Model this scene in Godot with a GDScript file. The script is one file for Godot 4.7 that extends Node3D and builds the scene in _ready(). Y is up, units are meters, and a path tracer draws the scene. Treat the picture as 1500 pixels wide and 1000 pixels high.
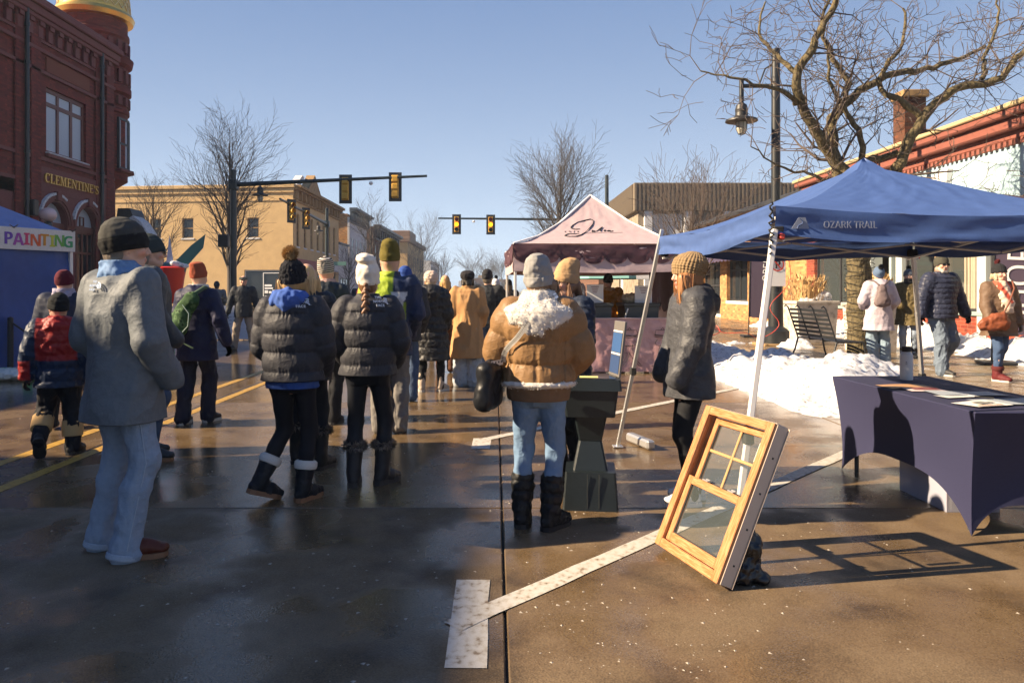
extends Node3D

var used := {}
var rng := RandomNumberGenerator.new()
var folds := FastNoiseLite.new()
var M := {}
var hands_made := {}
var rigs := {}
var creased := false

func _ready() -> void:
	rng.seed = 20240217
	folds.fractal_octaves = 2
	camera_and_light()
	materials()
	setting()
	street_buildings()
	near_shops()
	print("trees ", Time.get_ticks_msec())
	trees()
	street_furniture()
	stalls()
	window_and_table()
	print("people ", Time.get_ticks_msec())
	people()
	print("done ", Time.get_ticks_msec())

func camera_and_light() -> void:
	var cam := Camera3D.new()
	cam.name = "camera"
	add_child(cam)
	cam.position = Vector3(0, 1.42, 0)
	# a shifted lens: level camera, horizon above the middle, looking straight down the street
	cam.set_frustum(0.0909, Vector2(0.00227, -0.00682), 0.1, 900.0)
	cam.current = true
	var env := Environment.new()
	var sky := Sky.new()
	var sm := ProceduralSkyMaterial.new()
	sm.sky_top_color = Color(0.285, 0.40, 0.585)
	sm.sky_horizon_color = Color(0.735, 0.80, 0.86)
	sm.sky_curve = 0.16
	sm.ground_horizon_color = Color(0.55, 0.55, 0.55)
	sm.ground_bottom_color = Color(0.2, 0.19, 0.18)
	sm.sun_angle_max = 0.0
	sky.sky_material = sm
	env.background_mode = Environment.BG_SKY
	env.sky = sky
	env.background_energy_multiplier = 0.52
	env.tonemap_mode = Environment.TONE_MAPPER_LINEAR
	env.tonemap_exposure = 3.1
	env.sdfgi_enabled = true
	env.ssao_enabled = true
	env.ssil_enabled = true
	env.fog_enabled = true
	env.fog_density = 0.0006
	env.fog_light_color = Color(0.72, 0.79, 0.87)
	var we := WorldEnvironment.new()
	we.environment = env
	we.name = "world_environment"
	add_child(we)
	var sun := DirectionalLight3D.new()
	sun.name = "sun"
	sun.light_energy = 1.6
	sun.light_color = Color(1.0, 0.90, 0.76)
	sun.light_angular_distance = 0.55
	sun.shadow_enabled = true
	add_child(sun)
	sun.look_at_from_position(Vector3.ZERO, Vector3(1.235, -0.739, -0.19), Vector3.UP)

# ---------------------------------------------------------------- textures and materials
func noise(type: int, freq: float, oct := 3, sd := 1) -> FastNoiseLite:
	var f := FastNoiseLite.new()
	f.noise_type = type
	f.frequency = freq
	f.fractal_octaves = oct
	f.seed = sd
	return f

func ridged(freq: float, oct: int, sd: int, warp := 30.0) -> FastNoiseLite:
	var f := noise(FastNoiseLite.TYPE_SIMPLEX, freq, oct, sd)
	f.fractal_type = FastNoiseLite.FRACTAL_RIDGED
	f.domain_warp_enabled = true
	f.domain_warp_amplitude = warp
	f.domain_warp_frequency = freq * 0.7
	return f

func bump(f: FastNoiseLite, size: int, strength: float) -> ImageTexture:
	var im := f.get_seamless_image(size, size)
	im.convert(Image.FORMAT_RGBA8)
	im.bump_map_to_normal_map(strength)
	return ImageTexture.create_from_image(im)

# colour texture from two noises: stops are sRGB colours picked by the first, the second adds grain
func mottle(size: int, f: FastNoiseLite, g: FastNoiseLite, stops: Array, grain: float, specks := 0.0, speck_col := Color(0.8, 0.8, 0.8)) -> ImageTexture:
	var a := f.get_seamless_image(size, size).get_data()
	var b := g.get_seamless_image(size, size).get_data()
	var out := PackedByteArray()
	out.resize(size * size * 3)
	var lut := []
	for i in 256:
		var t := i / 255.0 * (stops.size() - 1)
		var k := mini(int(t), stops.size() - 2)
		lut.append((stops[k] as Color).lerp(stops[k + 1], t - k))
	var sp := 255.0 * (1.0 - specks)
	for i in size * size:
		var c: Color = lut[a[i]]
		var m := 1.0 + (b[i] / 255.0 - 0.5) * grain
		if specks > 0.0 and b[i] > sp:
			c = c.lerp(speck_col, 0.7); m = 1.0
		out[i * 3] = clampi(int(c.r * m * 255.0), 0, 255)
		out[i * 3 + 1] = clampi(int(c.g * m * 255.0), 0, 255)
		out[i * 3 + 2] = clampi(int(c.b * m * 255.0), 0, 255)
	return ImageTexture.create_from_image(Image.create_from_data(size, size, false, Image.FORMAT_RGB8, out))

func brick_tex(a: Color, b: Color, mortar: Color, size := 512, courses := 16, cols := 5) -> ImageTexture:
	var im := Image.create(size, size, false, Image.FORMAT_RGB8)
	im.fill(mortar)
	var ch := size / float(courses)
	var cw := size / float(cols)
	for r in courses:
		for q in cols + 1:
			var x := int((q - (0.5 if r % 2 else 0.0)) * cw)
			var c := a.lerp(b, rng.randf()) * rng.randf_range(0.82, 1.12)
			c.a = 1
			im.fill_rect(Rect2i(x, int(r * ch), int(cw) - 3, int(ch) - 3), c)
			if x < 0: im.fill_rect(Rect2i(x + size, int(r * ch), int(cw) - 3, int(ch) - 3), c)
	var g := noise(FastNoiseLite.TYPE_SIMPLEX, 0.06, 3, 4).get_seamless_image(size, size).get_data()
	var d := im.get_data()
	for i in size * size:
		var m := 0.86 + g[i] / 255.0 * 0.28
		for k in 3: d[i * 3 + k] = clampi(int(d[i * 3 + k] * m), 0, 255)
	return ImageTexture.create_from_image(Image.create_from_data(size, size, false, Image.FORMAT_RGB8, d))

func mat(c: Color, rough := 0.8, o := {}) -> StandardMaterial3D:
	var m := StandardMaterial3D.new()
	m.albedo_color = c.linear_to_srgb()
	m.roughness = rough
	for k in o: m.set(k, o[k])
	return m

func tri_mat(c: Color, rough: float, tex: Texture2D, nrm: Texture2D, scale: Vector3, ns := 1.0, world := false) -> StandardMaterial3D:
	var m := mat(c, rough)
	m.uv1_triplanar = true
	m.uv1_world_triplanar = world
	m.uv1_scale = scale
	m.uv1_triplanar_sharpness = 4.0
	if tex: m.albedo_texture = tex
	if nrm:
		m.normal_enabled = true
		m.normal_texture = nrm
		m.normal_scale = ns
	return m

func cloth(c: Color, rough := 0.85, scale := 9.0, ns := 0.5, kind := "weave", vc := false) -> StandardMaterial3D:
	var m := tri_mat(c, rough, M.tex_cloth, M["n_" + kind], Vector3.ONE * scale, ns * (0.7 if kind == "wrinkle" else (0.2 if kind == "crease" else 0.45)))
	m.metallic_specular = 0.32
	m.vertex_color_use_as_albedo = vc
	return m

func materials() -> void:
	var grain_im := noise(FastNoiseLite.TYPE_SIMPLEX, 0.35, 3, 3)
	M.n_weave = bump(noise(FastNoiseLite.TYPE_SIMPLEX, 0.22, 3, 11), 512, 2.0)
	M.n_knit = bump(noise(FastNoiseLite.TYPE_CELLULAR, 0.09, 1, 5), 512, 5.0)
	M.n_crease = bump(noise(FastNoiseLite.TYPE_SIMPLEX, 0.016, 3, 8), 512, 6.0)
	M.n_wrinkle = bump(ridged(0.008, 3, 9), 512, 9.0)
	M.n_grit = bump(noise(FastNoiseLite.TYPE_SIMPLEX, 0.7, 2, 2), 1024, 2.2)
	M.tex_cloth = mottle(256, noise(FastNoiseLite.TYPE_SIMPLEX, 0.03, 4, 6), grain_im, [Color(0.93, 0.93, 0.93), Color(1, 1, 1)], 0.09)
	# wet concrete
	M.tex_conc = mottle(1024, noise(FastNoiseLite.TYPE_SIMPLEX, 0.006, 5, 21), noise(FastNoiseLite.TYPE_SIMPLEX, 0.75, 2, 22), [Color(0.62, 0.60, 0.57), Color(0.88, 0.86, 0.83), Color(1, 0.98, 0.95), Color(0.82, 0.8, 0.76)], 0.55, 0.17, Color(1, 1, 1))
	M.tex_wet = mottle(512, noise(FastNoiseLite.TYPE_SIMPLEX, 0.010, 4, 31), noise(FastNoiseLite.TYPE_SIMPLEX, 0.3, 2, 32), [Color(0.15, 0.15, 0.15), Color(0.24, 0.24, 0.24), Color(0.72, 0.72, 0.72), Color(1, 1, 1)], 0.25)
	var wet := [1.0, 0.42, 0.15]
	for k in 3:
		var m := tri_mat(Color(0.152, 0.106, 0.060), wet[k], M.tex_conc, M.n_grit, Vector3.ONE * 0.21, [0.16, 0.12, 0.07][k], true)
		m.roughness_texture = M.tex_wet
		m.roughness_texture_channel = BaseMaterial3D.TEXTURE_CHANNEL_RED
		M["road%d" % k] = m
	M.joint = mat(Color(0.02, 0.018, 0.016), 0.9)
	M.walk = tri_mat(Color(0.22, 0.165, 0.105), 0.5, M.tex_conc, M.n_grit, Vector3.ONE * 0.3, 0.4, true)
	M.walk.roughness_texture = M.tex_wet
	M.ground = tri_mat(Color(0.2, 0.18, 0.15), 0.9, M.tex_conc, null, Vector3.ONE * 0.1, 1.0, true)
	var worn := mottle(512, noise(FastNoiseLite.TYPE_PERLIN, 0.06, 4, 41), grain_im, [Color(0.55, 0.48, 0.4), Color(0.66, 0.6, 0.53), Color(0.9, 0.88, 0.85), Color(0.96, 0.95, 0.93), Color(1, 1, 1), Color(1, 1, 1), Color(1, 1, 1)], 0.14)
	M.paint = tri_mat(Color(0.50, 0.475, 0.43), 0.6, worn, M.n_grit, Vector3(0.9, 1.0, 0.7), 0.15, true)
	M.yellow = tri_mat(Color(0.40, 0.24, 0.04), 0.5, worn, M.n_grit, Vector3(0.9, 1.0, 0.5), 0.15, true)
	M.snow = tri_mat(Color(0.60, 0.61, 0.635), 0.75, mottle(512, noise(FastNoiseLite.TYPE_SIMPLEX, 0.02, 5, 51), grain_im, [Color(0.50, 0.46, 0.42), Color(0.86, 0.85, 0.85), Color(1, 1, 1), Color(1, 1, 1), Color(1, 1, 1)], 0.12), M.n_grit, Vector3.ONE * 0.8, 1.0, true)
	# people
	M.skin = mat(Color(1, 1, 1), 0.55, {"vertex_color_use_as_albedo": true})
	M.skin.subsurf_scatter_enabled = true
	M.skin.subsurf_scatter_strength = 0.12
	M.hair = mat(Color(1, 1, 1), 0.5, {"vertex_color_use_as_albedo": true})
	M.fur = mat(Color(1, 1, 1), 0.9, {"vertex_color_use_as_albedo": true})
	# buildings
	M.red_brick = tri_mat(Color(0.9, 0.86, 0.86), 0.85, brick_tex(Color(0.50, 0.20, 0.15), Color(0.40, 0.14, 0.11), Color(0.30, 0.16, 0.13)), null, Vector3.ONE * 0.78, 1.0, true)
	M.red_stone = tri_mat(Color(0.165, 0.045, 0.038), 0.75, M.tex_cloth, M.n_crease, Vector3.ONE * 0.6, 0.3, true)
	M.dark_trim = mat(Color(0.05, 0.014, 0.012), 0.6)
	M.gold = tri_mat(Color(0.72, 0.45, 0.12), 0.32, M.tex_cloth, null, Vector3.ONE, 1.0)
	M.gold.metallic = 0.85
	M.beige = tri_mat(Color(0.56, 0.385, 0.185), 0.9, M.tex_cloth, null, Vector3.ONE * 0.12, 1.0, true)
	M.beige_dark = tri_mat(Color(0.34, 0.22, 0.10), 0.9, M.tex_conc, null, Vector3.ONE * 0.2, 1.0, true)
	M.tan_brick = tri_mat(Color(0.9, 0.9, 0.9), 0.9, brick_tex(Color(0.74, 0.56, 0.36), Color(0.66, 0.46, 0.27), Color(0.62, 0.52, 0.40)), null, Vector3.ONE * 0.7, 1.0, true)
	M.shop_brick = tri_mat(Color(0.9, 0.9, 0.9), 0.85, brick_tex(Color(0.58, 0.25, 0.16), Color(0.50, 0.19, 0.12), Color(0.56, 0.42, 0.34)), null, Vector3.ONE * 0.78, 1.0, true)
	M.brown_brick = tri_mat(Color(0.6, 0.6, 0.6), 0.9, brick_tex(Color(0.55, 0.38, 0.28), Color(0.42, 0.27, 0.2), Color(0.45, 0.38, 0.32)), null, Vector3.ONE * 0.5, 1.0, true)
	M.chimney_brick = tri_mat(Color(0.34, 0.32, 0.30), 0.9, brick_tex(Color(0.60, 0.36, 0.24), Color(0.48, 0.30, 0.20), Color(0.5, 0.42, 0.34)), null, Vector3.ONE * 0.78, 1.0, true)
	M.white_wall = tri_mat(Color(0.60, 0.60, 0.60), 0.8, M.tex_cloth, null, Vector3.ONE * 0.2, 1.0, true)
	M.pale_blue = tri_mat(Color(0.36, 0.50, 0.565), 0.6, M.tex_cloth, null, Vector3.ONE * 0.2, 1.0, true)
	M.cornice_red = tri_mat(Color(0.23, 0.075, 0.052), 0.6, M.tex_cloth, null, Vector3.ONE * 0.4, 1.0, true)
	M.cream = mat(Color(0.42, 0.33, 0.18), 0.6)
	M.fascia = tri_mat(Color(0.16, 0.125, 0.085), 0.7, M.tex_cloth, null, Vector3(0.4, 0.1, 0.4), 1.0, true)
	M.glass_dark = mat(Color(0.02, 0.024, 0.028), 0.06)
	M.glass_pale = mat(Color(0.36, 0.40, 0.46), 0.12)
	M.shade = mat(Color(0.30, 0.31, 0.33), 0.9)
	M.frame_dark = mat(Color(0.03, 0.03, 0.033), 0.5)
	M.frame_white = mat(Color(0.6, 0.6, 0.58), 0.5)
	M.frame_red = mat(Color(0.12, 0.035, 0.026), 0.5)
	M.pane = mat(Color(0.25, 0.30, 0.30), 0.03, {"transparency": BaseMaterial3D.TRANSPARENCY_ALPHA})
	M.pane.albedo_color.a = 0.08
	M.pane.metallic_specular = 0.35
	M.interior = mat(Color(0.10, 0.085, 0.07), 0.9)
	# metal, plastic
	M.steel = tri_mat(Color(0.62, 0.62, 0.62), 0.38, M.tex_cloth, null, Vector3.ONE * 3.0, 1.0)
	M.steel.metallic = 0.75
	M.white_metal = mat(Color(0.62, 0.60, 0.58), 0.4)
	M.black_metal = mat(Color(0.014, 0.016, 0.018), 0.42)
	M.green_black = mat(Color(0.012, 0.022, 0.024), 0.4)
	M.black_plastic = tri_mat(Color(0.008, 0.013, 0.016), 0.42, M.tex_cloth, M.n_crease, Vector3.ONE * 2.0, 0.1)
	M.gray_plastic = tri_mat(Color(0.055, 0.058, 0.055), 0.5, M.tex_cloth, M.n_crease, Vector3.ONE * 2.0, 0.1)
	M.signal_yellow = mat(Color(0.58, 0.32, 0.03), 0.5)
	M.red_plastic = mat(Color(0.5, 0.05, 0.03), 0.4)
	M.white = mat(Color(0.72, 0.72, 0.72), 0.6)
	M.black = mat(Color(0.012, 0.012, 0.013), 0.7)
	M.bark = tri_mat(Color(0.16, 0.13, 0.095), 0.95, mottle(256, noise(FastNoiseLite.TYPE_SIMPLEX, 0.04, 4, 61), grain_im, [Color(0.5, 0.46, 0.4), Color(0.85, 0.85, 0.72), Color(1, 0.95, 0.8)], 0.3), M.n_crease, Vector3(1.2, 0.5, 1.2), 1.6, true)
	M.twig = mat(Color(0.10, 0.075, 0.062), 0.9)
	M.twig_grey = mat(Color(0.075, 0.066, 0.062), 0.9)
# ---------------------------------------------------------------- naming and nodes
func uname(n: String) -> String:
	if not used.has(n):
		used[n] = 0
		return n
	used[n] += 1
	return "%s_%03d" % [n, used[n]]

func thing(n: String, label: String, cat: String, pos := Vector3.ZERO, turn := 0.0, group := "") -> Node3D:
	var o := Node3D.new()
	o.name = uname(n)
	add_child(o)
	o.position = pos
	o.rotation.y = turn
	o.set_meta("label", label)
	o.set_meta("category", cat)
	if group != "":
		o.set_meta("group", group)
	return o

func part(parent: Node, n: String, mesh: Mesh, mat: Material, xf := Transform3D.IDENTITY, label := "") -> MeshInstance3D:
	var o := MeshInstance3D.new()
	o.mesh = mesh
	o.material_override = mat
	o.name = n
	parent.add_child(o, true)
	o.transform = xf
	if label != "":
		o.set_meta("label", label)
	return o

func single(n: String, label: String, cat: String, mesh: Mesh, mat: Material, xf := Transform3D.IDENTITY, group := "") -> MeshInstance3D:
	var o := part(self, uname(n), mesh, mat, xf)
	o.set_meta("label", label)
	o.set_meta("category", cat)
	if group != "":
		o.set_meta("group", group)
	return o

func structure(n: String, mesh: Mesh, mat: Material, xf := Transform3D.IDENTITY) -> MeshInstance3D:
	var o := part(self, uname(n), mesh, mat, xf)
	o.set_meta("kind", "structure")
	return o

func at(x: float, y: float, z: float, turn := 0.0) -> Transform3D:
	return Transform3D(Basis(Vector3.UP, turn), Vector3(x, y, z))

# a basis whose y axis runs along d
func along(d: Vector3, hint := Vector3(0, 0, 1)) -> Basis:
	var y := d.normalized()
	var x := y.cross(hint)
	if x.length() < 0.01:
		x = y.cross(Vector3(1, 0, 0))
	x = x.normalized()
	return Basis(x, y, x.cross(y))

# ---------------------------------------------------------------- mesh builder
class MB:
	var v := PackedVector3Array()
	var n := PackedVector3Array()
	var c := PackedColorArray()
	var uv := PackedVector2Array()
	var col := Color.WHITE
	var xf := Transform3D.IDENTITY
	func vert(p: Vector3, nn: Vector3, t := Vector2.ZERO) -> void:
		v.append(xf * p)
		n.append((xf.basis * nn).normalized())
		c.append(col)
		uv.append(t)
	# corners counter-clockwise as seen from outside
	func tri(a: Vector3, b: Vector3, d: Vector3) -> void:
		var nn := (b - a).cross(d - a).normalized()
		vert(a, nn); vert(d, nn); vert(b, nn)
	func quad(a: Vector3, b: Vector3, d: Vector3, e: Vector3) -> void:
		var nn := (d - a).cross(e - b).normalized()
		vert(a, nn, Vector2(0, 1)); vert(d, nn, Vector2(1, 0)); vert(b, nn, Vector2(1, 1))
		vert(a, nn, Vector2(0, 1)); vert(e, nn, Vector2(0, 0)); vert(d, nn, Vector2(1, 0))
	func quad_s(a: Vector3, b: Vector3, d: Vector3, e: Vector3, na: Vector3, nb: Vector3, nd: Vector3, ne: Vector3) -> void:
		vert(a, na); vert(d, nd); vert(b, nb)
		vert(a, na); vert(e, ne); vert(d, nd)
	func box(lo: Vector3, hi: Vector3, ch := 0.0) -> void:
		if ch <= 0.0:
			var p := [Vector3(lo.x, lo.y, lo.z), Vector3(hi.x, lo.y, lo.z), Vector3(hi.x, lo.y, hi.z), Vector3(lo.x, lo.y, hi.z), Vector3(lo.x, hi.y, lo.z), Vector3(hi.x, hi.y, lo.z), Vector3(hi.x, hi.y, hi.z), Vector3(lo.x, hi.y, hi.z)]
			quad(p[3], p[2], p[6], p[7]); quad(p[1], p[0], p[4], p[5])
			quad(p[2], p[1], p[5], p[6]); quad(p[0], p[3], p[7], p[4])
			quad(p[7], p[6], p[5], p[4]); quad(p[0], p[1], p[2], p[3])
			return
		var m := (lo + hi) * 0.5
		var h := (hi - lo) * 0.5
		ch = minf(ch, minf(h.x, minf(h.y, h.z)) * 0.9)
		var ax := [Vector3.RIGHT, Vector3.UP, Vector3.BACK]
		for k in 3:
			var a: Vector3 = ax[k]
			var b: Vector3 = ax[(k + 1) % 3]
			var d: Vector3 = ax[(k + 2) % 3]
			var ha: float = h[k]
			var hb: float = h[(k + 1) % 3]
			var hd: float = h[(k + 2) % 3]
			for s in [-1.0, 1.0]:
				var o: Vector3 = m + a * (ha * s)
				var u: Vector3 = b * ((hb - ch) * s)
				var w: Vector3 = d * (hd - ch)
				quad(o - u - w, o + u - w, o + u + w, o - u + w)
				for t in [-1.0, 1.0]:
					# edge between face +s of a and face +t of b, running along d
					var e1: Vector3 = m + a * (ha * s) + b * ((hb - ch) * t)
					var e2: Vector3 = m + a * ((ha - ch) * s) + b * (hb * t)
					if s * t > 0:
						quad(e1 - w, e2 - w, e2 + w, e1 + w)
					else:
						quad(e2 - w, e1 - w, e1 + w, e2 + w)
		for sx in [-1.0, 1.0]:
			for sy in [-1.0, 1.0]:
				for sz in [-1.0, 1.0]:
					var a := m + Vector3(h.x * sx, (h.y - ch) * sy, (h.z - ch) * sz)
					var b := m + Vector3((h.x - ch) * sx, h.y * sy, (h.z - ch) * sz)
					var d := m + Vector3((h.x - ch) * sx, (h.y - ch) * sy, h.z * sz)
					if sx * sy * sz > 0: tri(a, b, d)
					else: tri(b, a, d)
	func cbox(c0: Vector3, s: Vector3, ch := 0.0) -> void:
		box(c0 - s * 0.5, c0 + s * 0.5, ch)
	func tube(pts: Array, rad: Array, sides := 8, caps := true) -> void:
		var prev_x := Vector3.ZERO
		var rings := []
		var dirs := []
		for i in pts.size():
			var d: Vector3 = (pts[mini(i + 1, pts.size() - 1)] - pts[maxi(i - 1, 0)]).normalized()
			if i == 0:
				prev_x = d.cross(Vector3(0.31, 0.2, 0.93)).normalized()
				if prev_x.length() < 0.5: prev_x = d.cross(Vector3.RIGHT).normalized()
			var x := (prev_x - d * prev_x.dot(d)).normalized()
			var y := d.cross(x)
			prev_x = x
			var ring := PackedVector3Array()
			for k in sides:
				var a := TAU * k / sides
				ring.append(x * cos(a) + y * sin(a))
			rings.append(ring)
			dirs.append(d)
		for i in pts.size() - 1:
			var r0: PackedVector3Array = rings[i]
			var r1: PackedVector3Array = rings[i + 1]
			for k in sides:
				var q := (k + 1) % sides
				quad_s(pts[i] + r0[k] * rad[i], pts[i] + r0[q] * rad[i], pts[i + 1] + r1[q] * rad[i + 1], pts[i + 1] + r1[k] * rad[i + 1], r0[k], r0[q], r1[q], r1[k])
		if caps:
			var l := pts.size() - 1
			for k in sides:
				var q := (k + 1) % sides
				tri(pts[0], pts[0] + rings[0][q] * rad[0], pts[0] + rings[0][k] * rad[0])
				tri(pts[l], pts[l] + rings[l][k] * rad[l], pts[l] + rings[l][q] * rad[l])
	func cyl(a: Vector3, b: Vector3, r0: float, r1 := -1.0, sides := 12) -> void:
		tube([a, b], [r0, r0 if r1 < 0.0 else r1], sides)
	# prof: [[r, y], ...] bottom to top
	func lathe(prof: Array, seg := 20, flat := false) -> void:
		for i in prof.size() - 1:
			var r0: float = prof[i][0]
			var y0: float = prof[i][1]
			var r1: float = prof[i + 1][0]
			var y1: float = prof[i + 1][1]
			var sl := Vector2(y1 - y0, r0 - r1).normalized()
			for k in seg:
				var a := TAU * k / seg
				var b := TAU * (k + 1) / seg
				var ca := Vector3(cos(a), 0, -sin(a))
				var cb := Vector3(cos(b), 0, -sin(b))
				var na := ca * sl.x + Vector3.UP * sl.y
				var nb := cb * sl.x + Vector3.UP * sl.y
				if flat:
					na = (na + nb).normalized(); nb = na
				quad_s(ca * r0 + Vector3.UP * y0, cb * r0 + Vector3.UP * y0, cb * r1 + Vector3.UP * y1, ca * r1 + Vector3.UP * y1, na, nb, nb, na)
	# polygon in xy, extruded from z0 to z1
	func prism(poly: PackedVector2Array, z0: float, z1: float) -> void:
		if Geometry2D.is_polygon_clockwise(poly):
			poly = poly.duplicate(); poly.reverse()
		var ix := Geometry2D.triangulate_polygon(poly)
		for k in range(0, ix.size(), 3):
			var a := poly[ix[k]]
			var b := poly[ix[k + 1]]
			var d := poly[ix[k + 2]]
			if (b - a).cross(d - a) < 0.0:
				var t := b; b = d; d = t
			tri(Vector3(a.x, a.y, z1), Vector3(b.x, b.y, z1), Vector3(d.x, d.y, z1))
			tri(Vector3(a.x, a.y, z0), Vector3(d.x, d.y, z0), Vector3(b.x, b.y, z0))
		for k in poly.size():
			var a := poly[k]
			var b := poly[(k + 1) % poly.size()]
			quad(Vector3(a.x, a.y, z0), Vector3(b.x, b.y, z0), Vector3(b.x, b.y, z1), Vector3(a.x, a.y, z1))
	func add(d: Dictionary, x := Transform3D.IDENTITY) -> void:
		var vv: PackedVector3Array = d.v
		var nn: PackedVector3Array = d.n
		var cc: PackedColorArray = d.c
		var t := xf * x
		for i in d.i:
			v.append(t * vv[i]); n.append((t.basis * nn[i]).normalized()); c.append(cc[i] if cc.size() else col); uv.append(Vector2.ZERO)
	func mesh() -> ArrayMesh:
		var a := []
		a.resize(Mesh.ARRAY_MAX)
		a[Mesh.ARRAY_VERTEX] = v
		a[Mesh.ARRAY_NORMAL] = n
		a[Mesh.ARRAY_COLOR] = c
		a[Mesh.ARRAY_TEX_UV] = uv
		var m := ArrayMesh.new()
		m.add_surface_from_arrays(Mesh.PRIMITIVE_TRIANGLES, a)
		return m

func box_mesh(s: Vector3, ch := 0.0, c0 := Vector3.ZERO) -> ArrayMesh:
	var b := MB.new()
	b.cbox(c0, s, ch)
	return b.mesh()

func text_mesh(t: String, size: float, depth: float, serif := false, bold := false) -> TextMesh:
	var m := TextMesh.new()
	var f := SystemFont.new()
	f.font_names = PackedStringArray(["Droid Serif" if serif else "Droid Sans"])
	if bold: f.font_weight = 700
	m.font = f
	m.text = t
	m.font_size = 64
	m.pixel_size = size / 64.0
	m.depth = depth
	m.curve_step = 2.0
	return m

# ---------------------------------------------------------------- implicit surfaces, meshed as surface nets
func cap(a: Vector3, b: Vector3, ra: float, rb: float, o := {}) -> Dictionary:
	var d := {"t": 0, "a": a, "b": b, "ra": ra, "rb": rb, "s": Vector3.ONE, "pitch": 0.0, "amp": 0.0}
	d.merge(o, true)
	if a.distance_to(b) < 0.0005: d.b = a + Vector3(0, 0.0005, 0)
	d.lo = (a - d.s * ra).min(b - d.s * rb)
	d.hi = (a + d.s * ra).max(b + d.s * rb)
	return d

# rows: [y, cx, cz, rx, rz] from low to high
func loft(rows: Array, o := {}) -> Dictionary:
	var d := {"t": 1, "rows": rows, "pitch": 0.0, "amp": 0.0, "ribs": 0, "rib_amp": 0.0}
	d.merge(o, true)
	var lo := Vector3(9, rows[0][0], 9)
	var hi := Vector3(-9, rows[-1][0], -9)
	for r in rows:
		lo.x = minf(lo.x, r[1] - r[3]); hi.x = maxf(hi.x, r[1] + r[3])
		lo.z = minf(lo.z, r[2] - r[4]); hi.z = maxf(hi.z, r[2] + r[4])
	d.lo = lo
	d.hi = hi
	return d

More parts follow.
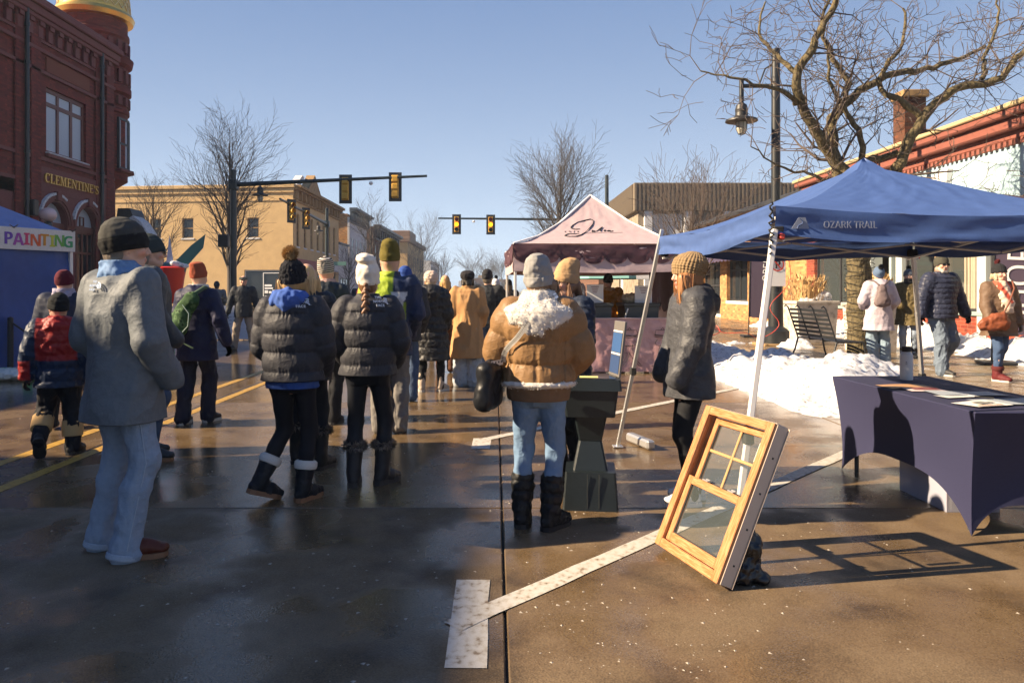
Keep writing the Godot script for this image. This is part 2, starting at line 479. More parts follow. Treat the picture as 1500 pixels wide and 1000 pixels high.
func net(prims: Array, cell: float, k: float, fa := 0.0, ff := 6.0, fsy := 1.0, fseed := 1) -> Dictionary:
	var lo := Vector3(99, 99, 99)
	var hi := Vector3(-99, -99, -99)
	for p in prims:
		if p.get("sub", false): continue
		lo = lo.min(p.lo); hi = hi.max(p.hi)
	lo -= Vector3.ONE * (cell * 2.5 + fa)
	hi += Vector3.ONE * (cell * 2.5 + fa)
	var nx := int((hi.x - lo.x) / cell) + 2
	var ny := int((hi.y - lo.y) / cell) + 2
	var nz := int((hi.z - lo.z) / cell) + 2
	var D := PackedFloat32Array()
	D.resize(nx * ny * nz)
	D.fill(1.0)
	# the stretch of each row that any shape reaches
	var r0 := PackedInt32Array()
	r0.resize(ny * nz)
	r0.fill(nx)
	var r1 := PackedInt32Array()
	r1.resize(ny * nz)
	r1.fill(-1)
	for p in prims:
		var kk: float = p.get("k", k)
		var sub: bool = p.get("sub", false)
		var mg := kk + cell * 2.0 + float(p.amp)
		var x0 := clampi(int((p.lo.x - mg - lo.x) / cell), 0, nx - 1)
		var x1 := clampi(int((p.hi.x + mg - lo.x) / cell) + 1, 0, nx - 1)
		var y0 := clampi(int((p.lo.y - mg - lo.y) / cell), 0, ny - 1)
		var y1 := clampi(int((p.hi.y + mg - lo.y) / cell) + 1, 0, ny - 1)
		var z0 := clampi(int((p.lo.z - mg - lo.z) / cell), 0, nz - 1)
		var z1 := clampi(int((p.hi.z + mg - lo.z) / cell) + 1, 0, nz - 1)
		var pitch: float = p.pitch
		var amp: float = p.amp
		if not sub:
			for z in range(z0, z1 + 1):
				for y in range(y0, y1 + 1):
					var j := z * ny + y
					if x0 < r0[j]: r0[j] = x0
					if x1 > r1[j]: r1[j] = x1
		if p.t == 0:
			var a: Vector3 = p.a
			var ba: Vector3 = p.b - p.a
			var bb := ba.length_squared()
			var bl := sqrt(bb)
			var ra: float = p.ra
			var rb: float = p.rb
			var s: Vector3 = p.s
			var sm := minf(s.x, minf(s.y, s.z))
			for z in range(z0, z1 + 1):
				var pz := lo.z + z * cell - a.z
				for y in range(y0, y1 + 1):
					var py := lo.y + y * cell - a.y
					var row := (z * ny + y) * nx
					var byz := py * ba.y + pz * ba.z
					for x in range(x0, x1 + 1):
						var px := lo.x + x * cell - a.x
						var h := clampf((px * ba.x + byz) / bb, 0.0, 1.0)
						var qx := (px - ba.x * h) / s.x
						var qy := (py - ba.y * h) / s.y
						var qz := (pz - ba.z * h) / s.z
						var d := (sqrt(qx * qx + qy * qy + qz * qz) - ra - (rb - ra) * h) * sm
						if amp > 0.0:
							d -= amp * (sqrt(absf(sin(h * bl * PI / pitch))) - 0.5)
						var e := D[row + x]
						if sub:
							d = -d
							if d > e: D[row + x] = d
						else:
							var q := kk - absf(d - e)
							if q > 0.0:
								D[row + x] = minf(d, e) - q * q * 0.25 / kk
							elif d < e:
								D[row + x] = d
		else:
			var rows: Array = p.rows
			var ribs: int = p.ribs
			var ribamp: float = p.rib_amp
			var pleat: float = p.get("pleat", 0.0)
			var vseam: float = p.get("vseam", 0.0)
			var seg := 0
			for y in range(y0, y1 + 1):
				var wy := lo.y + y * cell
				if wy < rows[0][0] or wy > rows[-1][0]: continue
				while seg < rows.size() - 2 and wy > rows[seg + 1][0]: seg += 1
				var A: Array = rows[seg]
				var B: Array = rows[seg + 1]
				var t: float = (wy - A[0]) / (B[0] - A[0])
				t = lerpf(t, t * t * (3.0 - 2.0 * t), 0.5)
				var cx: float = lerpf(A[1], B[1], t)
				var cz: float = lerpf(A[2], B[2], t)
				var rx: float = lerpf(A[3], B[3], t)
				var rz: float = lerpf(A[4], B[4], t)
				var m := minf(rx, rz)
				var off := 0.0
				var near_seam := 0.0
				if amp > 0.0:
					off = amp * (sqrt(absf(sin(wy * PI / pitch))) - 0.5)
					near_seam = 1.0 - absf(sin(wy * PI / pitch))
				for z in range(z0, z1 + 1):
					var w := (lo.z + z * cell - cz) / rz
					var row := (z * ny + y) * nx
					for x in range(x0, x1 + 1):
						var u := (lo.x + x * cell - cx) / rx
						var d := (sqrt(u * u + w * w) - 1.0) * m - off
						if ribs > 0: d -= ribamp * cos(ribs * atan2(w, u))
						if vseam > 0.0:
							var gx := absf(fposmod(lo.x + x * cell + vseam * 0.5, vseam) - vseam * 0.5)
							if gx < 0.018: d += 0.013 * (1.0 - gx / 0.018)
						if pleat > 0.0 and d < 0.04 and d > -0.04:
							var an := atan2(w, u)
							d += pleat * near_seam * (sin(an * 31.0 + sin(an * 7.0 + wy * 9.0) * 3.0) + 0.6 * sin(an * 47.0 + wy * 50.0))
						var e := D[row + x]
						if sub:
							d = -d
							if d > e: D[row + x] = d
						else:
							var q := kk - absf(d - e)
							if q > 0.0:
								D[row + x] = minf(d, e) - q * q * 0.25 / kk
							elif d < e:
								D[row + x] = d
	if fa > 0.0:
		folds.seed = fseed
		folds.fractal_type = FastNoiseLite.FRACTAL_RIDGED if creased else FastNoiseLite.FRACTAL_FBM
		var fs := -fa * 0.75 if creased else fa
		folds.frequency = 1.0
		for z in nz:
			for y in ny:
				var fy := (lo.y + y * cell) * ff * fsy
				var j := z * ny + y
				for x in range(r0[j], r1[j] + 1):
					var i := j * nx + x
					var e := D[i]
					if e < 0.03 and e > -0.03:
						D[i] = e + fs * folds.get_noise_3d((lo.x + x * cell) * ff, fy, (lo.z + z * cell) * ff)
	# surface nets
	var V := PackedVector3Array()
	var N := PackedVector3Array()
	var I := PackedInt32Array()
	var id := PackedInt32Array()
	id.resize(nx * ny * nz)
	var sxy := nx * ny
	for z in nz - 1:
		for y in ny - 1:
			var o := (z * ny + y) * nx
			var jr := z * ny + y
			var xa := maxi(mini(mini(r0[jr], r0[jr + 1]), mini(r0[jr + ny], r0[jr + ny + 1])) - 1, 0)
			var xb := mini(maxi(maxi(r1[jr], r1[jr + 1]), maxi(r1[jr + ny], r1[jr + ny + 1])) + 1, nx - 2)
			if xb < xa: continue
			var p0 := D[o + xa]; var p1 := D[o + xa + nx]; var p2 := D[o + xa + sxy]; var p3 := D[o + xa + sxy + nx]
			for x in range(xa, xb + 1):
				var j := o + x + 1
				var q0 := D[j]; var q1 := D[j + nx]; var q2 := D[j + sxy]; var q3 := D[j + sxy + nx]
				if (p0 < 0.0) != (q0 < 0.0) or (p0 < 0.0) != (p1 < 0.0) or (p0 < 0.0) != (q1 < 0.0) or (p0 < 0.0) != (p2 < 0.0) or (p0 < 0.0) != (q2 < 0.0) or (p0 < 0.0) != (p3 < 0.0) or (p0 < 0.0) != (q3 < 0.0):
					var sx := 0.0; var sy := 0.0; var sz := 0.0; var cn := 0
					var t := 0.0
					if (p0 < 0.0) != (q0 < 0.0): sx += p0 / (p0 - q0); cn += 1
					if (p1 < 0.0) != (q1 < 0.0): sx += p1 / (p1 - q1); sy += 1.0; cn += 1
					if (p2 < 0.0) != (q2 < 0.0): sx += p2 / (p2 - q2); sz += 1.0; cn += 1
					if (p3 < 0.0) != (q3 < 0.0): sx += p3 / (p3 - q3); sy += 1.0; sz += 1.0; cn += 1
					if (p0 < 0.0) != (p1 < 0.0): sy += p0 / (p0 - p1); cn += 1
					if (q0 < 0.0) != (q1 < 0.0): sy += q0 / (q0 - q1); sx += 1.0; cn += 1
					if (p2 < 0.0) != (p3 < 0.0): sy += p2 / (p2 - p3); sz += 1.0; cn += 1
					if (q2 < 0.0) != (q3 < 0.0): sy += q2 / (q2 - q3); sx += 1.0; sz += 1.0; cn += 1
					if (p0 < 0.0) != (p2 < 0.0): sz += p0 / (p0 - p2); cn += 1
					if (q0 < 0.0) != (q2 < 0.0): sz += q0 / (q0 - q2); sx += 1.0; cn += 1
					if (p1 < 0.0) != (p3 < 0.0): sz += p1 / (p1 - p3); sy += 1.0; cn += 1
					if (q1 < 0.0) != (q3 < 0.0): sz += q1 / (q1 - q3); sx += 1.0; sy += 1.0; cn += 1
					t = cell / cn
					id[o + x] = V.size()
					V.append(Vector3(lo.x + x * cell + sx * t, lo.y + y * cell + sy * t, lo.z + z * cell + sz * t))
					var lim := cell * 2.5
					var a0 := clampf(p0, -lim, lim); var a1 := clampf(p1, -lim, lim); var a2 := clampf(p2, -lim, lim); var a3 := clampf(p3, -lim, lim)
					var b0 := clampf(q0, -lim, lim); var b1 := clampf(q1, -lim, lim); var b2 := clampf(q2, -lim, lim); var b3 := clampf(q3, -lim, lim)
					N.append(Vector3(b0 + b1 + b2 + b3 - a0 - a1 - a2 - a3, a1 + b1 + a3 + b3 - a0 - b0 - a2 - b2, a2 + b2 + a3 + b3 - a0 - b0 - a1 - b1).normalized())
					if x > 0 and y > 0 and z > 0:
						if (p0 < 0.0) != (q0 < 0.0):
							quad_i(I, id[o + x], id[o + x - nx], id[o + x - nx - sxy], id[o + x - sxy], p0 < 0.0)
						if (p0 < 0.0) != (p1 < 0.0):
							quad_i(I, id[o + x], id[o + x - sxy], id[o + x - sxy - 1], id[o + x - 1], p0 < 0.0)
						if (p0 < 0.0) != (p2 < 0.0):
							quad_i(I, id[o + x], id[o + x - 1], id[o + x - 1 - nx], id[o + x - nx], p0 < 0.0)
				p0 = q0; p1 = q1; p2 = q2; p3 = q3
	return {"v": V, "n": N, "i": I, "c": PackedColorArray()}

func quad_i(I: PackedInt32Array, a: int, b: int, c: int, d: int, flip: bool) -> void:
	if flip:
		I.append(a); I.append(c); I.append(b); I.append(a); I.append(d); I.append(c)
	else:
		I.append(a); I.append(b); I.append(c); I.append(a); I.append(c); I.append(d)

func paint(d: Dictionary, f: Callable) -> Dictionary:
	var c := PackedColorArray()
	c.resize(d.v.size())
	for i in d.v.size():
		c[i] = f.call(d.v[i])
	d.c = c
	return d

func net_mesh(d: Dictionary) -> ArrayMesh:
	var a := []
	a.resize(Mesh.ARRAY_MAX)
	a[Mesh.ARRAY_VERTEX] = d.v
	a[Mesh.ARRAY_NORMAL] = d.n
	if d.c.size(): a[Mesh.ARRAY_COLOR] = d.c
	a[Mesh.ARRAY_INDEX] = d.i
	var m := ArrayMesh.new()
	m.add_surface_from_arrays(Mesh.PRIMITIVE_TRIANGLES, a)
	return m
# ---------------------------------------------------------------- people
# two-bone reach: the middle joint between a and c for bones la, lb, bent towards pole
func bend(a: Vector3, c: Vector3, la: float, lb: float, pole: Vector3) -> Vector3:
	var d := c - a
	var l := clampf(d.length(), absf(la - lb) + 0.01, la + lb - 0.002)
	var u := d.normalized()
	var x := (la * la - lb * lb + l * l) / (2.0 * l)
	var hh := sqrt(maxf(la * la - x * x, 0.0))
	var w := (pole - u * pole.dot(u)).normalized()
	return a + u * x + w * hh

func reach(a: Vector3, c: Vector3, most: float) -> Vector3:
	var d := c - a
	return a + d.normalized() * minf(d.length(), most)

func hand_net(grip: float, thick: float, cell: float) -> Dictionary:
	# wrist at the origin, fingers down -y, palm facing +z, thumb on +x
	var P := []
	P.append(cap(Vector3(-0.012, -0.03, 0), Vector3(-0.018, -0.085, 0), 0.024 * thick, 0.022 * thick, {"s": Vector3(1.0, 1.0, 0.62)}))
	P.append(cap(Vector3(0.012, -0.03, 0), Vector3(0.018, -0.085, 0), 0.024 * thick, 0.022 * thick, {"s": Vector3(1.0, 1.0, 0.62)}))
	P.append(cap(Vector3(0, 0.03, 0), Vector3(0, -0.03, 0), 0.026 * thick, 0.026 * thick, {"s": Vector3(1.0, 1.0, 0.75)}))
	var len := [0.068, 0.077, 0.072, 0.056]
	for f in 4:
		var x := 0.029 - f * 0.0195
		var a := Vector3(x, -0.092, 0.0)
		var L: float = len[f]
		var ang := grip * 0.5 + 0.15
		for j in 3:
			var l: float = L * [0.45, 0.32, 0.23][j]
			var b: Vector3 = a + Vector3(0, -cos(ang), sin(ang)) * l
			P.append(cap(a, b, 0.0095 * thick - j * 0.0008, 0.0088 * thick - j * 0.0008, {"k": 0.006}))
			a = b
			ang += 0.2 + grip * 0.75
	var t0 := Vector3(0.026, -0.035, 0.004)
	var t1 := t0 + Vector3(0.026, -0.03, 0.012)
	var t2 := t1 + Vector3(0.008, -0.03, 0.010 + grip * 0.012)
	P.append(cap(t0, t1, 0.014 * thick, 0.0115 * thick, {"k": 0.01}))
	P.append(cap(t1, t2, 0.0115 * thick, 0.0095 * thick, {"k": 0.006}))
	return net(P, cell, 0.012)

func hand_shape(grip: float, thick: float, cell: float) -> Dictionary:
	var key := "%s_%s_%s" % [grip, thick, cell]
	if not hands_made.has(key): hands_made[key] = hand_net(grip, thick, cell)
	return hands_made[key]

func head_net(cell: float, skin: Color, lip: Color, brow: Color) -> Dictionary:
	var P := []
	P.append(cap(Vector3(0, 0.022, -0.016), Vector3(0, 0.022, -0.016), 0.1, 0.1, {"s": Vector3(0.78, 0.96, 0.98)}))
	P.append(cap(Vector3(0, -0.01, 0.022), Vector3(0, -0.045, 0.028), 0.074, 0.062, {"s": Vector3(0.86, 1, 0.95)}))
	P.append(cap(Vector3(0.022, -0.088, 0.058), Vector3(-0.022, -0.088, 0.058), 0.024, 0.024))
	P.append(cap(Vector3(0.048, -0.062, 0.0), Vector3(0.03, -0.09, 0.04), 0.026, 0.022))
	P.append(cap(Vector3(-0.048, -0.062, 0.0), Vector3(-0.03, -0.09, 0.04), 0.026, 0.022))
	P.append(cap(Vector3(0, 0.012, 0.083), Vector3(0, -0.026, 0.104), 0.010, 0.0125, {"k": 0.012}))
	for s in [-1.0, 1.0]:
		P.append(cap(Vector3(0.011 * s, -0.031, 0.092), Vector3(0.013 * s, -0.033, 0.09), 0.0095, 0.009, {"k": 0.006}))
		P.append(cap(Vector3(0.012 * s, 0.027, 0.080), Vector3(0.046 * s, 0.025, 0.062), 0.012, 0.010, {"k": 0.014}))
		P.append(cap(Vector3(0.04 * s, -0.024, 0.062), Vector3(0.044 * s, -0.03, 0.055), 0.024, 0.02))
		P.append(cap(Vector3(0.031 * s, 0.006, 0.092), Vector3(0.034 * s, 0.006, 0.090), 0.0145, 0.0145, {"sub": true}))
		P.append(cap(Vector3(0.031 * s, 0.006, 0.0665), Vector3(0.032 * s, 0.006, 0.0665), 0.0125, 0.0125, {"k": 0.002}))
		P.append(cap(Vector3(0.077 * s, 0.008, -0.012), Vector3(0.075 * s, -0.028, -0.004), 0.024, 0.016, {"s": Vector3(0.4, 1, 0.8), "k": 0.008}))
	P.append(cap(Vector3(0.018, -0.0575, 0.086), Vector3(-0.018, -0.0575, 0.086), 0.007, 0.007, {"k": 0.006}))
	P.append(cap(Vector3(0.015, -0.0665, 0.084), Vector3(-0.015, -0.0665, 0.084), 0.0085, 0.0085, {"k": 0.006}))
	P.append(cap(Vector3(0, -0.21, -0.03), Vector3(0, -0.05, -0.018), 0.056, 0.052, {"k": 0.03}))
	var d := net(P, cell, 0.022)
	return paint(d, func(p: Vector3) -> Color:
		var c := skin
		if absf(p.x) < 0.024 and p.y < -0.052 and p.y > -0.073 and p.z > 0.083: c = lip
		elif Vector3(absf(p.x) - 0.0315, p.y - 0.006, 0).length() < 0.0125 and p.z > 0.068: c = Color(0.62, 0.58, 0.55) if absf(absf(p.x) - 0.031) > 0.0062 else Color(0.03, 0.022, 0.018)
		elif absf(p.x) > 0.014 and absf(p.x) < 0.05 and p.y > 0.0255 and p.y < 0.035 and p.z > 0.06: c = brow
		elif absf(p.x) > 0.03 and p.y < -0.015 and p.y > -0.045 and p.z > 0.05: c = skin * Color(1.06, 0.88, 0.86)
		return c)

func fur(b: MB, base: Vector3, r: float, count: int, length: float, col: Color) -> void:
	for i in count:
		var d := Vector3(rng.randfn(), rng.randfn(), rng.randfn()).normalized()
		var p := base + d * r
		var t := (d + Vector3(rng.randfn(), rng.randfn(), rng.randfn()) * 0.35).normalized() * length * rng.randf_range(0.6, 1.2)
		var w := d.cross(Vector3(0.3, 0.8, 0.5)).normalized() * length * 0.14
		b.col = col * rng.randf_range(0.6, 1.3)
		b.tri(p - w, p + w, p + t)

func fur_ring(b: MB, c: Vector3, rx: float, rz: float, thick: float, count: int, length: float, col: Color) -> void:
	for i in count:
		var a := rng.randf() * TAU
		var e := rng.randf() * TAU
		var out := Vector3(cos(a), 0, sin(a))
		var d := (out * cos(e) + Vector3.UP * sin(e)).normalized()
		var p := c + Vector3(cos(a) * rx, 0, sin(a) * rz) + d * thick
		var t := (d + Vector3(rng.randfn(), rng.randfn() - 0.2, rng.randfn()) * 0.4).normalized() * length * rng.randf_range(0.5, 1.2)
		var w := d.cross(Vector3(0.3, 0.8, 0.5)).normalized() * length * 0.16
		b.col = col * rng.randf_range(0.6, 1.25)
		b.tri(p - w, p + w, p + t)

# o: see the calls. Local frame: feet on y = 0, front +z, the person's left hand on +x.
func person(o: Dictionary) -> Node3D:
	var H: float = o.h
	var s := H / 1.75
	var fem: bool = o.get("f", false)
	var cell: float = o.get("cell", 0.016)
	var root := thing("person", o.label, "person", o.pos, o.turn, o.get("group", ""))
	var pel := Vector3(o.get("sway", 0.0), 0.93 * s + o.get("drop", 0.0), 0)
	var lean: float = o.get("lean", 0.0)
	var twist: float = o.get("twist", 0.0)
	var up := Transform3D(Basis.from_euler(Vector3(lean, twist, o.get("roll", 0.0))), pel)
	var sw: float = (0.168 if fem else 0.195) * s
	var T := func(x: float, y: float, z: float) -> Vector3: return up * (Vector3(x, y - 0.93, z) * s)
	var neck: Vector3 = T.call(0, 1.50, -0.02)
	var hd: Array = o.get("head", [0.0, 0.0])
	var head_xf := Transform3D(up.basis * Basis.from_euler(Vector3(hd[1], hd[0] - twist, 0.0 if hd.size() < 3 else hd[2])).scaled(Vector3.ONE * s * o.get("head_size", 1.0)), T.call(0, 1.635, 0.012) + up.basis * (Vector3(sin(hd[0]) * 0.02, 0, sin(hd[1]) * 0.06) * s))
	# legs
	var feet: Array = o.get("feet", [[0.10, 0.0, 0.15], [-0.10, 0.0, -0.15]])
	var hips := []
	var knees := []
	var ankles := []
	var foot_xf := []
	for k in 2:
		var sg := 1.0 if k == 0 else -1.0
		var f: Array = feet[k]
		var lift: float = f[3] if f.size() > 3 else 0.0
		var pit: float = f[4] if f.size() > 4 else 0.0
		var hip := pel + Basis(Vector3.UP, twist * 0.5) * Vector3(0.085 * s * sg, 0, 0)
		var fx := Transform3D(Basis.from_euler(Vector3(pit, f[2], 0)), Vector3(f[0], 0, f[1]))
		# a tipped foot pivots about its toe
		var toe := Vector3(0, 0, 0.15 * s)
		fx.origin += Basis(Vector3.UP, f[2]) * toe - fx.basis * toe + Vector3.UP * lift
		var ank: Vector3 = fx * Vector3(0, 0.085 * s, -0.035 * s)
		hips.append(hip); ankles.append(ank); foot_xf.append(fx)
		knees.append(bend(hip, ank, 0.435 * s, 0.425 * s, Basis(Vector3.UP, f[2] * 0.6) * Vector3(0.05 * sg, 0, 1)))
	# arms
	var sh := []
	var el := []
	var wr := []
	var arms: Array = o.get("arms", [[0.2, 0.95, 0.16], [-0.2, 0.95, 0.16]])
	for k in 2:
		var sg := 1.0 if k == 0 else -1.0
		var a: Vector3 = T.call(sw / s * sg, 1.425, -0.015)
		var tgt: Vector3 = T.call(arms[k][0], arms[k][1], arms[k][2])
		var w := reach(a, tgt, 0.545 * s)
		var pole: Vector3 = up.basis * (Vector3(arms[k][3], arms[k][4], arms[k][5]) if arms[k].size() > 3 else Vector3(0.55 * sg, -0.2, -0.9))
		sh.append(a); wr.append(w)
		el.append(bend(a, w, 0.29 * s, 0.26 * s, pole))
	# body under the clothes, with the head and bare hands
	var skin: Color = o.get("skin", Color(0.52, 0.31, 0.225))
	var B := MB.new()
	B.col = skin
	var P := []
	P.append(cap(pel + Vector3(0, -0.02, 0), T.call(0, 1.15, 0), 0.12 * s, 0.11 * s, {"s": Vector3(1.1, 1, 0.75)}))
	P.append(cap(T.call(0, 1.15, 0), T.call(0, 1.36, -0.01), 0.11 * s, 0.125 * s, {"s": Vector3(1.15, 1, 0.72)}))
	P.append(cap(T.call(0, 1.38, -0.02), head_xf * Vector3(0, -0.06, -0.01), 0.055 * s, 0.05 * s))
	for k in 2:
		P.append(cap(hips[k], knees[k], 0.075 * s, 0.05 * s)); P.append(cap(knees[k], ankles[k], 0.048 * s, 0.035 * s))
		P.append(cap(sh[k], el[k], 0.05 * s, 0.038 * s)); P.append(cap(el[k], wr[k], 0.036 * s, 0.026 * s))
		P.append(cap(ankles[k], foot_xf[k] * Vector3(0, 0.045 * s, 0.1 * s), 0.034 * s, 0.028 * s))
	B.add(net(P, maxf(cell * 1.6, 0.02), 0.03))
	var face: float = o.get("face", 0.009)
	var lip: Color = o.get("lip", skin * Color(0.9, 0.62, 0.62))
	B.add(head_net(face, skin, lip, o.get("brow", Color(0.09, 0.055, 0.035))), head_xf)
	var wear: Dictionary = o.get("gloves", {})
	var hcell := clampf(cell * 0.45, 0.005, 0.009)
	for k in 2:
		if not (k in o.get("show_hands", [0, 1])): continue
		var hs := hand_shape(o.get("grip", [0.5, 0.5])[k], 1.0 if wear.is_empty() else 1.22, hcell)
		var d: Vector3 = (wr[k] - el[k]).normalized()
		var sg := 1.0 if k == 0 else -1.0
		# palms towards the thighs, thumbs forward
		var yb := -d
		var zb: Vector3 = up.basis * (Vector3(o.palms[k][0], o.palms[k][1], o.palms[k][2]) if o.has("palms") else Vector3(-sg, 0, 0))
		zb = (zb - yb * zb.dot(yb)).normalized()
		var xb := yb.cross(zb)
		if o.get("mirror", [false, true])[k]: xb = -xb
		var hx := Transform3D(Basis(xb, yb, zb).scaled(Vector3.ONE) * s, wr[k] + d * 0.01)
		if wear.is_empty():
			B.col = skin
			B.add(hs, hx)
		else:
			var g := MB.new()
			g.add(hs, hx)
			part(root, "glove", g.mesh(), wear.mat)
	part(root, "body", B.mesh(), M.skin)
	# trousers
	var L: Dictionary = o.legs
	var rt: float = L.get("thigh", 0.088) * s
	var rk: float = L.get("knee", 0.062) * s
	var ra: float = L.get("ankle", 0.05) * s
	P = []
	var hx0: float = L.get("hip", 0.0)
	P.append(loft([[0.80 * s, pel.x, -0.005, 0.135 * s, 0.095 * s], [0.87 * s, pel.x, -0.02, (0.168 + hx0) * s, (0.125 + hx0) * s], [0.95 * s, pel.x, -0.015, (0.165 + hx0) * s, (0.122 + hx0) * s], [1.06 * s, pel.x, 0, 0.145 * s, 0.105 * s]], {"k": 0.06}))
	for k in 2:
		var end: Vector3 = knees[k].lerp(ankles[k], L.get("length", 1.04))
		P.append(cap(hips[k] + Vector3(0, -0.06 * s, -0.012 * s), knees[k], rt, rk, {"k": 0.035}))
		P.append(cap(knees[k] + Vector3(0, 0.0, -0.006), knees[k].lerp(ankles[k], 0.35) + Vector3(0, 0, -0.02 * s), rk, L.get("calf", 0.06) * s, {"k": 0.03}))
		P.append(cap(knees[k].lerp(ankles[k], 0.35) + Vector3(0, 0, -0.02 * s), end, L.get("calf", 0.06) * s, ra, {"k": 0.02, "pitch": 0.09, "amp": L.get("stack", 0.0)}))
		if L.get("flare", 0.0) > 0.0:
			P.append(cap(end, end + Vector3(0, -0.03 * s, 0.01), ra, ra + L.flare * s, {"k": 0.03, "s": Vector3(1, 1, 1.15)}))
	creased = true
	part(root, "trousers", net_mesh(net(P, L.get("cell", cell), 0.03, L.get("fold", 0.012), L.get("ff", 9.0), 0.55, int(H * 1000))), L.mat)
	creased = false
	if L.has("seam"):
		for k in 2:
			var sg := 1.0 if k == 0 else -1.0
			var end: Vector3 = knees[k].lerp(ankles[k], L.get("length", 1.04))
			var sp := []
			var sr := []
			for i in 19:
				var t := i / 18.0
				var c0: Vector3 = hips[k].lerp(knees[k], t * 2.0) if t < 0.5 else knees[k].lerp(end, t * 2.0 - 1.0)
				var rad: float = lerpf(rt, rk, t * 2.0) if t < 0.5 else lerpf(rk, ra, t * 2.0 - 1.0)
				sp.append(c0 + Vector3(0.85 * sg, 0, -0.5).normalized() * (rad + 0.007)); sr.append(0.0045)
			var sb2 := MB.new()
			sb2.tube(sp, sr, 5)
			part(root, "side_seam", sb2.mesh(), L.seam)
			sb2 = MB.new()
			var hr: float = ra + L.get("flare", 0.0) * s + 0.004
			var dn: Vector3 = (end - knees[k]).normalized()
			sb2.xf = Transform3D(along(-dn), end + dn * (ra * 0.75))
			sb2.lathe([[hr - 0.012, -0.004], [hr, -0.006], [hr + 0.003, 0.0], [hr + 0.002, 0.022], [hr - 0.004, 0.026]], 20)
			part(root, "trouser_hem", sb2.mesh(), L.seam)
	# footwear
	var S: Dictionary = o.shoes
	var sk: float = S.get("size", 1.0) * s
	var shaft: float = S.get("shaft", 0.0)
	var up_sole := MB.new()
	for k in 2:
		P = []
		var th: float = S.get("bulk", 0.0)
		P.append(cap(Vector3(0, 0.055, -0.06) * sk, Vector3(0, 0.052, 0.05) * sk, (0.042 + th) * sk, (0.044 + th) * sk, {"s": Vector3(0.92, 0.95, 1)}))
		P.append(cap(Vector3(0, 0.052, 0.05) * sk, Vector3(0, 0.045, 0.135) * sk, (0.046 + th) * sk, (0.036 + th) * sk, {"s": Vector3(1.02, 0.8, 1)}))
		P.append(cap(Vector3(0, 0.09, -0.035) * sk, Vector3(0, 0.125, -0.038) * sk, (0.044 + th) * sk, (0.046 + th) * sk))
		P.append(cap(Vector3(0, 0.085, 0.0) * sk, Vector3(0, 0.06, 0.09) * sk, (0.03 + th) * sk, (0.03 + th) * sk))
		if shaft > 0.0:
			var dirk: Vector3 = foot_xf[k].basis.inverse() * (knees[k] - ankles[k]).normalized()
			P.append(cap(Vector3(0, 0.1, -0.036) * sk, Vector3(0, 0.1, -0.036) * sk + dirk * shaft, (0.046 + th) * sk, (S.get("top", 0.058) + th) * sk, {"pitch": S.get("pitch", 0.05), "amp": S.get("amp", 0.0)}))
		P.append(cap(Vector3(0, -0.11, 0), Vector3(0, -0.11, 0.01), 0.12, 0.12, {"sub": true, "s": Vector3(4, 1, 4)}))
		var n := net(P, clampf(cell * 0.62, 0.007, 0.02), 0.02, S.get("fold", 0.003), 22.0, 1.0, 7)
		var sh_node := part(root, "boot" if shaft > 0.02 else "shoe", net_mesh(n), S.mat, foot_xf[k])
		if S.has("sole"):
			var b := MB.new()
			var hgt: float = S.get("sole_h", 0.03)
			var prof := PackedVector2Array()
			for q in [[0.0, -0.108], [0.032, -0.098], [0.043, -0.06], [0.04, 0.0], [0.05, 0.06], [0.05, 0.1], [0.036, 0.145], [0.0, 0.165], [-0.036, 0.148], [-0.052, 0.1], [-0.05, 0.06], [-0.04, 0.0], [-0.043, -0.06], [-0.032, -0.098]]:
				prof.append(Vector2(q[0] * (1.0 + th * 12.0), q[1] * (1.0 + th * 3.0)) * sk)
			b.xf = Transform3D(Basis(Vector3(1, 0, 0), Vector3(0, 0, 1), Vector3(0, -1, 0)), Vector3.ZERO)
			b.prism(prof, -hgt * sk, -0.001)
			part(sh_node, "sole", b.mesh(), S.sole)
		if S.has("fur"):
			var b := MB.new()
			var dirk: Vector3 = foot_xf[k].basis.inverse() * (knees[k] - ankles[k]).normalized()
			var c0: Vector3 = Vector3(0, 0.1, -0.036) * sk + dirk * shaft
			fur_ring(b, c0, (S.get("top", 0.058) + th) * sk, (S.get("top", 0.058) + th) * sk, 0.016, 900, 0.035, S.fur)
			part(sh_node, "fur_cuff", b.mesh(), M.fur)
		if S.has("cuff"):
			var dirk: Vector3 = foot_xf[k].basis.inverse() * (knees[k] - ankles[k]).normalized()
			var c0: Vector3 = Vector3(0, 0.1, -0.036) * sk + dirk * shaft
			var b := MB.new()
			var cw: float = (S.get("top", 0.058) + th) * sk
			var chh: float = S.get("cuff_h", 0.04)
			b.xf = Transform3D(along(dirk), c0 + dirk * S.get("cuff_at", 0.0))
			b.lathe([[cw - 0.012, -0.012], [cw + 0.009, -0.004], [cw + 0.014, chh * 0.4], [cw + 0.012, chh], [cw - 0.002, chh + 0.012], [cw - 0.02, chh + 0.004]], 18)
			part(sh_node, "cuff", b.mesh(), S.cuff)
		if S.has("lace"):
			var b := MB.new()
			for q in 5:
				var y := 0.085 + q * 0.03
				var z := 0.075 - q * 0.022
				b.tube([Vector3(-0.03, y, z - 0.012) * sk, Vector3(0, y + 0.012, z) * sk, Vector3(0.03, y, z - 0.012) * sk], [0.003, 0.003, 0.003], 5)
			part(sh_node, "lace", b.mesh(), S.lace)
	# jacket or coat
	var C: Dictionary = o.top
	var bk: float = C.get("bulk", 0.02)
	var hem: float = C.get("hem", 0.78)
	var rows := []
	var hipx := 0.168 if fem else 0.165
	var cut: Array = C.get("rows", [])
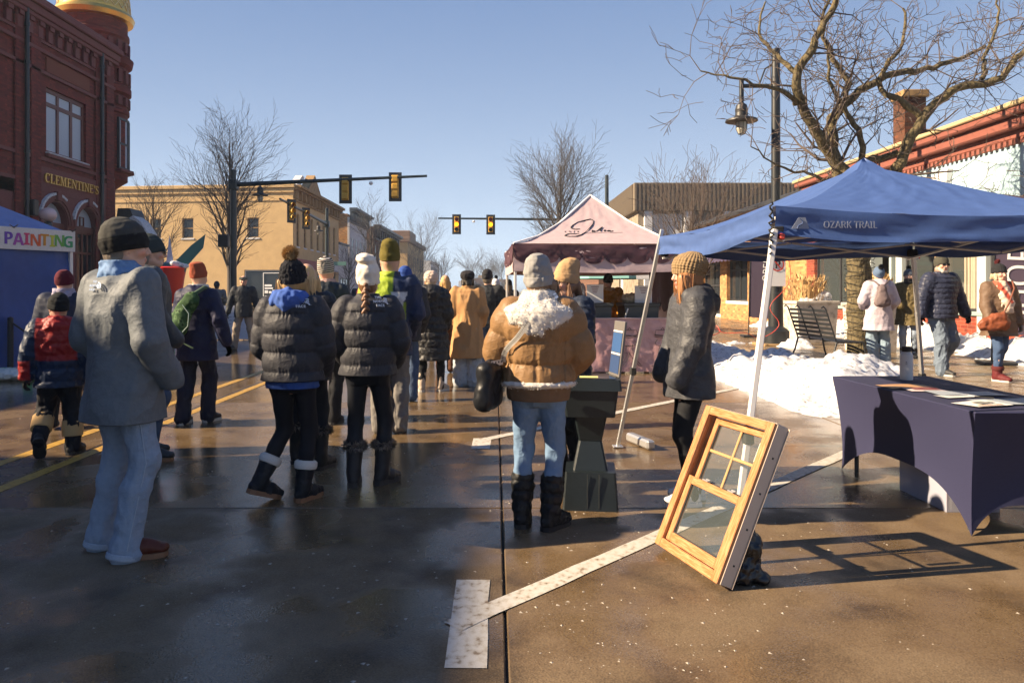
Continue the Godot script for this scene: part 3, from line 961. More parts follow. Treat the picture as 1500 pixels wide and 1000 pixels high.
	if cut.is_empty():
		var wst: float = C.get("waist", 0.0)
		if hem < 0.7:
			rows.append([hem, 0.20 + C.get("flare", 0.03), 0.165 + C.get("flare", 0.03)])
			rows.append([0.75, 0.195 + C.get("flare", 0.03) * 0.5, 0.15])
		elif hem < 0.9:
			rows.append([hem, hipx + 0.012 + C.get("flare", 0.0), 0.135 + C.get("flare", 0.0)])
		rows.append([0.93, hipx + 0.008 + C.get("flare", 0.0) * 0.5, 0.132])
		rows.append([1.10, hipx - 0.018 - wst, 0.118 - wst])
		rows.append([1.28, (0.17 if fem else 0.19), 0.128 if not fem else 0.125])
		rows.append([1.38, (0.172 if fem else 0.2), 0.112])
		rows.append([1.45, (0.13 if fem else 0.15), 0.09])
		rows.append([1.495, 0.085, 0.078])
		rows.append([1.495 + C.get("collar", 0.035), 0.073, 0.073])
	else:
		rows = cut
	var R := []
	for r in rows:
		var q := Vector3(0, r[0] - 0.93, 0.0 if r[0] > 0.93 else 0.0) * s
		var cc := up * q if r[0] > 0.93 else pel + q + Vector3(0, 0, 0)
		var tb := bk * (0.35 if r[0] > 1.47 else 1.0)
		R.append([cc.y, cc.x, cc.z - (0.012 * s if r[0] > 1.2 else 0.0), r[1] * s + tb, r[2] * s + tb])
	P = []
	P.append(loft(R, {"pitch": C.get("pitch", 0.1) * s, "amp": C.get("amp", 0.0), "pleat": C.get("pleat", 0.0), "vseam": C.get("vseam", 0.0)}))
	var sb: float = C.get("sleeve", bk * 0.75)
	for k in 2:
		P.append(cap(sh[k], el[k], 0.068 * s + sb, 0.056 * s + sb, {"pitch": C.get("pitch", 0.1) * s, "amp": C.get("amp", 0.0) * 0.8, "k": C.get("arm_k", 0.045)}))
		P.append(cap(el[k], el[k].lerp(wr[k], C.get("cuff_at", 1.0)), 0.056 * s + sb, 0.042 * s + sb * 0.8, {"pitch": C.get("pitch", 0.1) * s, "amp": C.get("amp", 0.0) * 0.7, "k": C.get("arm_k", 0.045) * 0.6}))
	if C.get("hood", 0.0) > 0.0:
		var hr: float = C.hood
		for q in 7:
			var a := PI * (q / 6.0)
			var a2 := PI * (minf(q + 1, 6) / 6.0)
			if q < 6:
				P.append(cap(T.call(cos(a) * 0.115, 1.475 + sin(a) * 0.01, 0.035 - sin(a) * 0.13), T.call(cos(a2) * 0.115, 1.475 + sin(a2) * 0.01, 0.035 - sin(a2) * 0.13), hr * s * (0.75 + 0.35 * sin(a)), hr * s * (0.75 + 0.35 * sin(a2)), {"k": 0.02}))
		P.append(cap(T.call(-0.05, 1.43, -0.13), T.call(0.05, 1.43, -0.13), hr * s * 1.05, hr * s * 1.05, {"k": 0.03}))
		P.append(cap(T.call(0, 1.43, -0.13), T.call(0, 1.36, -0.14), hr * s * 1.0, hr * s * 0.5, {"k": 0.04}))
	for e in C.get("extra", []): P.append(cap(T.call(e[0], e[1], e[2]), T.call(e[3], e[4], e[5]), e[6] * s, e[7] * s, {"k": 0.05, "s": e[8]}))
	creased = true
	var jn := net(P, C.get("cell", cell), 0.035, C.get("fold", 0.008), C.get("ff", 9.0), C.get("fsy", 1.0), int(H * 777))
	creased = false
	if C.has("paint"): jn = paint(jn, C.paint)
	var jacket := part(root, C.get("name", "jacket"), net_mesh(jn), C.mat)
	# collars, scarves, hems and waistbands
	for q in o.get("layers", []):
		var cr := []
		for r in q.get("rows", [[1.46, 0.10, 0.10], [1.50, 0.098, 0.098], [1.56, 0.09, 0.092]]):
			var cc: Vector3 = T.call(0, r[0], r[3] if r.size() > 3 else -0.012) if r[0] > 0.93 else pel + Vector3(0, (r[0] - 0.93) * s, 0)
			cr.append([cc.y, cc.x, cc.z, r[1] * s, r[2] * s])
		var qp := [loft(cr)]
		for e in q.get("extra", []): qp.append(cap(T.call(e[0], e[1], e[2]), T.call(e[3], e[4], e[5]), e[6] * s, e[7] * s, {"k": 0.04, "s": e[8] if e.size() > 8 else Vector3.ONE}))
		var qn := net(qp, q.get("cell", minf(cell, 0.012)), 0.02, q.get("fold", 0.012), q.get("ff", 14.0), 1.0, 5)
		if q.has("paint"): qn = paint(qn, q.paint)
		var layer := part(root, q.get("name", "collar"), net_mesh(qn), q.mat)
		if q.has("tufts"):
			var tb := MB.new()
			for i in int(q.tufts):
				var vi := rng.randi() % int(qn.v.size())
				var nn: Vector3 = qn.n[vi]
				var p0: Vector3 = qn.v[vi] + Vector3(rng.randfn(), rng.randfn(), rng.randfn()) * 0.004
				var sd := nn.cross(Vector3(rng.randfn(), rng.randfn(), rng.randfn())).normalized()
				tb.col = Color(0.62, 0.59, 0.55) * rng.randf_range(0.8, 1.1)
				tb.tri(p0 - sd * 0.0035, p0 + sd * 0.0035, p0 + (nn + sd * rng.randfn() * 0.8 + Vector3(rng.randfn(), rng.randfn(), rng.randfn()) * 0.5).normalized() * rng.randf_range(0.003, 0.007))
			part(layer, "pile", tb.mesh(), M.fur)
	# hat, hair
	var hat: Dictionary = o.get("hat", {})
	if not hat.is_empty():
		var hrw: Array = hat.get("rows", [[-0.015, 0, -0.014, 0.087, 0.107], [0.03, 0, -0.014, 0.092, 0.111], [0.065, 0, -0.016, 0.088, 0.106], [0.10, 0, -0.02, 0.07, 0.086], [0.125, 0, -0.024, 0.045, 0.056], [0.14, 0, -0.026, 0.012, 0.016]])
		var hp := [loft(hrw, {"ribs": hat.get("ribs", 0), "rib_amp": hat.get("rib_amp", 0.0), "pitch": hat.get("pitch", 0.03), "amp": hat.get("amp", 0.0), "k": 0.008})]
		if hat.get("cuff", 0.0) > 0.0:
			var cy: float = hat.get("cuff_y", -0.025)
			hp.append(loft([[cy, 0, -0.014, 0.0915, 0.111], [cy + hat.cuff * 0.5, 0, -0.014, 0.097, 0.117], [cy + hat.cuff, 0, -0.015, 0.0945, 0.114]], {"ribs": hat.get("ribs", 0), "rib_amp": hat.get("rib_amp", 0.0), "k": 0.003}))
		for e in hat.get("extra", []): hp.append(e)
		var hn := net(hp, hat.get("cell", clampf(cell * 0.55, 0.0055, 0.016)), 0.012, hat.get("fold", 0.005), hat.get("ff", 16.0), 1.0, int(H * 333))
		if hat.has("paint"): hn = paint(hn, hat.paint)
		var tilt := Transform3D(Basis.from_euler(Vector3(hat.get("tilt", -0.22), 0, 0)), Vector3(0, 0.022, 0))
		var hat_node := part(root, hat.get("name", "hat"), net_mesh(hn), hat.mat, head_xf * tilt)
		if hat.has("pom"):
			var b := MB.new()
			var pr: float = hat.get("pom_r", 0.042)
			var ctr := Vector3(0, float(hrw[-1][0]) + pr * 0.6, -0.026)
			b.add(net([cap(ctr, ctr, pr * 0.8, pr * 0.8)], 0.012, 0.01, 0.006, 30.0))
			for i in b.c.size(): b.c[i] = hat.pom * 0.8
			fur(b, ctr, pr * 0.72, 1600, pr * 0.5, hat.pom)
			part(hat_node, "pompom", b.mesh(), M.fur)
	var hair: Dictionary = o.get("hair", {})
	if not hair.is_empty():
		var b := MB.new()
		var base := MB.new()
		var hc: Color = hair.col
		var hpz := []
		# close cap of hair under the hat line
		hpz.append(cap(Vector3(0, 0.015, -0.03), Vector3(0, -0.03, -0.035), 0.098, 0.09, {"s": Vector3(0.83, 1, 0.86)}))
		var lo: float = hair.get("len", 0.0)
		if lo > 0.0 and not hair.has("braid"):
			for q in hair.get("locks", [[-0.07, 0.0], [0.07, 0.0], [0.0, -0.09], [-0.05, -0.07], [0.05, -0.07]]):
				hpz.append(cap(Vector3(q[0], -0.03, q[1]), Vector3(q[0] * 1.15, -0.03 - lo, q[1] + (-0.03 if q[1] < 0 else 0.03)), 0.035, 0.018, {"k": 0.03}))
		var hnn := net(hpz, 0.010, 0.02, 0.008, 26.0, 0.25, 9)
		var hx := head_xf
		base.col = hc
		base.add(hnn, hx)
		var col0 := base.c.size()
		if hair.has("braid"):
			var p0: Vector3 = head_xf * Vector3(0, -0.06, -0.105)
			var n: int = hair.braid
			for q in n:
				var t := float(q) / n
				var dn: Vector3 = up.basis * Vector3(0, -0.026 * q, -0.05 - 0.018 * sin(t * PI)) * s
				var c0 := p0 + dn + up.basis * Vector3(0.011 * (1 if q % 2 else -1), 0, 0)
				base.col = hc * (0.8 + 0.4 * (q % 2))
				base.add(net([cap(c0 + Vector3(-0.012 if q % 2 else 0.012, 0.014, 0), c0 + Vector3(0.008 if q % 2 else -0.008, -0.016, 0), 0.02 * (1.0 - 0.3 * t), 0.014)], 0.008, 0.01, 0.003, 60.0))
		# loose strands
		var ns: int = hair.get("strands", 0)
		for q in ns:
			var lk: Array = hair.get("locks", [[-0.07, 0.0], [0.07, 0.0], [0.0, -0.09]])[rng.randi() % hair.get("locks", [0, 0, 0]).size()]
			var x0: float = lk[0] + rng.randfn() * 0.014
			var z0: float = lk[1] + rng.randfn() * 0.014
			var dz := -0.03 if lk[1] < 0.0 else 0.03
			var pts := []
			var rr := []
			for j in 6:
				var t := j / 5.0
				pts.append(head_xf * Vector3(x0 * (1.0 + 0.35 * t) + sin(t * 5.0 + q) * 0.006, 0.0 - (lo + 0.05) * t * rng.randf_range(0.92, 1.05), z0 + dz * t + 0.012 * cos(t * 4.0 + q * 1.7)))
				rr.append(0.0032 * (1.0 - 0.7 * t))
			base.col = hc * rng.randf_range(0.65, 1.45)
			base.tube(pts, rr, 3, false)
		part(root, "hair", base.mesh(), M.hair)
	rigs[root] = {"head": head_xf, "up": up, "s": s, "sh": sh, "el": el, "wr": wr, "knees": knees, "ankles": ankles, "pel": pel, "jacket": jacket}
	return root
# ---------------------------------------------------------------- ground, road, pavements, snow
func strip(b: MB, x0: float, z0: float, x1: float, z1: float, w: float, y: float) -> void:
	var d := Vector3(x1 - x0, 0, z1 - z0)
	var n := Vector3(-d.z, 0, d.x).normalized() * w * 0.5
	var steps := int(maxf(1.0, d.length() / 0.22))
	var prev := []
	for i in steps + 1:
		var p := Vector3(x0, y, z0) + d * (float(i) / steps)
		var cur := [p + n * rng.randf_range(0.9, 1.07), p - n * rng.randf_range(0.9, 1.07)]
		if i > 0: b.quad(prev[0], cur[0], cur[1], prev[1]) if n.cross(d).y > 0 else b.quad(prev[1], cur[1], cur[0], prev[0])
		prev = cur

func setting() -> void:
	var b := MB.new()
	b.quad(Vector3(-450, -0.2, 60), Vector3(450, -0.2, 60), Vector3(450, -0.2, -800), Vector3(-450, -0.2, -800))
	structure("ground", b.mesh(), M.ground)
	# road: dark bed with concrete slabs laid on it
	b = MB.new()
	b.box(Vector3(-12.6, -0.15, -400), Vector3(5.5, -0.018, 14))
	var road := structure("road", b.mesh(), M.joint)
	var xs := [-12.6, -10.75, -7.15, -3.62, 0.045, 3.65, 5.5]
	var zs := [9.5, 4.9, 0.3, -4.9, -9.5, -14.1, -18.7, -23.3, -27.9, -32.5]
	for j in zs.size() - 1:
		for i in xs.size() - 1:
			b = MB.new()
			b.box(Vector3(xs[i] + 0.006, -0.12, zs[j + 1] + 0.005), Vector3(xs[i + 1] - 0.006, rng.randf_range(-0.001, 0.001), zs[j] - 0.005), 0.006)
			part(road, "slab", b.mesh(), M["road%d" % (0 if j < 3 else (1 if j == 3 else 2))])
	b = MB.new()
	b.box(Vector3(-12.6, -0.12, -400), Vector3(5.5, -0.001, -32.51))
	b.box(Vector3(-90, -0.12, -53), Vector3(-12.61, -0.002, -41))
	b.box(Vector3(5.51, -0.12, -53), Vector3(90, -0.002, -41))
	part(road, "far_road", b.mesh(), M.road2)
	# painted lines
	b = MB.new()
	for q in [[-0.115, -2.82, -0.105, -3.68], [-0.13, -6.72, -0.12, -7.2], [-0.1, -10.7, -0.1, -11.5], [-0.1, -14.6, -0.1, -15.4]]:
		strip(b, q[0], q[1], q[2], q[3], 0.165, 0.0025)
	part(road, "stall_mark", b.mesh(), M.paint)
	for q in [[-0.18, -3.17, 4.3, -7.83], [-0.1, -7.14, 4.3, -11.7], [-0.1, -11.0, 4.3, -15.6], [-0.1, -14.9, 4.3, -19.5], [-0.18, 0.73, 4.3, -3.93]]:
		b = MB.new()
		strip(b, q[0], q[1], q[2], q[3], 0.115, 0.0045)
		part(road, "stall_line", b.mesh(), M.paint)
	for x in [-3.53, -4.06]:
		b = MB.new()
		strip(b, x, 6.0, x, -39.0, 0.115, 0.003)
		part(road, "centre_line", b.mesh(), M.yellow)
	# kerbs and pavements
	for sd in [[5.5, 10.7, 1.0], [-17.6, -12.6, -1.0]]:
		for zz in [[-40.0, 14.0], [-400.0, -54.0]]:
			b = MB.new()
			var k0: float = sd[0] if sd[2] > 0 else sd[1] - 0.16
			b.box(Vector3(k0, -0.1, zz[0]), Vector3(k0 + 0.16, 0.145, zz[1]), 0.02)
			structure("kerb", b.mesh(), M.walk)
			b = MB.new()
			var w0: float = sd[0] + (0.16 if sd[2] > 0 else 0.0)
			var w1: float = sd[1] - (0.0 if sd[2] > 0 else 0.16)
			b.box(Vector3(w0, -0.1, zz[0]), Vector3(w1, 0.12, zz[1]))
			var pave := structure("pavement", b.mesh(), M.joint)
			# paving flags
			if zz[1] > 0:
				var n := 3
				var z := 2.0 if sd[2] > 0 else -8.0
				while z > -40.0:
					for i in n:
						var f := MB.new()
						var xa := lerpf(w0, w1, float(i) / n)
						var xb := lerpf(w0, w1, float(i + 1) / n)
						f.box(Vector3(xa + 0.004, 0.05, z - 1.75), Vector3(xb - 0.004, 0.14, z - 0.008), 0.006)
						part(pave, "flag", f.mesh(), M.walk)
					z -= 1.75
			else:
				b = MB.new()
				b.box(Vector3(w0, 0.05, zz[0]), Vector3(w1, 0.135, zz[1]))
				part(pave, "far_flags", b.mesh(), M.walk)
	# snow: a heightfield sheet of banks along the right kerb and under the shop walls
	snow_bank("ridge of ploughed snow piled along the kerb by the bench", 3.35, 7.6, -19.0, -7.8, func(x: float, z: float) -> float:
		var hgt := 0.0
		for q in [[4.3, -9.1, 0.75, 0.8, 0.55], [4.95, -10.1, 0.75, 1.0, 0.7], [4.25, -10.7, 0.7, 1.2, 0.5], [5.6, -11.2, 0.75, 1.0, 0.6], [4.9, -13.2, 1.1, 1.6, 0.5], [4.6, -16.2, 1.0, 2.2, 0.45], [6.8, -16.9, 0.5, 0.7, 0.5], [3.95, -13.0, 0.7, 1.8, 0.25], [6.1, -18.0, 1.2, 1.0, 0.3]]:
			var e := pow((x - q[0]) / q[2], 2) + pow((z - q[1]) / q[3], 2)
			hgt += 0.60 * q[4] * exp(-e * 1.3)
		return hgt)
	snow_bank("low snow bank shovelled against the red brick shop wall", 8.6, 10.5, -24.0, -12.0, func(x: float, z: float) -> float:
		return 0.14 + 0.38 * exp(-pow((x - 10.2) / 0.85, 2) * 1.4) - 0.1 * (1.0 if x < 8.9 else 0.0) + 0.1 * sin(z * 1.3) * exp(-pow((x - 9.9) / 0.7, 2)))
	snow_bank("thin snow strip against the tan brick shop wall", 8.8, 10.4, -27.6, -25.0, func(x: float, z: float) -> float:
		return 0.13 + 0.22 * exp(-pow((x - 9.7) / 0.6, 2) - pow((z + 26.3) / 0.8, 2)))
	# loose grit and slush crumbs on the road
	var mm := MultiMesh.new()
	mm.transform_format = MultiMesh.TRANSFORM_3D
	b = MB.new()
	b.tri(Vector3(-1, 0, -0.6), Vector3(0.8, 0, -0.8), Vector3(0.1, 0.7, 0))
	b.tri(Vector3(0.8, 0, -0.8), Vector3(0.5, 0, 1), Vector3(0.1, 0.7, 0))
	b.tri(Vector3(0.5, 0, 1), Vector3(-1, 0, -0.6), Vector3(0.1, 0.7, 0))
	mm.mesh = b.mesh()
	mm.instance_count = 15000
	for i in 15000:
		var z := -2.2 - pow(rng.randf(), 1.6) * 11.0
		var x := rng.randf_range(-0.72, 0.74) * -z
		var sc := 0.0012 + pow(rng.randf(), 18.0) * 0.010
		if rng.randf() < 0.25:
			x = lerpf(x, [0.9, 0.7, -1.2, 1.6, -0.3][i % 5], 0.8)
			z = lerpf(z, [-3.2, -2.95, -3.4, -3.9, -5.6][i % 5], 0.8)
		mm.set_instance_transform(i, Transform3D(Basis(Vector3.UP, rng.randf() * TAU).scaled(Vector3(1, 0.6, 1) * sc), Vector3(x, 0.0, z)))
	var g := MultiMeshInstance3D.new()
	g.name = "grit"
	g.multimesh = mm
	g.material_override = mat(Color(0.34, 0.30, 0.25), 0.7)
	add_child(g)
	g.set_meta("kind", "stuff")
	g.set_meta("label", "pale salt grit and slush crumbs scattered over the road")
	g.set_meta("category", "grit")

func snow_bank(label: String, x0: float, x1: float, z0: float, z1: float, f: Callable) -> void:
	var b := MB.new()
	var st := 0.07
	var n1 := noise(FastNoiseLite.TYPE_SIMPLEX, 1.1, 4, 77)
	var n2 := noise(FastNoiseLite.TYPE_SIMPLEX, 6.0, 4, 78)
	var nx := int((x1 - x0) / st)
	var nz := int((z1 - z0) / st)
	var hh := []
	for j in nz + 1:
		var row := PackedFloat32Array()
		for i in nx + 1:
			var x := x0 + i * st
			var z := z0 + j * st
			var h: float = f.call(x, z)
			var m := clampf(h * 5.0 - 0.35, 0.0, 1.0)
			h = h - 0.06 + m * (n1.get_noise_2d(x, z) * 0.13 + absf(n2.get_noise_2d(x, z)) * 0.09) + n1.get_noise_2d(x * 2.0, z * 2.0) * 0.04
			var ed := minf(minf(x - x0, x1 - x), minf(z - z0, z1 - z))
			row.append(lerpf(-0.05, h, clampf(ed / 0.25, 0, 1)))
		hh.append(row)
	var at_ := func(i: int, j: int) -> Vector3: return Vector3(x0 + i * st, hh[j][i], z0 + j * st)
	var nrm := func(i: int, j: int) -> Vector3:
		var a: float = hh[j][mini(i + 1, nx)] - hh[j][maxi(i - 1, 0)]
		var c: float = hh[mini(j + 1, nz)][i] - hh[maxi(j - 1, 0)][i]
		return Vector3(-a, 2 * st, -c).normalized()
	for j in nz:
		for i in nx:
			if maxf(maxf(hh[j][i], hh[j + 1][i]), maxf(hh[j][i + 1], hh[j + 1][i + 1])) < -0.02: continue
			b.quad_s(at_.call(i, j + 1), at_.call(i + 1, j + 1), at_.call(i + 1, j), at_.call(i, j), nrm.call(i, j + 1), nrm.call(i + 1, j + 1), nrm.call(i + 1, j), nrm.call(i, j))
	var o := part(self, uname("snow"), b.mesh(), M.snow)
	o.set_meta("kind", "stuff")
	o.set_meta("label", label)
	o.set_meta("category", "snow")
# ---------------------------------------------------------------- buildings
# facades are drawn in a frame with x along the wall, y up and z out of the wall
func face_px(x: float) -> Transform3D: return Transform3D(Basis(Vector3(0, 0, -1), Vector3.UP, Vector3(1, 0, 0)), Vector3(x, 0, 0))
func face_nx(x: float) -> Transform3D: return Transform3D(Basis(Vector3(0, 0, 1), Vector3.UP, Vector3(-1, 0, 0)), Vector3(x, 0, 0))
func face_pz(z: float) -> Transform3D: return Transform3D(Basis.IDENTITY, Vector3(0, 0, z))

# wall sheet with rectangular openings [x0, y0, x1, y1] and their reveals
func wall(b: MB, x0: float, x1: float, y0: float, y1: float, holes: Array, deep := 0.3) -> void:
	var xs := [x0, x1]
	var ys := [y0, y1]
	for h in holes:
		for v in [h[0], h[2]]:
			if v > x0 and v < x1 and not (v in xs): xs.append(v)
		for v in [h[1], h[3]]:
			if v > y0 and v < y1 and not (v in ys): ys.append(v)
	xs.sort()
	ys.sort()
	for i in xs.size() - 1:
		for j in ys.size() - 1:
			var cx: float = (xs[i] + xs[i + 1]) * 0.5
			var cy: float = (ys[j] + ys[j + 1]) * 0.5
			var open := false
			for h in holes:
				if cx > h[0] and cx < h[2] and cy > h[1] and cy < h[3]: open = true
			if not open: b.quad(Vector3(xs[i], ys[j], 0), Vector3(xs[i + 1], ys[j], 0), Vector3(xs[i + 1], ys[j + 1], 0), Vector3(xs[i], ys[j + 1], 0))
	for h in holes:
		b.quad(Vector3(h[0], h[1], -deep), Vector3(h[0], h[1], 0), Vector3(h[0], h[3], 0), Vector3(h[0], h[3], -deep))
		b.quad(Vector3(h[2], h[1], 0), Vector3(h[2], h[1], -deep), Vector3(h[2], h[3], -deep), Vector3(h[2], h[3], 0))
		b.quad(Vector3(h[0], h[1], 0), Vector3(h[0], h[1], -deep), Vector3(h[2], h[1], -deep), Vector3(h[2], h[1], 0))
		b.quad(Vector3(h[0], h[3], -deep), Vector3(h[0], h[3], 0), Vector3(h[2], h[3], 0), Vector3(h[2], h[3], -deep))

# window: frame bars with a pane in each light; xf's origin is the lower left corner of the opening
func window(parent: Node, xf: Transform3D, w: float, h: float, xd: Array, yd: Array, fw: float, fm: Material, gm: Material, sill: Material = null) -> MeshInstance3D:
	var b := MB.new()
	b.box(Vector3(0, 0, -0.05), Vector3(fw, h, 0.05)); b.box(Vector3(w - fw, 0, -0.05), Vector3(w, h, 0.05))
	b.box(Vector3(fw, 0, -0.05), Vector3(w - fw, fw, 0.05)); b.box(Vector3(fw, h - fw, -0.05), Vector3(w - fw, h, 0.05))
	for x in xd: b.box(Vector3(x - fw * 0.5, fw, -0.045), Vector3(x + fw * 0.5, h - fw, 0.045))
	for y in yd: b.box(Vector3(fw, y - fw * 0.5, -0.04), Vector3(w - fw, y + fw * 0.5, 0.04))
	var o := part(parent, "window", b.mesh(), fm, xf)
	var X := [fw * 0.5] + xd + [w - fw * 0.5]
	var Y := [fw * 0.5] + yd + [h - fw * 0.5]
	for i in X.size() - 1:
		for j in Y.size() - 1:
			var p := MB.new()
			p.box(Vector3(X[i], Y[j], -0.008), Vector3(X[i + 1], Y[j + 1], 0.0))
			part(o, "pane", p.mesh(), gm)
	if sill:
		var p := MB.new()
		p.box(Vector3(-0.1, -0.14, -0.1), Vector3(w + 0.1, 0.0, 0.22), 0.015)
		part(o, "sill", p.mesh(), sill)
	return o

func arch_poly(w: float, y0: float, ys: float, r_out: float, r_in: float) -> PackedVector2Array:
	var p := PackedVector2Array()
	for i in 17: p.append(Vector2(cos(PI * i / 16.0), sin(PI * i / 16.0)) * r_out + Vector2(0, ys))
	for i in 17: p.append(Vector2(cos(PI * (16 - i) / 16.0), sin(PI * (16 - i) / 16.0)) * r_in + Vector2(0, ys))
	return p

func corner_house() -> void:
	# red brick corner building, wall on the street line x = -17.5, 26 to 34.4 m down the street
	var o := thing("brick_building", "dark red brick corner building with gold domed turret and gilt CLEMENTINE'S lettering", "building", Vector3(-17.5, 0, 0))
	var F := face_px(0.0)
	var b := MB.new()
	b.xf = F
	var holes := [[29.25, 6.75, 32.1, 9.35], [22.6, 6.75, 25.4, 9.35]]
	for a in [[29.75, 0.86], [32.05, 0.86]]: holes.append([a[0] - a[1], 0.14, a[0] + a[1], 4.05])
	wall(b, 20.0, 34.4, 5.0, 12.2, holes.slice(0, 2), 0.3)
	b.box(Vector3(20.0, 0, -12), Vector3(35.2, 12.3, -0.31))
	part(o, "wall", b.mesh(), M.red_brick)
	# stone ground floor with two arches cut through
	b = MB.new()
	b.xf = F
	wall(b, 20.0, 28.6, 0.1, 5.45, [], 0.2)
	b.xf = F * at(0, 0, 0.06)
	for a in [29.75, 32.05]:
		var lo := Vector2(a - 1.15, 0.1)
		var poly := PackedVector2Array([Vector2(a - 1.15, 0.1), Vector2(a - 0.86, 0.1)])
		for i in 17: poly.append(Vector2(a, 4.05) + Vector2(-cos(PI * i / 16.0), sin(PI * i / 16.0)) * 0.86)
		poly.append_array([Vector2(a + 0.86, 0.1), Vector2(a + 1.15, 0.1), Vector2(a + 1.15, 5.2), Vector2(a - 1.15, 5.2)])
		b.prism(poly, -0.3, 0.0)
	b.box(Vector3(33.2, 0.1, -0.3), Vector3(34.4, 5.2, 0.0))
	b.box(Vector3(28.6, 5.2, -0.3), Vector3(34.4, 6.2, 0.02))
	part(o, "stone_front", b.mesh(), M.red_stone)
	for a in [29.75, 32.05]:
		b = MB.new()
		b.xf = F * at(a, 0, 0.07)
		b.prism(arch_poly(0, 0, 4.05, 1.12, 0.98), 0.0, 0.10)
		b.prism(arch_poly(0, 0, 4.05, 0.97, 0.87), 0.0, 0.05)
		b.box(Vector3(-0.14, 4.95, 0.0), Vector3(0.14, 5.32, 0.2), 0.02)
		part(o, "arch", b.mesh(), M.red_stone)
		b = MB.new()
		b.xf = F * at(a, 0, 0.07)
		var sp := PackedVector2Array()
		for i in 9: sp.append(Vector2(cos(PI * (0.32 + 0.6 * i / 8.0)), sin(PI * (0.32 + 0.6 * i / 8.0))) * 1.22 + Vector2(0, 4.05))
		for i in 9: sp.append(Vector2(cos(PI * (0.92 - 0.6 * i / 8.0)), sin(PI * (0.92 - 0.6 * i / 8.0))) * 1.125 + Vector2(0, 4.05))
		b.prism(sp, 0.005, 0.13)
		part(o, "snow_cap", b.mesh(), M.snow)
		# fanlight and doors
		b = MB.new()
		b.xf = F * at(a, 0, -0.2)
		var gp := PackedVector2Array()
		for i in 17: gp.append(Vector2(cos(PI * i / 16.0), sin(PI * i / 16.0)) * 0.9 + Vector2(0, 4.05))
		b.prism(gp, -0.02, 0.0)
		part(o, "fanlight", b.mesh(), M.glass_pale)
		b = MB.new()
		b.xf = F * at(a, 0, -0.16)
		b.box(Vector3(-0.87, 3.9, -0.04), Vector3(0.87, 4.12, 0.08)); b.box(Vector3(-0.16, 4.13, -0.02), Vector3(0.16, 4.17, 0.03)); b.box(Vector3(-0.16, 4.5, -0.02), Vector3(0.16, 4.54, 0.03)); b.box(Vector3(-0.16, 4.17, -0.02), Vector3(-0.12, 4.5, 0.03)); b.box(Vector3(0.12, 4.17, -0.02), Vector3(0.16, 4.5, 0.03))
		part(o, "transom", b.mesh(), M.frame_red)
		window(o, F * at(a - 0.86, 0.3, -0.18), 1.72, 3.6, [0.45, 0.86, 1.28], [1.0, 2.7], 0.09, M.frame_red, M.glass_dark)
	# upper windows
	for x in [29.25, 22.6]:
		var w := window(o, F * at(x, 6.75, -0.14), 2.85 if x > 28 else 2.8, 2.6, [0.95, 1.9], [1.98], 0.16, M.frame_red, M.glass_pale)
		b = MB.new()
		b.box(Vector3(-0.1, -0.14, 0.0), Vector3(2.95, 0.0, 0.3), 0.02)
		part(w, "sill", b.mesh(), M.red_stone)
		b = MB.new()
		b.box(Vector3(-0.05, 0.001, 0.06), Vector3(2.9, 0.06, 0.29), 0.02)
		part(w, "snow_cap", b.mesh(), M.snow)
		for k in 3:
			b = MB.new()
			b.box(Vector3(0.16 + k * 0.95, 0.12, -0.03), Vector3(0.85 + k * 0.95, 1.9, -0.015))
			part(w, "blind", b.mesh(), M.shade)
	# bands, sunk panel, pilasters
	b = MB.new()
	b.xf = F
	b.box(Vector3(20, 9.75, 0), Vector3(34.4, 9.9, 0.1), 0.02)
	b.box(Vector3(20, 10.55, 0), Vector3(34.4, 10.7, 0.12), 0.02)
	b.box(Vector3(20, 10.95, 0), Vector3(34.4, 11.05, 0.08))
	b.box(Vector3(20, 6.42, 0), Vector3(34.4, 6.56, 0.08))
	b.box(Vector3(20, 5.46, 0), Vector3(28.5, 5.6, 0.08))
	part(o, "band", b.mesh(), M.red_stone)
	b = MB.new()
	b.xf = F
	b.box(Vector3(29.2, 9.93, 0.0), Vector3(32.3, 10.5, 0.05))
	part(o, "terracotta_panel", b.mesh(), mat(Color(0.17, 0.05, 0.028), 0.9))
	for k in 22:
		b = MB.new()
		b.xf = F * at(20.4 + k * 0.63, 11.06, 0)
		b.box(Vector3(0, 0, 0.0), Vector3(0.3, 0.62, 0.12), 0.015)
		b.box(Vector3(0.0, 0.45, 0.12), Vector3(0.3, 0.62, 0.2), 0.015)
		part(o, "corbel", b.mesh(), M.red_stone)
	b = MB.new()
	b.xf = F
	b.box(Vector3(20, 11.68, 0), Vector3(34.5, 11.85, 0.24), 0.03)
	b.box(Vector3(20, 11.85, 0), Vector3(34.5, 12.15, 0.3), 0.03)
	b.box(Vector3(20, 12.15, -0.4), Vector3(34.55, 12.4, 0.42), 0.04)
	b.box(Vector3(20, 12.4, -0.4), Vector3(34.55, 12.62, 0.2), 0.04)
	part(o, "cornice", b.mesh(), M.red_stone)
	for x in [27.6, 28.5, 33.1, 34.0]:
		b = MB.new()
		b.xf = F
		b.box(Vector3(x - 0.35, 0.1, 0.02), Vector3(x + 0.3, 12.0, 0.1), 0.02)
		part(o, "pilaster", b.mesh(), M.red_brick)
	for x in [27.75, 33.05]:
		b = MB.new()
		b.xf = F
		b.cyl(Vector3(x, 0.4, 0.2), Vector3(x, 12.1, 0.2), 0.075, -1, 8)
		for y in [6.5, 9.8, 11.2, 2.4]: b.cyl(Vector3(x, y, 0.2), Vector3(x, y + 0.12, 0.2), 0.1, -1, 8)
		part(o, "downpipe", b.mesh(), M.black_metal)
	# lettering
	var tm := text_mesh("CLEMENTINE'S", 0.51, 0.06, true, true)
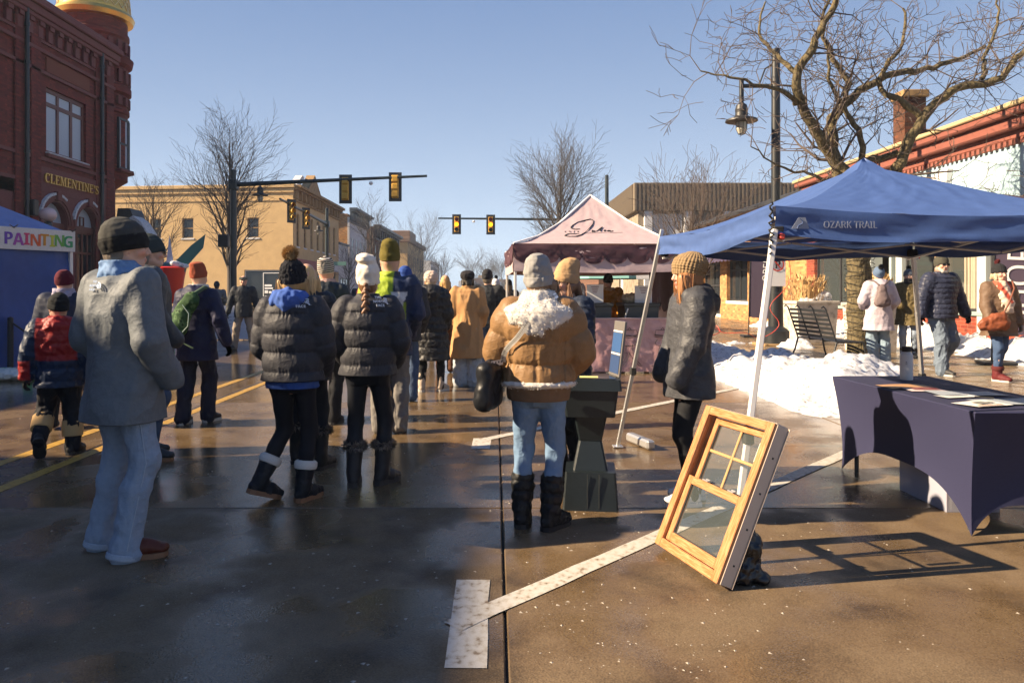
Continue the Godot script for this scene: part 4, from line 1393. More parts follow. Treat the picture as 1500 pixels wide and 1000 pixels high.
	part(o, "lettering", tm, M.gold, F * at(30.9, 5.77, 0.12))
	# corner turret
	b = MB.new()
	b.xf = at(-1.45, 0, -35.5)
	b.lathe([[0.25, 5.7], [0.6, 6.0], [1.2, 6.45], [1.42, 6.6], [1.42, 9.7], [1.5, 9.75], [1.5, 9.95], [1.42, 10.0], [1.42, 10.6], [1.58, 10.7], [1.58, 11.0], [1.45, 11.1], [1.45, 11.9], [1.62, 12.05], [1.68, 12.35], [1.48, 12.5], [1.40, 12.55], [1.40, 13.2], [1.5, 13.3], [1.5, 13.5], [1.42, 13.55], [1.42, 14.1], [1.3, 14.15]], 28)
	var tur := part(o, "turret", b.mesh(), M.red_brick)
	for row in [[11.15, 0.6, 1.5], [12.6, 0.5, 1.47], [10.1, 0.4, 1.48]]:
		for k in 20:
			var a := TAU * k / 20.0
			var t := MB.new()
			t.xf = at(-1.45, 0, -35.5) * Transform3D(Basis(Vector3.UP, a), Vector3.ZERO)
			t.box(Vector3(row[2] - 0.12, row[0], -0.11), Vector3(row[2] + 0.06, row[0] + row[1], 0.11), 0.01)
			part(tur, "corbel", t.mesh(), M.red_stone)
	b = MB.new()
	b.xf = at(-1.45, 0, -35.5)
	b.lathe([[1.3, 14.05], [1.66, 14.1], [1.74, 14.3], [1.66, 14.45], [1.55, 14.5], [1.55, 14.6], [1.50, 15.2], [1.36, 15.9], [1.1, 16.6], [0.75, 17.2], [0.35, 17.6], [0.1, 17.9], [0.06, 18.8], [0.0, 18.85]], 32)
	var dome := part(o, "dome", b.mesh(), M.gold)
	# ribs that cross over the dome as scales
	b = MB.new()
	b.xf = at(-1.45, 0, -35.5)
	var prof := [[1.56, 14.6], [1.51, 15.2], [1.37, 15.9], [1.11, 16.6], [0.76, 17.2]]
	for dirn in [-1.0, 1.0]:
		for k in 24:
			var pts := []
			var rr := []
			for i in 13:
				var t := i / 12.0 * (prof.size() - 1)
				var q := mini(int(t), prof.size() - 2)
				var r := lerpf(prof[q][0], prof[q + 1][0], t - q)
				var y := lerpf(prof[q][1], prof[q + 1][1], t - q)
				var a: float = TAU * k / 24.0 + dirn * i * 0.11
				pts.append(Vector3(cos(a) * r, y, sin(a) * r)); rr.append(0.018)
			b.tube(pts, rr, 4, false)
	part(dome, "scale_ribs", b.mesh(), mat(Color(0.8, 0.62, 0.3), 0.35, {"metallic": 0.6}))
	for a in [-0.05, 0.85]:
		var x := Transform3D(Basis(Vector3.UP, a + PI / 2), Vector3(-1.45, 0, -35.5))
		window(o, x * at(-0.45, 7.1, 1.4), 0.9, 2.4, [], [1.2], 0.1, M.frame_dark, M.glass_pale, M.red_stone)
	# pointed entrance hood with snow
	b = MB.new()
	b.xf = at(0.4, 0, -34.6)
	b.prism(PackedVector2Array([Vector2(-0.5, 3.5), Vector2(1.0, 3.5), Vector2(0.25, 5.2), Vector2(-0.3, 5.2)]), -1.2, 0.0)
	part(o, "entrance_hood", b.mesh(), M.frame_dark)
	b = MB.new()
	b.xf = at(0.42, 0, -34.57)
	b.prism(PackedVector2Array([Vector2(0.0, 3.95), Vector2(1.15, 3.85), Vector2(1.1, 4.05), Vector2(0.75, 4.6), Vector2(0.4, 4.85), Vector2(0.2, 4.7)]), -0.9, 0.05)
	part(o, "snow_cap", b.mesh(), M.snow)
	# wall lantern
	b = MB.new()
	b.xf = F * at(28.0, 4.2, 0.25)
	b.box(Vector3(-0.15, 0, -0.1), Vector3(0.15, 0.6, 0.15), 0.03)
	part(o, "lantern", b.mesh(), M.black_metal)

func box_house(n: String, label: String, x_front: float, z0: float, z1: float, xw: float, h: float, m: Material, side := -1.0) -> Node3D:
	# house on the left (side -1) or right (+1) of the street between depths z0 < z1
	var o := thing(n, label, "building", Vector3(x_front, 0, -z0))
	var b := MB.new()
	if side < 0: b.box(Vector3(-xw, 0, -(z1 - z0)), Vector3(0, h, 0))
	else: b.box(Vector3(0, 0, -(z1 - z0)), Vector3(xw, h, 0))
	part(o, "wall", b.mesh(), m)
	return o

func cornice(o: Node3D, F: Transform3D, x0: float, x1: float, y: float, m: Material, step := 1.1, s := 1.0) -> void:
	var b := MB.new()
	b.xf = F
	b.box(Vector3(x0, y, 0.0), Vector3(x1, y + 0.25 * s, 0.75 * s), 0.03)
	b.box(Vector3(x0, y - 0.15 * s, 0.0), Vector3(x1, y, 0.5 * s), 0.03)
	b.box(Vector3(x0, y - 1.1 * s, 0.0), Vector3(x1, y - 0.95 * s, 0.15 * s), 0.02)
	part(o, "cornice", b.mesh(), m)
	var x := x0 + 0.3
	while x < x1 - 0.2:
		var k := MB.new()
		k.xf = F
		k.box(Vector3(x, y - 0.95 * s, 0.0), Vector3(x + 0.28 * s, y - 0.16 * s, 0.38 * s), 0.03)
		part(o, "bracket", k.mesh(), m)
		x += step

func street_buildings() -> void:
	corner_house()
	# out of view on the left: the rows whose shadow lies across the near road
	var o := box_house("brick_building", "three storey brick block on the near left side, out of view", -17.5, -28.0, 3.75, 12.0, 10.45, M.red_brick)
	o = box_house("brick_building", "low brick block between the two tall ones, added out of view for shade", -17.5, 3.8, 19.9, 12.0, 7.0, M.red_brick)  # unseen block added to keep sun off the ground at left
	# ochre building across the side street
	o = thing("ochre_building", "two storey ochre building with bracketed cornice across the side street", "building", Vector3(-17.5, 0, -65))
	var b := MB.new()
	var R := at(0, 0, 0, -0.11)   # front wall turned a little off square so it catches more sun
	b.xf = R
	var wx := [-3.0, -10.0, -17.0]
	var holes := []
	for x in [-3.6, -9.6, -12.6, -16.0]: holes.append([x - 0.52, 6.0, x + 0.52, 7.75])
	holes.append([-4.4, 0.5, -1.0, 3.2])
	wall(b, -20.0, 0.0, 0, 10.3, holes, 0.25)
	b.xf = Transform3D.IDENTITY
	b.box(Vector3(-20, 0, -19), Vector3(-0.26, 10.2, -2.7))
	b.xf = face_px(0.0)
	var holes2 := []
	for k in 7: holes2.append([1.2 + k * 2.5, 5.3, 2.1 + k * 2.5, 8.2])
	holes2.append([1.0, 0.4, 8.0, 3.3]); holes2.append([9.0, 0.4, 17.5, 3.3])
	wall(b, 0.0, 19.0, 0, 10.3, holes2, 0.25)
	part(o, "wall", b.mesh(), M.beige)
	for h in holes: window(o, R * at(h[0], h[1], -0.16), h[2] - h[0], h[3] - h[1], [], [(h[3] - h[1]) * 0.5] if h[1] > 4 else [], 0.09, M.frame_white if h[1] < 4 else M.beige_dark, M.glass_dark, M.white_wall if h[1] > 4 else null)
	for h in holes2: window(o, face_px(0) * at(h[0], h[1], -0.16), h[2] - h[0], h[3] - h[1], [], [(h[3] - h[1]) * 0.5] if h[1] > 4 else [], 0.1, M.beige_dark if h[1] > 4 else M.frame_dark, M.glass_dark, M.white_wall if h[1] > 4 else null)
	b = MB.new()
	b.xf = R
	b.box(Vector3(-20, 9.9, 0.0), Vector3(0.1, 10.25, 0.12), 0.02); b.box(Vector3(-20, 10.3, -0.3), Vector3(0.2, 10.62, 0.25), 0.03); b.box(Vector3(-20, 9.2, 0), Vector3(0.05, 9.3, 0.06))
	part(o, "parapet", b.mesh(), M.beige)
	cornice(o, face_px(0.0), 0.0, 19.0, 10.3, M.beige_dark, 1.35)
	b = MB.new()
	b.prism(PackedVector2Array([Vector2(-19.9, 4.6), Vector2(-0.3, 2.75), Vector2(-0.3, 0.4), Vector2(-19.9, 2.6)]), 10.0, 10.15)
	part(o, "roof", b.mesh(), M.beige_dark, Transform3D(Basis(Vector3(1, 0, 0), Vector3(0, 0, -1), Vector3(0, 1, 0)), Vector3.ZERO))
	b = MB.new()
	b.xf = face_px(0.0)
	b.prism(PackedVector2Array([Vector2(3.0, 10.56), Vector2(8.0, 10.56), Vector2(5.5, 12.2)]), -0.2, 0.6)
	part(o, "pediment", b.mesh(), M.beige_dark)
	b = MB.new()
	b.xf = face_px(0.0)
	b.prism(PackedVector2Array([Vector2(1.6, 10.57), Vector2(3.0, 10.57), Vector2(4.9, 11.9), Vector2(4.2, 12.0)]), -0.9, -0.25)
	part(o, "snow_cap", b.mesh(), M.snow)
	b = MB.new()
	b.xf = face_px(0.0)
	b.box(Vector3(0.5, 3.4, 0.02), Vector3(8.5, 4.2, 0.25), 0.03)
	part(o, "shop_sign", b.mesh(), mat(Color(0.26, 0.05, 0.04), 0.6))
	b = MB.new()
	b.xf = face_px(0.0)
	b.box(Vector3(8.8, 3.4, 0.02), Vector3(18.0, 4.4, 0.2), 0.03)
	part(o, "shop_sign", b.mesh(), M.white_wall)
	b = MB.new()
	b.xf = R
	for q in [[-2.6, 1.75, -1.95, 1.92], [-2.6, 1.52, -1.85, 1.66], [-2.6, 1.15, -2.3, 1.42], [-2.22, 1.15, -1.98, 1.35], [-1.9, 1.15, -1.62, 1.45]]: b.box(Vector3(q[0], q[1], -0.12), Vector3(q[2], q[3], -0.10))
	part(o, "window_print", b.mesh(), M.white)
	b = MB.new()
	b.xf = R
	for q in [[-2.75, 0.9, -2.69, 2.95], [-1.31, 0.9, -1.25, 2.95], [-2.69, 0.9, -1.31, 0.96], [-2.69, 2.89, -1.31, 2.95]]: b.box(Vector3(q[0], q[1], -0.12), Vector3(q[2], q[3], -0.10))
	part(o, "window_border", b.mesh(), M.white)
	# further left row
	o = box_house("white_building", "one storey white shop beyond the ochre building", -17.5, 84.0, 89.6, 10.0, 6.6, M.white_wall)
	window(o, face_px(0) * at(0.6, 0.4, 0.03), 4.4, 2.4, [1.4, 2.9], [], 0.12, M.frame_dark, M.glass_dark)
	b = MB.new()
	b.box(Vector3(-10, 6.6, -5.6), Vector3(0.12, 6.85, 0.12), 0.03)
	part(o, "parapet", b.mesh(), M.frame_dark)
	o = thing("white_building", "white fronted gabled building with tan brick side and dark cornice", "building", Vector3(-17.5, 0, -90))
	b = MB.new()
	b.prism(PackedVector2Array([Vector2(-9, 0), Vector2(-0.2, 0), Vector2(-0.2, 10.6), Vector2(-0.9, 10.6), Vector2(-9, 8.2)]), -12, 0.0)
	part(o, "wall", b.mesh(), M.tan_brick)
	b = MB.new()
	b.box(Vector3(-0.19, 0, -12.05), Vector3(0.05, 10.2, 0.06))
	part(o, "front", b.mesh(), M.white_wall)
	b = MB.new()
	b.xf = at(0, 0, 0.3)
	b.prism(PackedVector2Array([Vector2(-9.2, 8.15), Vector2(-1.0, 10.62), Vector2(-1.0, 10.85), Vector2(-9.2, 8.4)]), -12.4, 0.0)
	part(o, "roof", b.mesh(), M.frame_dark)
	var slate := mat(Color(0.045, 0.06, 0.08), 0.6)
	cornice(o, face_px(0.06), -0.2, 12.2, 11.0, slate, 1.6, 1.3)
	for k in 4: window(o, face_px(0.06) * at(1.0 + k * 2.7, 5.2, 0.02), 1.2, 2.6, [], [1.3], 0.12, M.frame_white, M.glass_dark)
	o = box_house("brick_building", "brown brick block with heavy cornice further down the street", -17.5, 108.0, 134.0, 14.0, 10.6, M.brown_brick)
	cornice(o, face_px(0.0), 0.0, 26.0, 10.5, M.frame_dark, 2.2, 1.5)
	for k in 7:
		window(o, face_px(0.0) * at(1.2 + k * 3.5, 5.4, 0.02), 1.3, 2.8, [], [1.4], 0.14, M.beige_dark, M.glass_dark)
	for k in 3: window(o, at(-12 + k * 4.0, 5.0, 0.02), 1.2, 2.4, [], [1.2], 0.14, M.beige_dark, M.glass_dark)
	o = box_house("tan_building", "tan two storey block with brown roof far down the street", -17.5, 150.0, 184.0, 16.0, 11.0, M.beige)
	b = MB.new()
	b.box(Vector3(-16.5, 11.0, -34), Vector3(0.6, 12.0, 0.6), 0.1)
	b.box(Vector3(-5, 12.0, -14), Vector3(0.2, 13.6, -3), 0.1)
	part(o, "roof", b.mesh(), mat(Color(0.17, 0.1, 0.06), 0.8))
	for k in 8: window(o, face_px(0.0) * at(1.6 + k * 4.0, 5.6, 0.02), 1.5, 3.0, [], [1.5], 0.16, M.frame_dark, M.glass_dark)
	for k in 8: window(o, face_px(0.0) * at(1.6 + k * 4.0, 0.8, 0.02), 2.8, 3.0, [1.4], [], 0.16, M.frame_dark, M.glass_dark)
	o = box_house("white_building", "small pale block at the far end of the street", -17.5, 205.0, 236.0, 10.0, 9.5, M.white_wall)
	for k in 7: window(o, face_px(0.0) * at(1.6 + k * 4.2, 5.0, 0.02), 1.6, 2.8, [], [1.4], 0.16, M.frame_dark, M.glass_dark)
	# brown topped building across the side street on the right
	o = thing("flat_roofed_building", "flat roofed building with brown ribbed fascia and white columns", "building", Vector3(10.5, 0, -55))
	b = MB.new()
	b.box(Vector3(0, 0, -16), Vector3(26, 7.2, 0))
	part(o, "wall", b.mesh(), tri_mat(Color(0.30, 0.255, 0.20), 0.9, M.tex_conc, null, Vector3.ONE * 0.2, 1.0, true))
	b = MB.new()
	b.box(Vector3(-0.35, 7.2, -16.3), Vector3(26.3, 9.25, 0.35), 0.02)
	var fas := part(o, "fascia", b.mesh(), M.fascia)
	for k in 88:
		b = MB.new()
		b.box(Vector3(-0.3 + k * 0.3, 7.25, 0.352), Vector3(-0.18 + k * 0.3, 9.2, 0.42))
		part(fas, "rib", b.mesh(), M.fascia)
	for k in 54:
		b = MB.new()
		b.box(Vector3(-0.42, 7.25, -16.2 + k * 0.3), Vector3(-0.352, 9.2, -16.08 + k * 0.3))
		part(fas, "rib", b.mesh(), M.fascia)
	for k in 9:
		b = MB.new()
		b.box(Vector3(0.4 + k * 2.9, 0, 0.0), Vector3(1.0 + k * 2.9, 7.2, 0.3), 0.03)
		part(o, "column", b.mesh(), M.white_wall)
		b = MB.new()
		b.box(Vector3(1.1 + k * 2.9, 4.6, 0.0), Vector3(3.2 + k * 2.9, 7.0, 0.06))
		part(o, "panel", b.mesh(), M.white_wall if k % 2 == 0 else M.fascia)
	b = MB.new()
	b.box(Vector3(-0.05, 3.6, -15), Vector3(0.0, 7.0, -9)); b.box(Vector3(-0.05, 0.3, -8), Vector3(0, 7.0, -6.2))
	part(o, "side_panel", b.mesh(), M.white_wall)
	# right side row far away, mostly hidden by the stalls
	o = box_house("brick_building", "brick row behind the tents on the far right side", 10.5, 76.0, 130.0, 14.0, 9.0, M.brown_brick, 1.0)
	# distant hills of rooftops and trees close the street
	for k in 5:
		o = box_house("far_house", "tiny pale house at the vanishing end of the street", -6.0 + k * 4.0 - 3.0, 330.0 + k * 12, 345.0 + k * 12, 7.0, 5.5 + (k % 3) * 1.5, [M.white_wall, M.brown_brick, M.beige][k % 3])
		o.set_meta("group", "houses at the end of the street")
# ---------------------------------------------------------------- shops on the right, x = 10.5
func near_shops() -> void:
	var F := face_nx(0.0)   # local x = -(depth), so x runs from far (negative) to near
	var o := thing("shop_building", "single storey shop with pale blue upper front and dark red bracketed cornice", "building", Vector3(10.5, 0, 0))
	var b := MB.new()
	b.xf = F
	b.box(Vector3(-25.2, 3.3, -9.0), Vector3(-6.0, 5.05, -0.02))
	b.box(Vector3(-25.2, 0, -9.0), Vector3(-6.0, 3.3, -2.2))
	b.box(Vector3(-25.2, 0, -2.2), Vector3(-24.7, 3.3, -0.3))
	part(o, "wall", b.mesh(), M.interior)
	# upper pale blue sheets
	for k in 9:
		b = MB.new()
		b.xf = F
		b.box(Vector3(-25.2 + k * 2.14, 3.3, -0.02), Vector3(-25.2 + (k + 1) * 2.14 - 0.015, 4.45, 0.03))
		part(o, "panel", b.mesh(), M.pale_blue)
	b = MB.new()
	b.xf = F
	b.box(Vector3(-25.3, 4.45, -0.02), Vector3(-6.0, 4.62, 0.10), 0.02)
	b.box(Vector3(-25.3, 4.62, -0.02), Vector3(-6.0, 4.85, 0.28), 0.03)
	b.box(Vector3(-25.3, 4.85, -0.02), Vector3(-6.0, 5.0, 0.42), 0.03)
	part(o, "cornice", b.mesh(), M.cornice_red)
	b = MB.new()
	b.xf = F
	b.box(Vector3(-25.35, 5.0, -0.3), Vector3(-6.0, 5.1, 0.47), 0.02)
	part(o, "gutter", b.mesh(), M.cream)
	for k in 110:
		b = MB.new()
		b.xf = F
		b.box(Vector3(-25.2 + k * 0.17, 4.33, 0.035), Vector3(-25.11 + k * 0.17, 4.448, 0.12), 0.01)
		part(o, "dentil", b.mesh(), M.cornice_red)
	# brick base, piers, shop windows
	b = MB.new()
	b.xf = F
	b.box(Vector3(-24.6, 0.05, -0.25), Vector3(-6.0, 0.86, 0.0), 0.01)
	part(o, "brick_base", b.mesh(), M.shop_brick)
	b = MB.new()
	b.xf = F
	b.box(Vector3(-24.6, 0.86, -0.3), Vector3(-6.0, 0.95, 0.06), 0.015)
	part(o, "ledge", b.mesh(), mat(Color(0.25, 0.33, 0.30), 0.6))
	for q in [[-25.2, -24.6, 0], [-21.35, -20.9, 1], [-19.6, -19.3, 1], [-16.3, -16.0, 1], [-13.4, -13.0, 1]]:
		b = MB.new()
		b.xf = F
		b.box(Vector3(q[0], 0.05, -0.3), Vector3(q[1], 3.3, 0.04), 0.01)
		part(o, "pier", b.mesh(), M.shop_brick if q[2] == 0 else mat(Color(0.4, 0.44, 0.43), 0.6))
	b = MB.new()
	b.xf = F
	b.box(Vector3(-24.6, 3.02, -0.3), Vector3(-6.0, 3.3, 0.05), 0.02)
	part(o, "sign_board", b.mesh(), M.frame_dark)
	for q in [[-24.6, -21.35], [-19.3, -16.3], [-16.0, -13.4], [-13.0, -9.6], [-9.6, -6.0]]:
		window(o, F * at(q[0], 0.95, -0.12), q[1] - q[0], 2.07, [(q[1] - q[0]) * 0.5], [], 0.06, M.frame_dark, M.pane)
	# shop door in the recess
	window(o, F * at(-20.85, 0.2, -0.5), 1.2, 2.6, [], [0.4], 0.12, mat(Color(0.35, 0.42, 0.42), 0.5), M.pane)
	# things in the shop windows
	var tanm := cloth(Color(0.42, 0.28, 0.16), 0.9, 5.0)
	var cream := cloth(Color(0.50, 0.42, 0.30), 0.9, 5.0)
	for q in [[-22.0, 0.95, 1.0, 0.5], [-18.5, 1.1, 1.6, 0.0], [-17.3, 1.0, 1.9, 1.0], [-15.2, 1.7, 1.2, 0.0], [-14.2, 1.25, 1.75, 1.0], [-13.75, 1.2, 1.8, 1.0], [-12.4, 1.25, 1.7, 1.0], [-11.7, 1.3, 1.6, 0.5]]:
		var c := MB.new()
		for k in 14:
			var x := -0.33 + k * 0.047
			c.box(Vector3(x, 0, -0.02 + 0.03 * sin(k * 1.9)), Vector3(x + 0.05, q[2], 0.02 + 0.03 * sin(k * 1.9)))
		var dsp := single("curtain", "pleated cloth hanging behind the shop window glass", "curtain", c.mesh(), [tanm, cream, cream][int(q[3] * 2.0)], at(10.5 + 0.55, q[1], q[0], -PI / 2), "hangings in the shop window")
		dsp.set_meta("category", "curtain")
	# dressed mannequin
	var mn := thing("mannequin", "mannequin in tan jumper and dark trousers inside the shop window", "mannequin", Vector3(11.2, 0.95, -22.6), -PI / 2)
	var P := [cap(Vector3(0, 1.0, 0), Vector3(0, 1.42, 0), 0.16, 0.19, {"s": Vector3(1, 1, 0.65)}), cap(Vector3(0.2, 1.42, 0), Vector3(0.3, 0.9, 0.02), 0.07, 0.05), cap(Vector3(-0.2, 1.42, 0), Vector3(-0.3, 0.9, 0.02), 0.07, 0.05)]
	part(mn, "jumper", net_mesh(net(P, 0.03, 0.04, 0.01)), tanm)
	P = [cap(Vector3(0.08, 0.95, 0), Vector3(0.09, 0.05, 0), 0.11, 0.06), cap(Vector3(-0.08, 0.95, 0), Vector3(-0.09, 0.05, 0), 0.11, 0.06)]
	part(mn, "trousers", net_mesh(net(P, 0.03, 0.04, 0.01)), M.black)
	part(mn, "head", net_mesh(net([cap(Vector3(0, 1.55, 0), Vector3(0, 1.78, 0.01), 0.05, 0.09)], 0.025, 0.04)), M.white_wall)
	# raised white letters on the pale blue front
	for poly in [PackedVector2Array([Vector2(-18.9, 3.3), Vector2(-18.4, 3.3), Vector2(-18.75, 4.05), Vector2(-19.1, 4.05)]), PackedVector2Array([Vector2(-17.75, 3.3), Vector2(-17.25, 3.3), Vector2(-17.15, 4.2), Vector2(-17.75, 4.1)]), PackedVector2Array([Vector2(-20.9, 3.3), Vector2(-19.7, 3.3), Vector2(-19.9, 3.75), Vector2(-20.7, 3.6)])]:
		b = MB.new()
		b.xf = F
		b.prism(poly, 0.04, 0.16)
		part(o, "sign_letter", b.mesh(), M.white)
	# tan brick shop beyond
	o = thing("tan_brick_shop", "tan brick shop with dark awning and wide windows behind the lamp post", "building", Vector3(10.5, 0, 0))
	b = MB.new()
	b.xf = F
	var hs := [[-30.3, 0.95, -27.4, 2.75], [-34.0, 0.95, -31.2, 2.75], [-38.0, 0.3, -35.0, 2.75]]
	wall(b, -40.0, -25.2, 0.05, 4.6, hs, 0.3)
	b.box(Vector3(-40.0, 0.05, -8), Vector3(-25.21, 4.6, -1.5))
	b.box(Vector3(-40.0, 3.2, -1.5), Vector3(-25.21, 4.6, -0.01))
	part(o, "wall", b.mesh(), M.tan_brick)
	for h in hs: window(o, F * at(h[0], h[1], -0.2), h[2] - h[0], h[3] - h[1], [(h[2] - h[0]) * 0.5], [1.35], 0.07, M.frame_dark, M.glass_dark, M.white_wall)
	b = MB.new()
	b.xf = F
	b.box(Vector3(-40, 4.6, -0.4), Vector3(-25.0, 4.8, 0.3), 0.03)
	part(o, "parapet", b.mesh(), M.frame_dark)
	b = MB.new()
	b.xf = F
	for k in 26:
		var x := -40.0 + k * 0.5
		b.quad(Vector3(x, 2.85, 0.9), Vector3(x + 0.5, 2.85, 0.9), Vector3(x + 0.5, 3.35, 0.02), Vector3(x, 3.35, 0.02))
		b.prism(PackedVector2Array([Vector2(x, 2.86), Vector2(x, 2.7), Vector2(x + 0.12, 2.64), Vector2(x + 0.25, 2.62), Vector2(x + 0.38, 2.64), Vector2(x + 0.5, 2.7), Vector2(x + 0.5, 2.86)]), 0.89, 0.905)
	part(o, "awning", b.mesh(), cloth(Color(0.075, 0.06, 0.11), 0.8, 3.0))
	# bare creeper on the wall end
	b = MB.new()
	for k in 12:
		var p := Vector3(-25.4 - rng.randf() * 1.6, 0.2, 0.03)
		var pts := []
		var rr := []
		for i in 8:
			pts.append(p)
			rr.append(0.018 * (1.0 - i / 9.0))
			p += Vector3(rng.randfn() * 0.22, rng.randf_range(0.12, 0.34), 0)
		b.tube(pts, rr, 4, false)
	b.xf = F
	var pl := MB.new()
	for i in b.v.size():
		pl.v.append(F * b.v[i]); pl.n.append(F.basis * b.n[i]); pl.c.append(Color.WHITE); pl.uv.append(Vector2.ZERO)
	single("creeper", "leafless brown creeper climbing the tan brick wall", "plant", pl.mesh(), M.twig, at(10.5, 0, 0))
	# chimney on the roof, behind the tree
	o = thing("chimney", "square brick chimney standing above the red cornice", "chimney", Vector3(11.6, 5.0, -21.0))
	b = MB.new()
	b.box(Vector3(-0.3, -0.6, -0.3), Vector3(0.3, 1.75, 0.3), 0.01)
	part(o, "stack", b.mesh(), M.chimney_brick)
	b = MB.new()
	b.box(Vector3(-0.36, 1.75, -0.36), Vector3(0.36, 1.95, 0.36), 0.02)
	part(o, "cap", b.mesh(), M.beige_dark)
	# overhead wire
	b = MB.new()
	var pts := []
	var rr := []
	for i in 13:
		var t := i / 12.0
		pts.append(Vector3(lerpf(10.9, 12.5, t), 6.1 + t * 1.9 - sin(t * PI) * 0.25, lerpf(-20.8, -12.0, t))); rr.append(0.012)
	b.tube(pts, rr, 5)
	single("cable", "thin dark cable strung above the red cornice", "cable", b.mesh(), M.black)
# ---------------------------------------------------------------- bare trees
func twigs(b: MB, p: Vector3, d: Vector3, len: float, r: float, depth: int, spread: float, zig: float, lift: float, kids: float, side := 3, rmin := 0.0035) -> void:
	var n := maxi(2, int(len / 0.28)) if depth > 0 else 2
	n = mini(n, 6)
	var pts := [p]
	var rr := [r]
	var cur := p
	var dir := d.normalized()
	for i in n:
		dir = (dir + Vector3(rng.randfn(), rng.randfn() * 0.8, rng.randfn()) * zig + Vector3.UP * lift).normalized()
		cur += dir * (len / n)
		pts.append(cur)
		rr.append(maxf(r * (1.0 - 0.62 * (i + 1.0) / n), rmin))
		if depth > 0:
			var m := int(kids + rng.randf())
			for k in m:
				var side_d := dir.cross(Vector3(rng.randfn(), rng.randfn(), rng.randfn())).normalized()
				var nd := (dir * (1.0 - spread) + side_d * spread).normalized()
				twigs(b, cur, nd, len * rng.randf_range(0.42, 0.68), maxf(rr[-1] * 0.62, rmin), depth - 1, spread, zig, lift, kids, 3, rmin)
	b.tube(pts, rr, 5 if r > 0.03 else side, false)

func upright_tree(n: String, label: String, pos: Vector3, h: float, w: float, m: Material, mt: Material, density := 1.0, low := 0.22, group := "") -> void:
	var o := thing(n, label, "tree", pos, 0.0, group)
	var t := MB.new()
	var c := MB.new()
	var r := h * 0.017
	var rm := 0.0035 + 0.00008 * -pos.z
	var pts := []
	var rr := []
	for i in 9:
		var f := i / 8.0
		pts.append(Vector3(rng.randfn() * 0.05 * h * 0.08, f * h * 0.9, rng.randfn() * 0.05 * h * 0.08)); rr.append(r * (1.15 - f) + 0.01)
	t.tube(pts, rr, 9, false)
	var count := int(26 * density)
	for i in count:
		var f := low + (0.86 - low) * pow(i / float(count), 0.9)
		var a := i * 2.4 + rng.randf() * 0.6
		var q := f * 8.0
		var base: Vector3 = pts[int(q)].lerp(pts[mini(int(q) + 1, 8)], q - int(q))
		var reachv := w * 0.56 * sin(PI * clampf((f - low) / (1.12 - low) * 0.8 + 0.22, 0.0, 1.0))
		var d := Vector3(cos(a), rng.randf_range(1.0, 2.0), sin(a))
		twigs(c, base, d, reachv * rng.randf_range(0.85, 1.15), r * (1.0 - f) * 0.55 + 0.012, 3 if density > 0.7 else 2, 0.36, 0.08, 0.04, 1.0 * (1.0 if density > 0.7 else 1.2), 3, rm)
	twigs(c, pts[8], Vector3.UP, h * 0.16, 0.02, 2, 0.4, 0.1, 0.05, 1.2, 3, rm)
	part(o, "trunk", t.mesh(), m)
	part(o, "crown", c.mesh(), mt)

func limb(t: MB, c: MB, pts: Array, r0: float, r1: float, kids: float, len: float) -> void:
	# a crooked limb through the given points, with twigs along it
	var cv := Curve3D.new()
	for i in pts.size():
		var a: Vector3 = pts[maxi(i - 1, 0)]
		var d: Vector3 = pts[mini(i + 1, pts.size() - 1)]
		var tg := (d - a) * 0.16
		cv.add_point(pts[i], -tg, tg)
	var L := cv.get_baked_length()
	var n := int(L / 0.16) + 2
	var P := []
	var R := []
	for i in n + 1:
		var f := float(i) / n
		var p := cv.sample_baked(L * f) + Vector3(rng.randfn(), rng.randfn(), rng.randfn()) * 0.018
		P.append(p)
		R.append(lerpf(r0, r1, pow(f, 0.8)) * rng.randf_range(0.92, 1.1))
		if i > 2 and rng.randf() < kids * 1.45:
			var dir := (P[i] - P[i - 1] as Vector3).normalized()
			var sd := dir.cross(Vector3(rng.randfn(), rng.randfn(), rng.randfn())).normalized()
			twigs(c, p, dir * 0.35 + sd + Vector3(0, 0.25, 0), len * rng.randf_range(0.5, 1.2), maxf(R[i] * 0.3, 0.011), 2, 0.55, 0.34, 0.03, 1.6, 3, 0.0052)
	t.tube(P, R, 9, true)

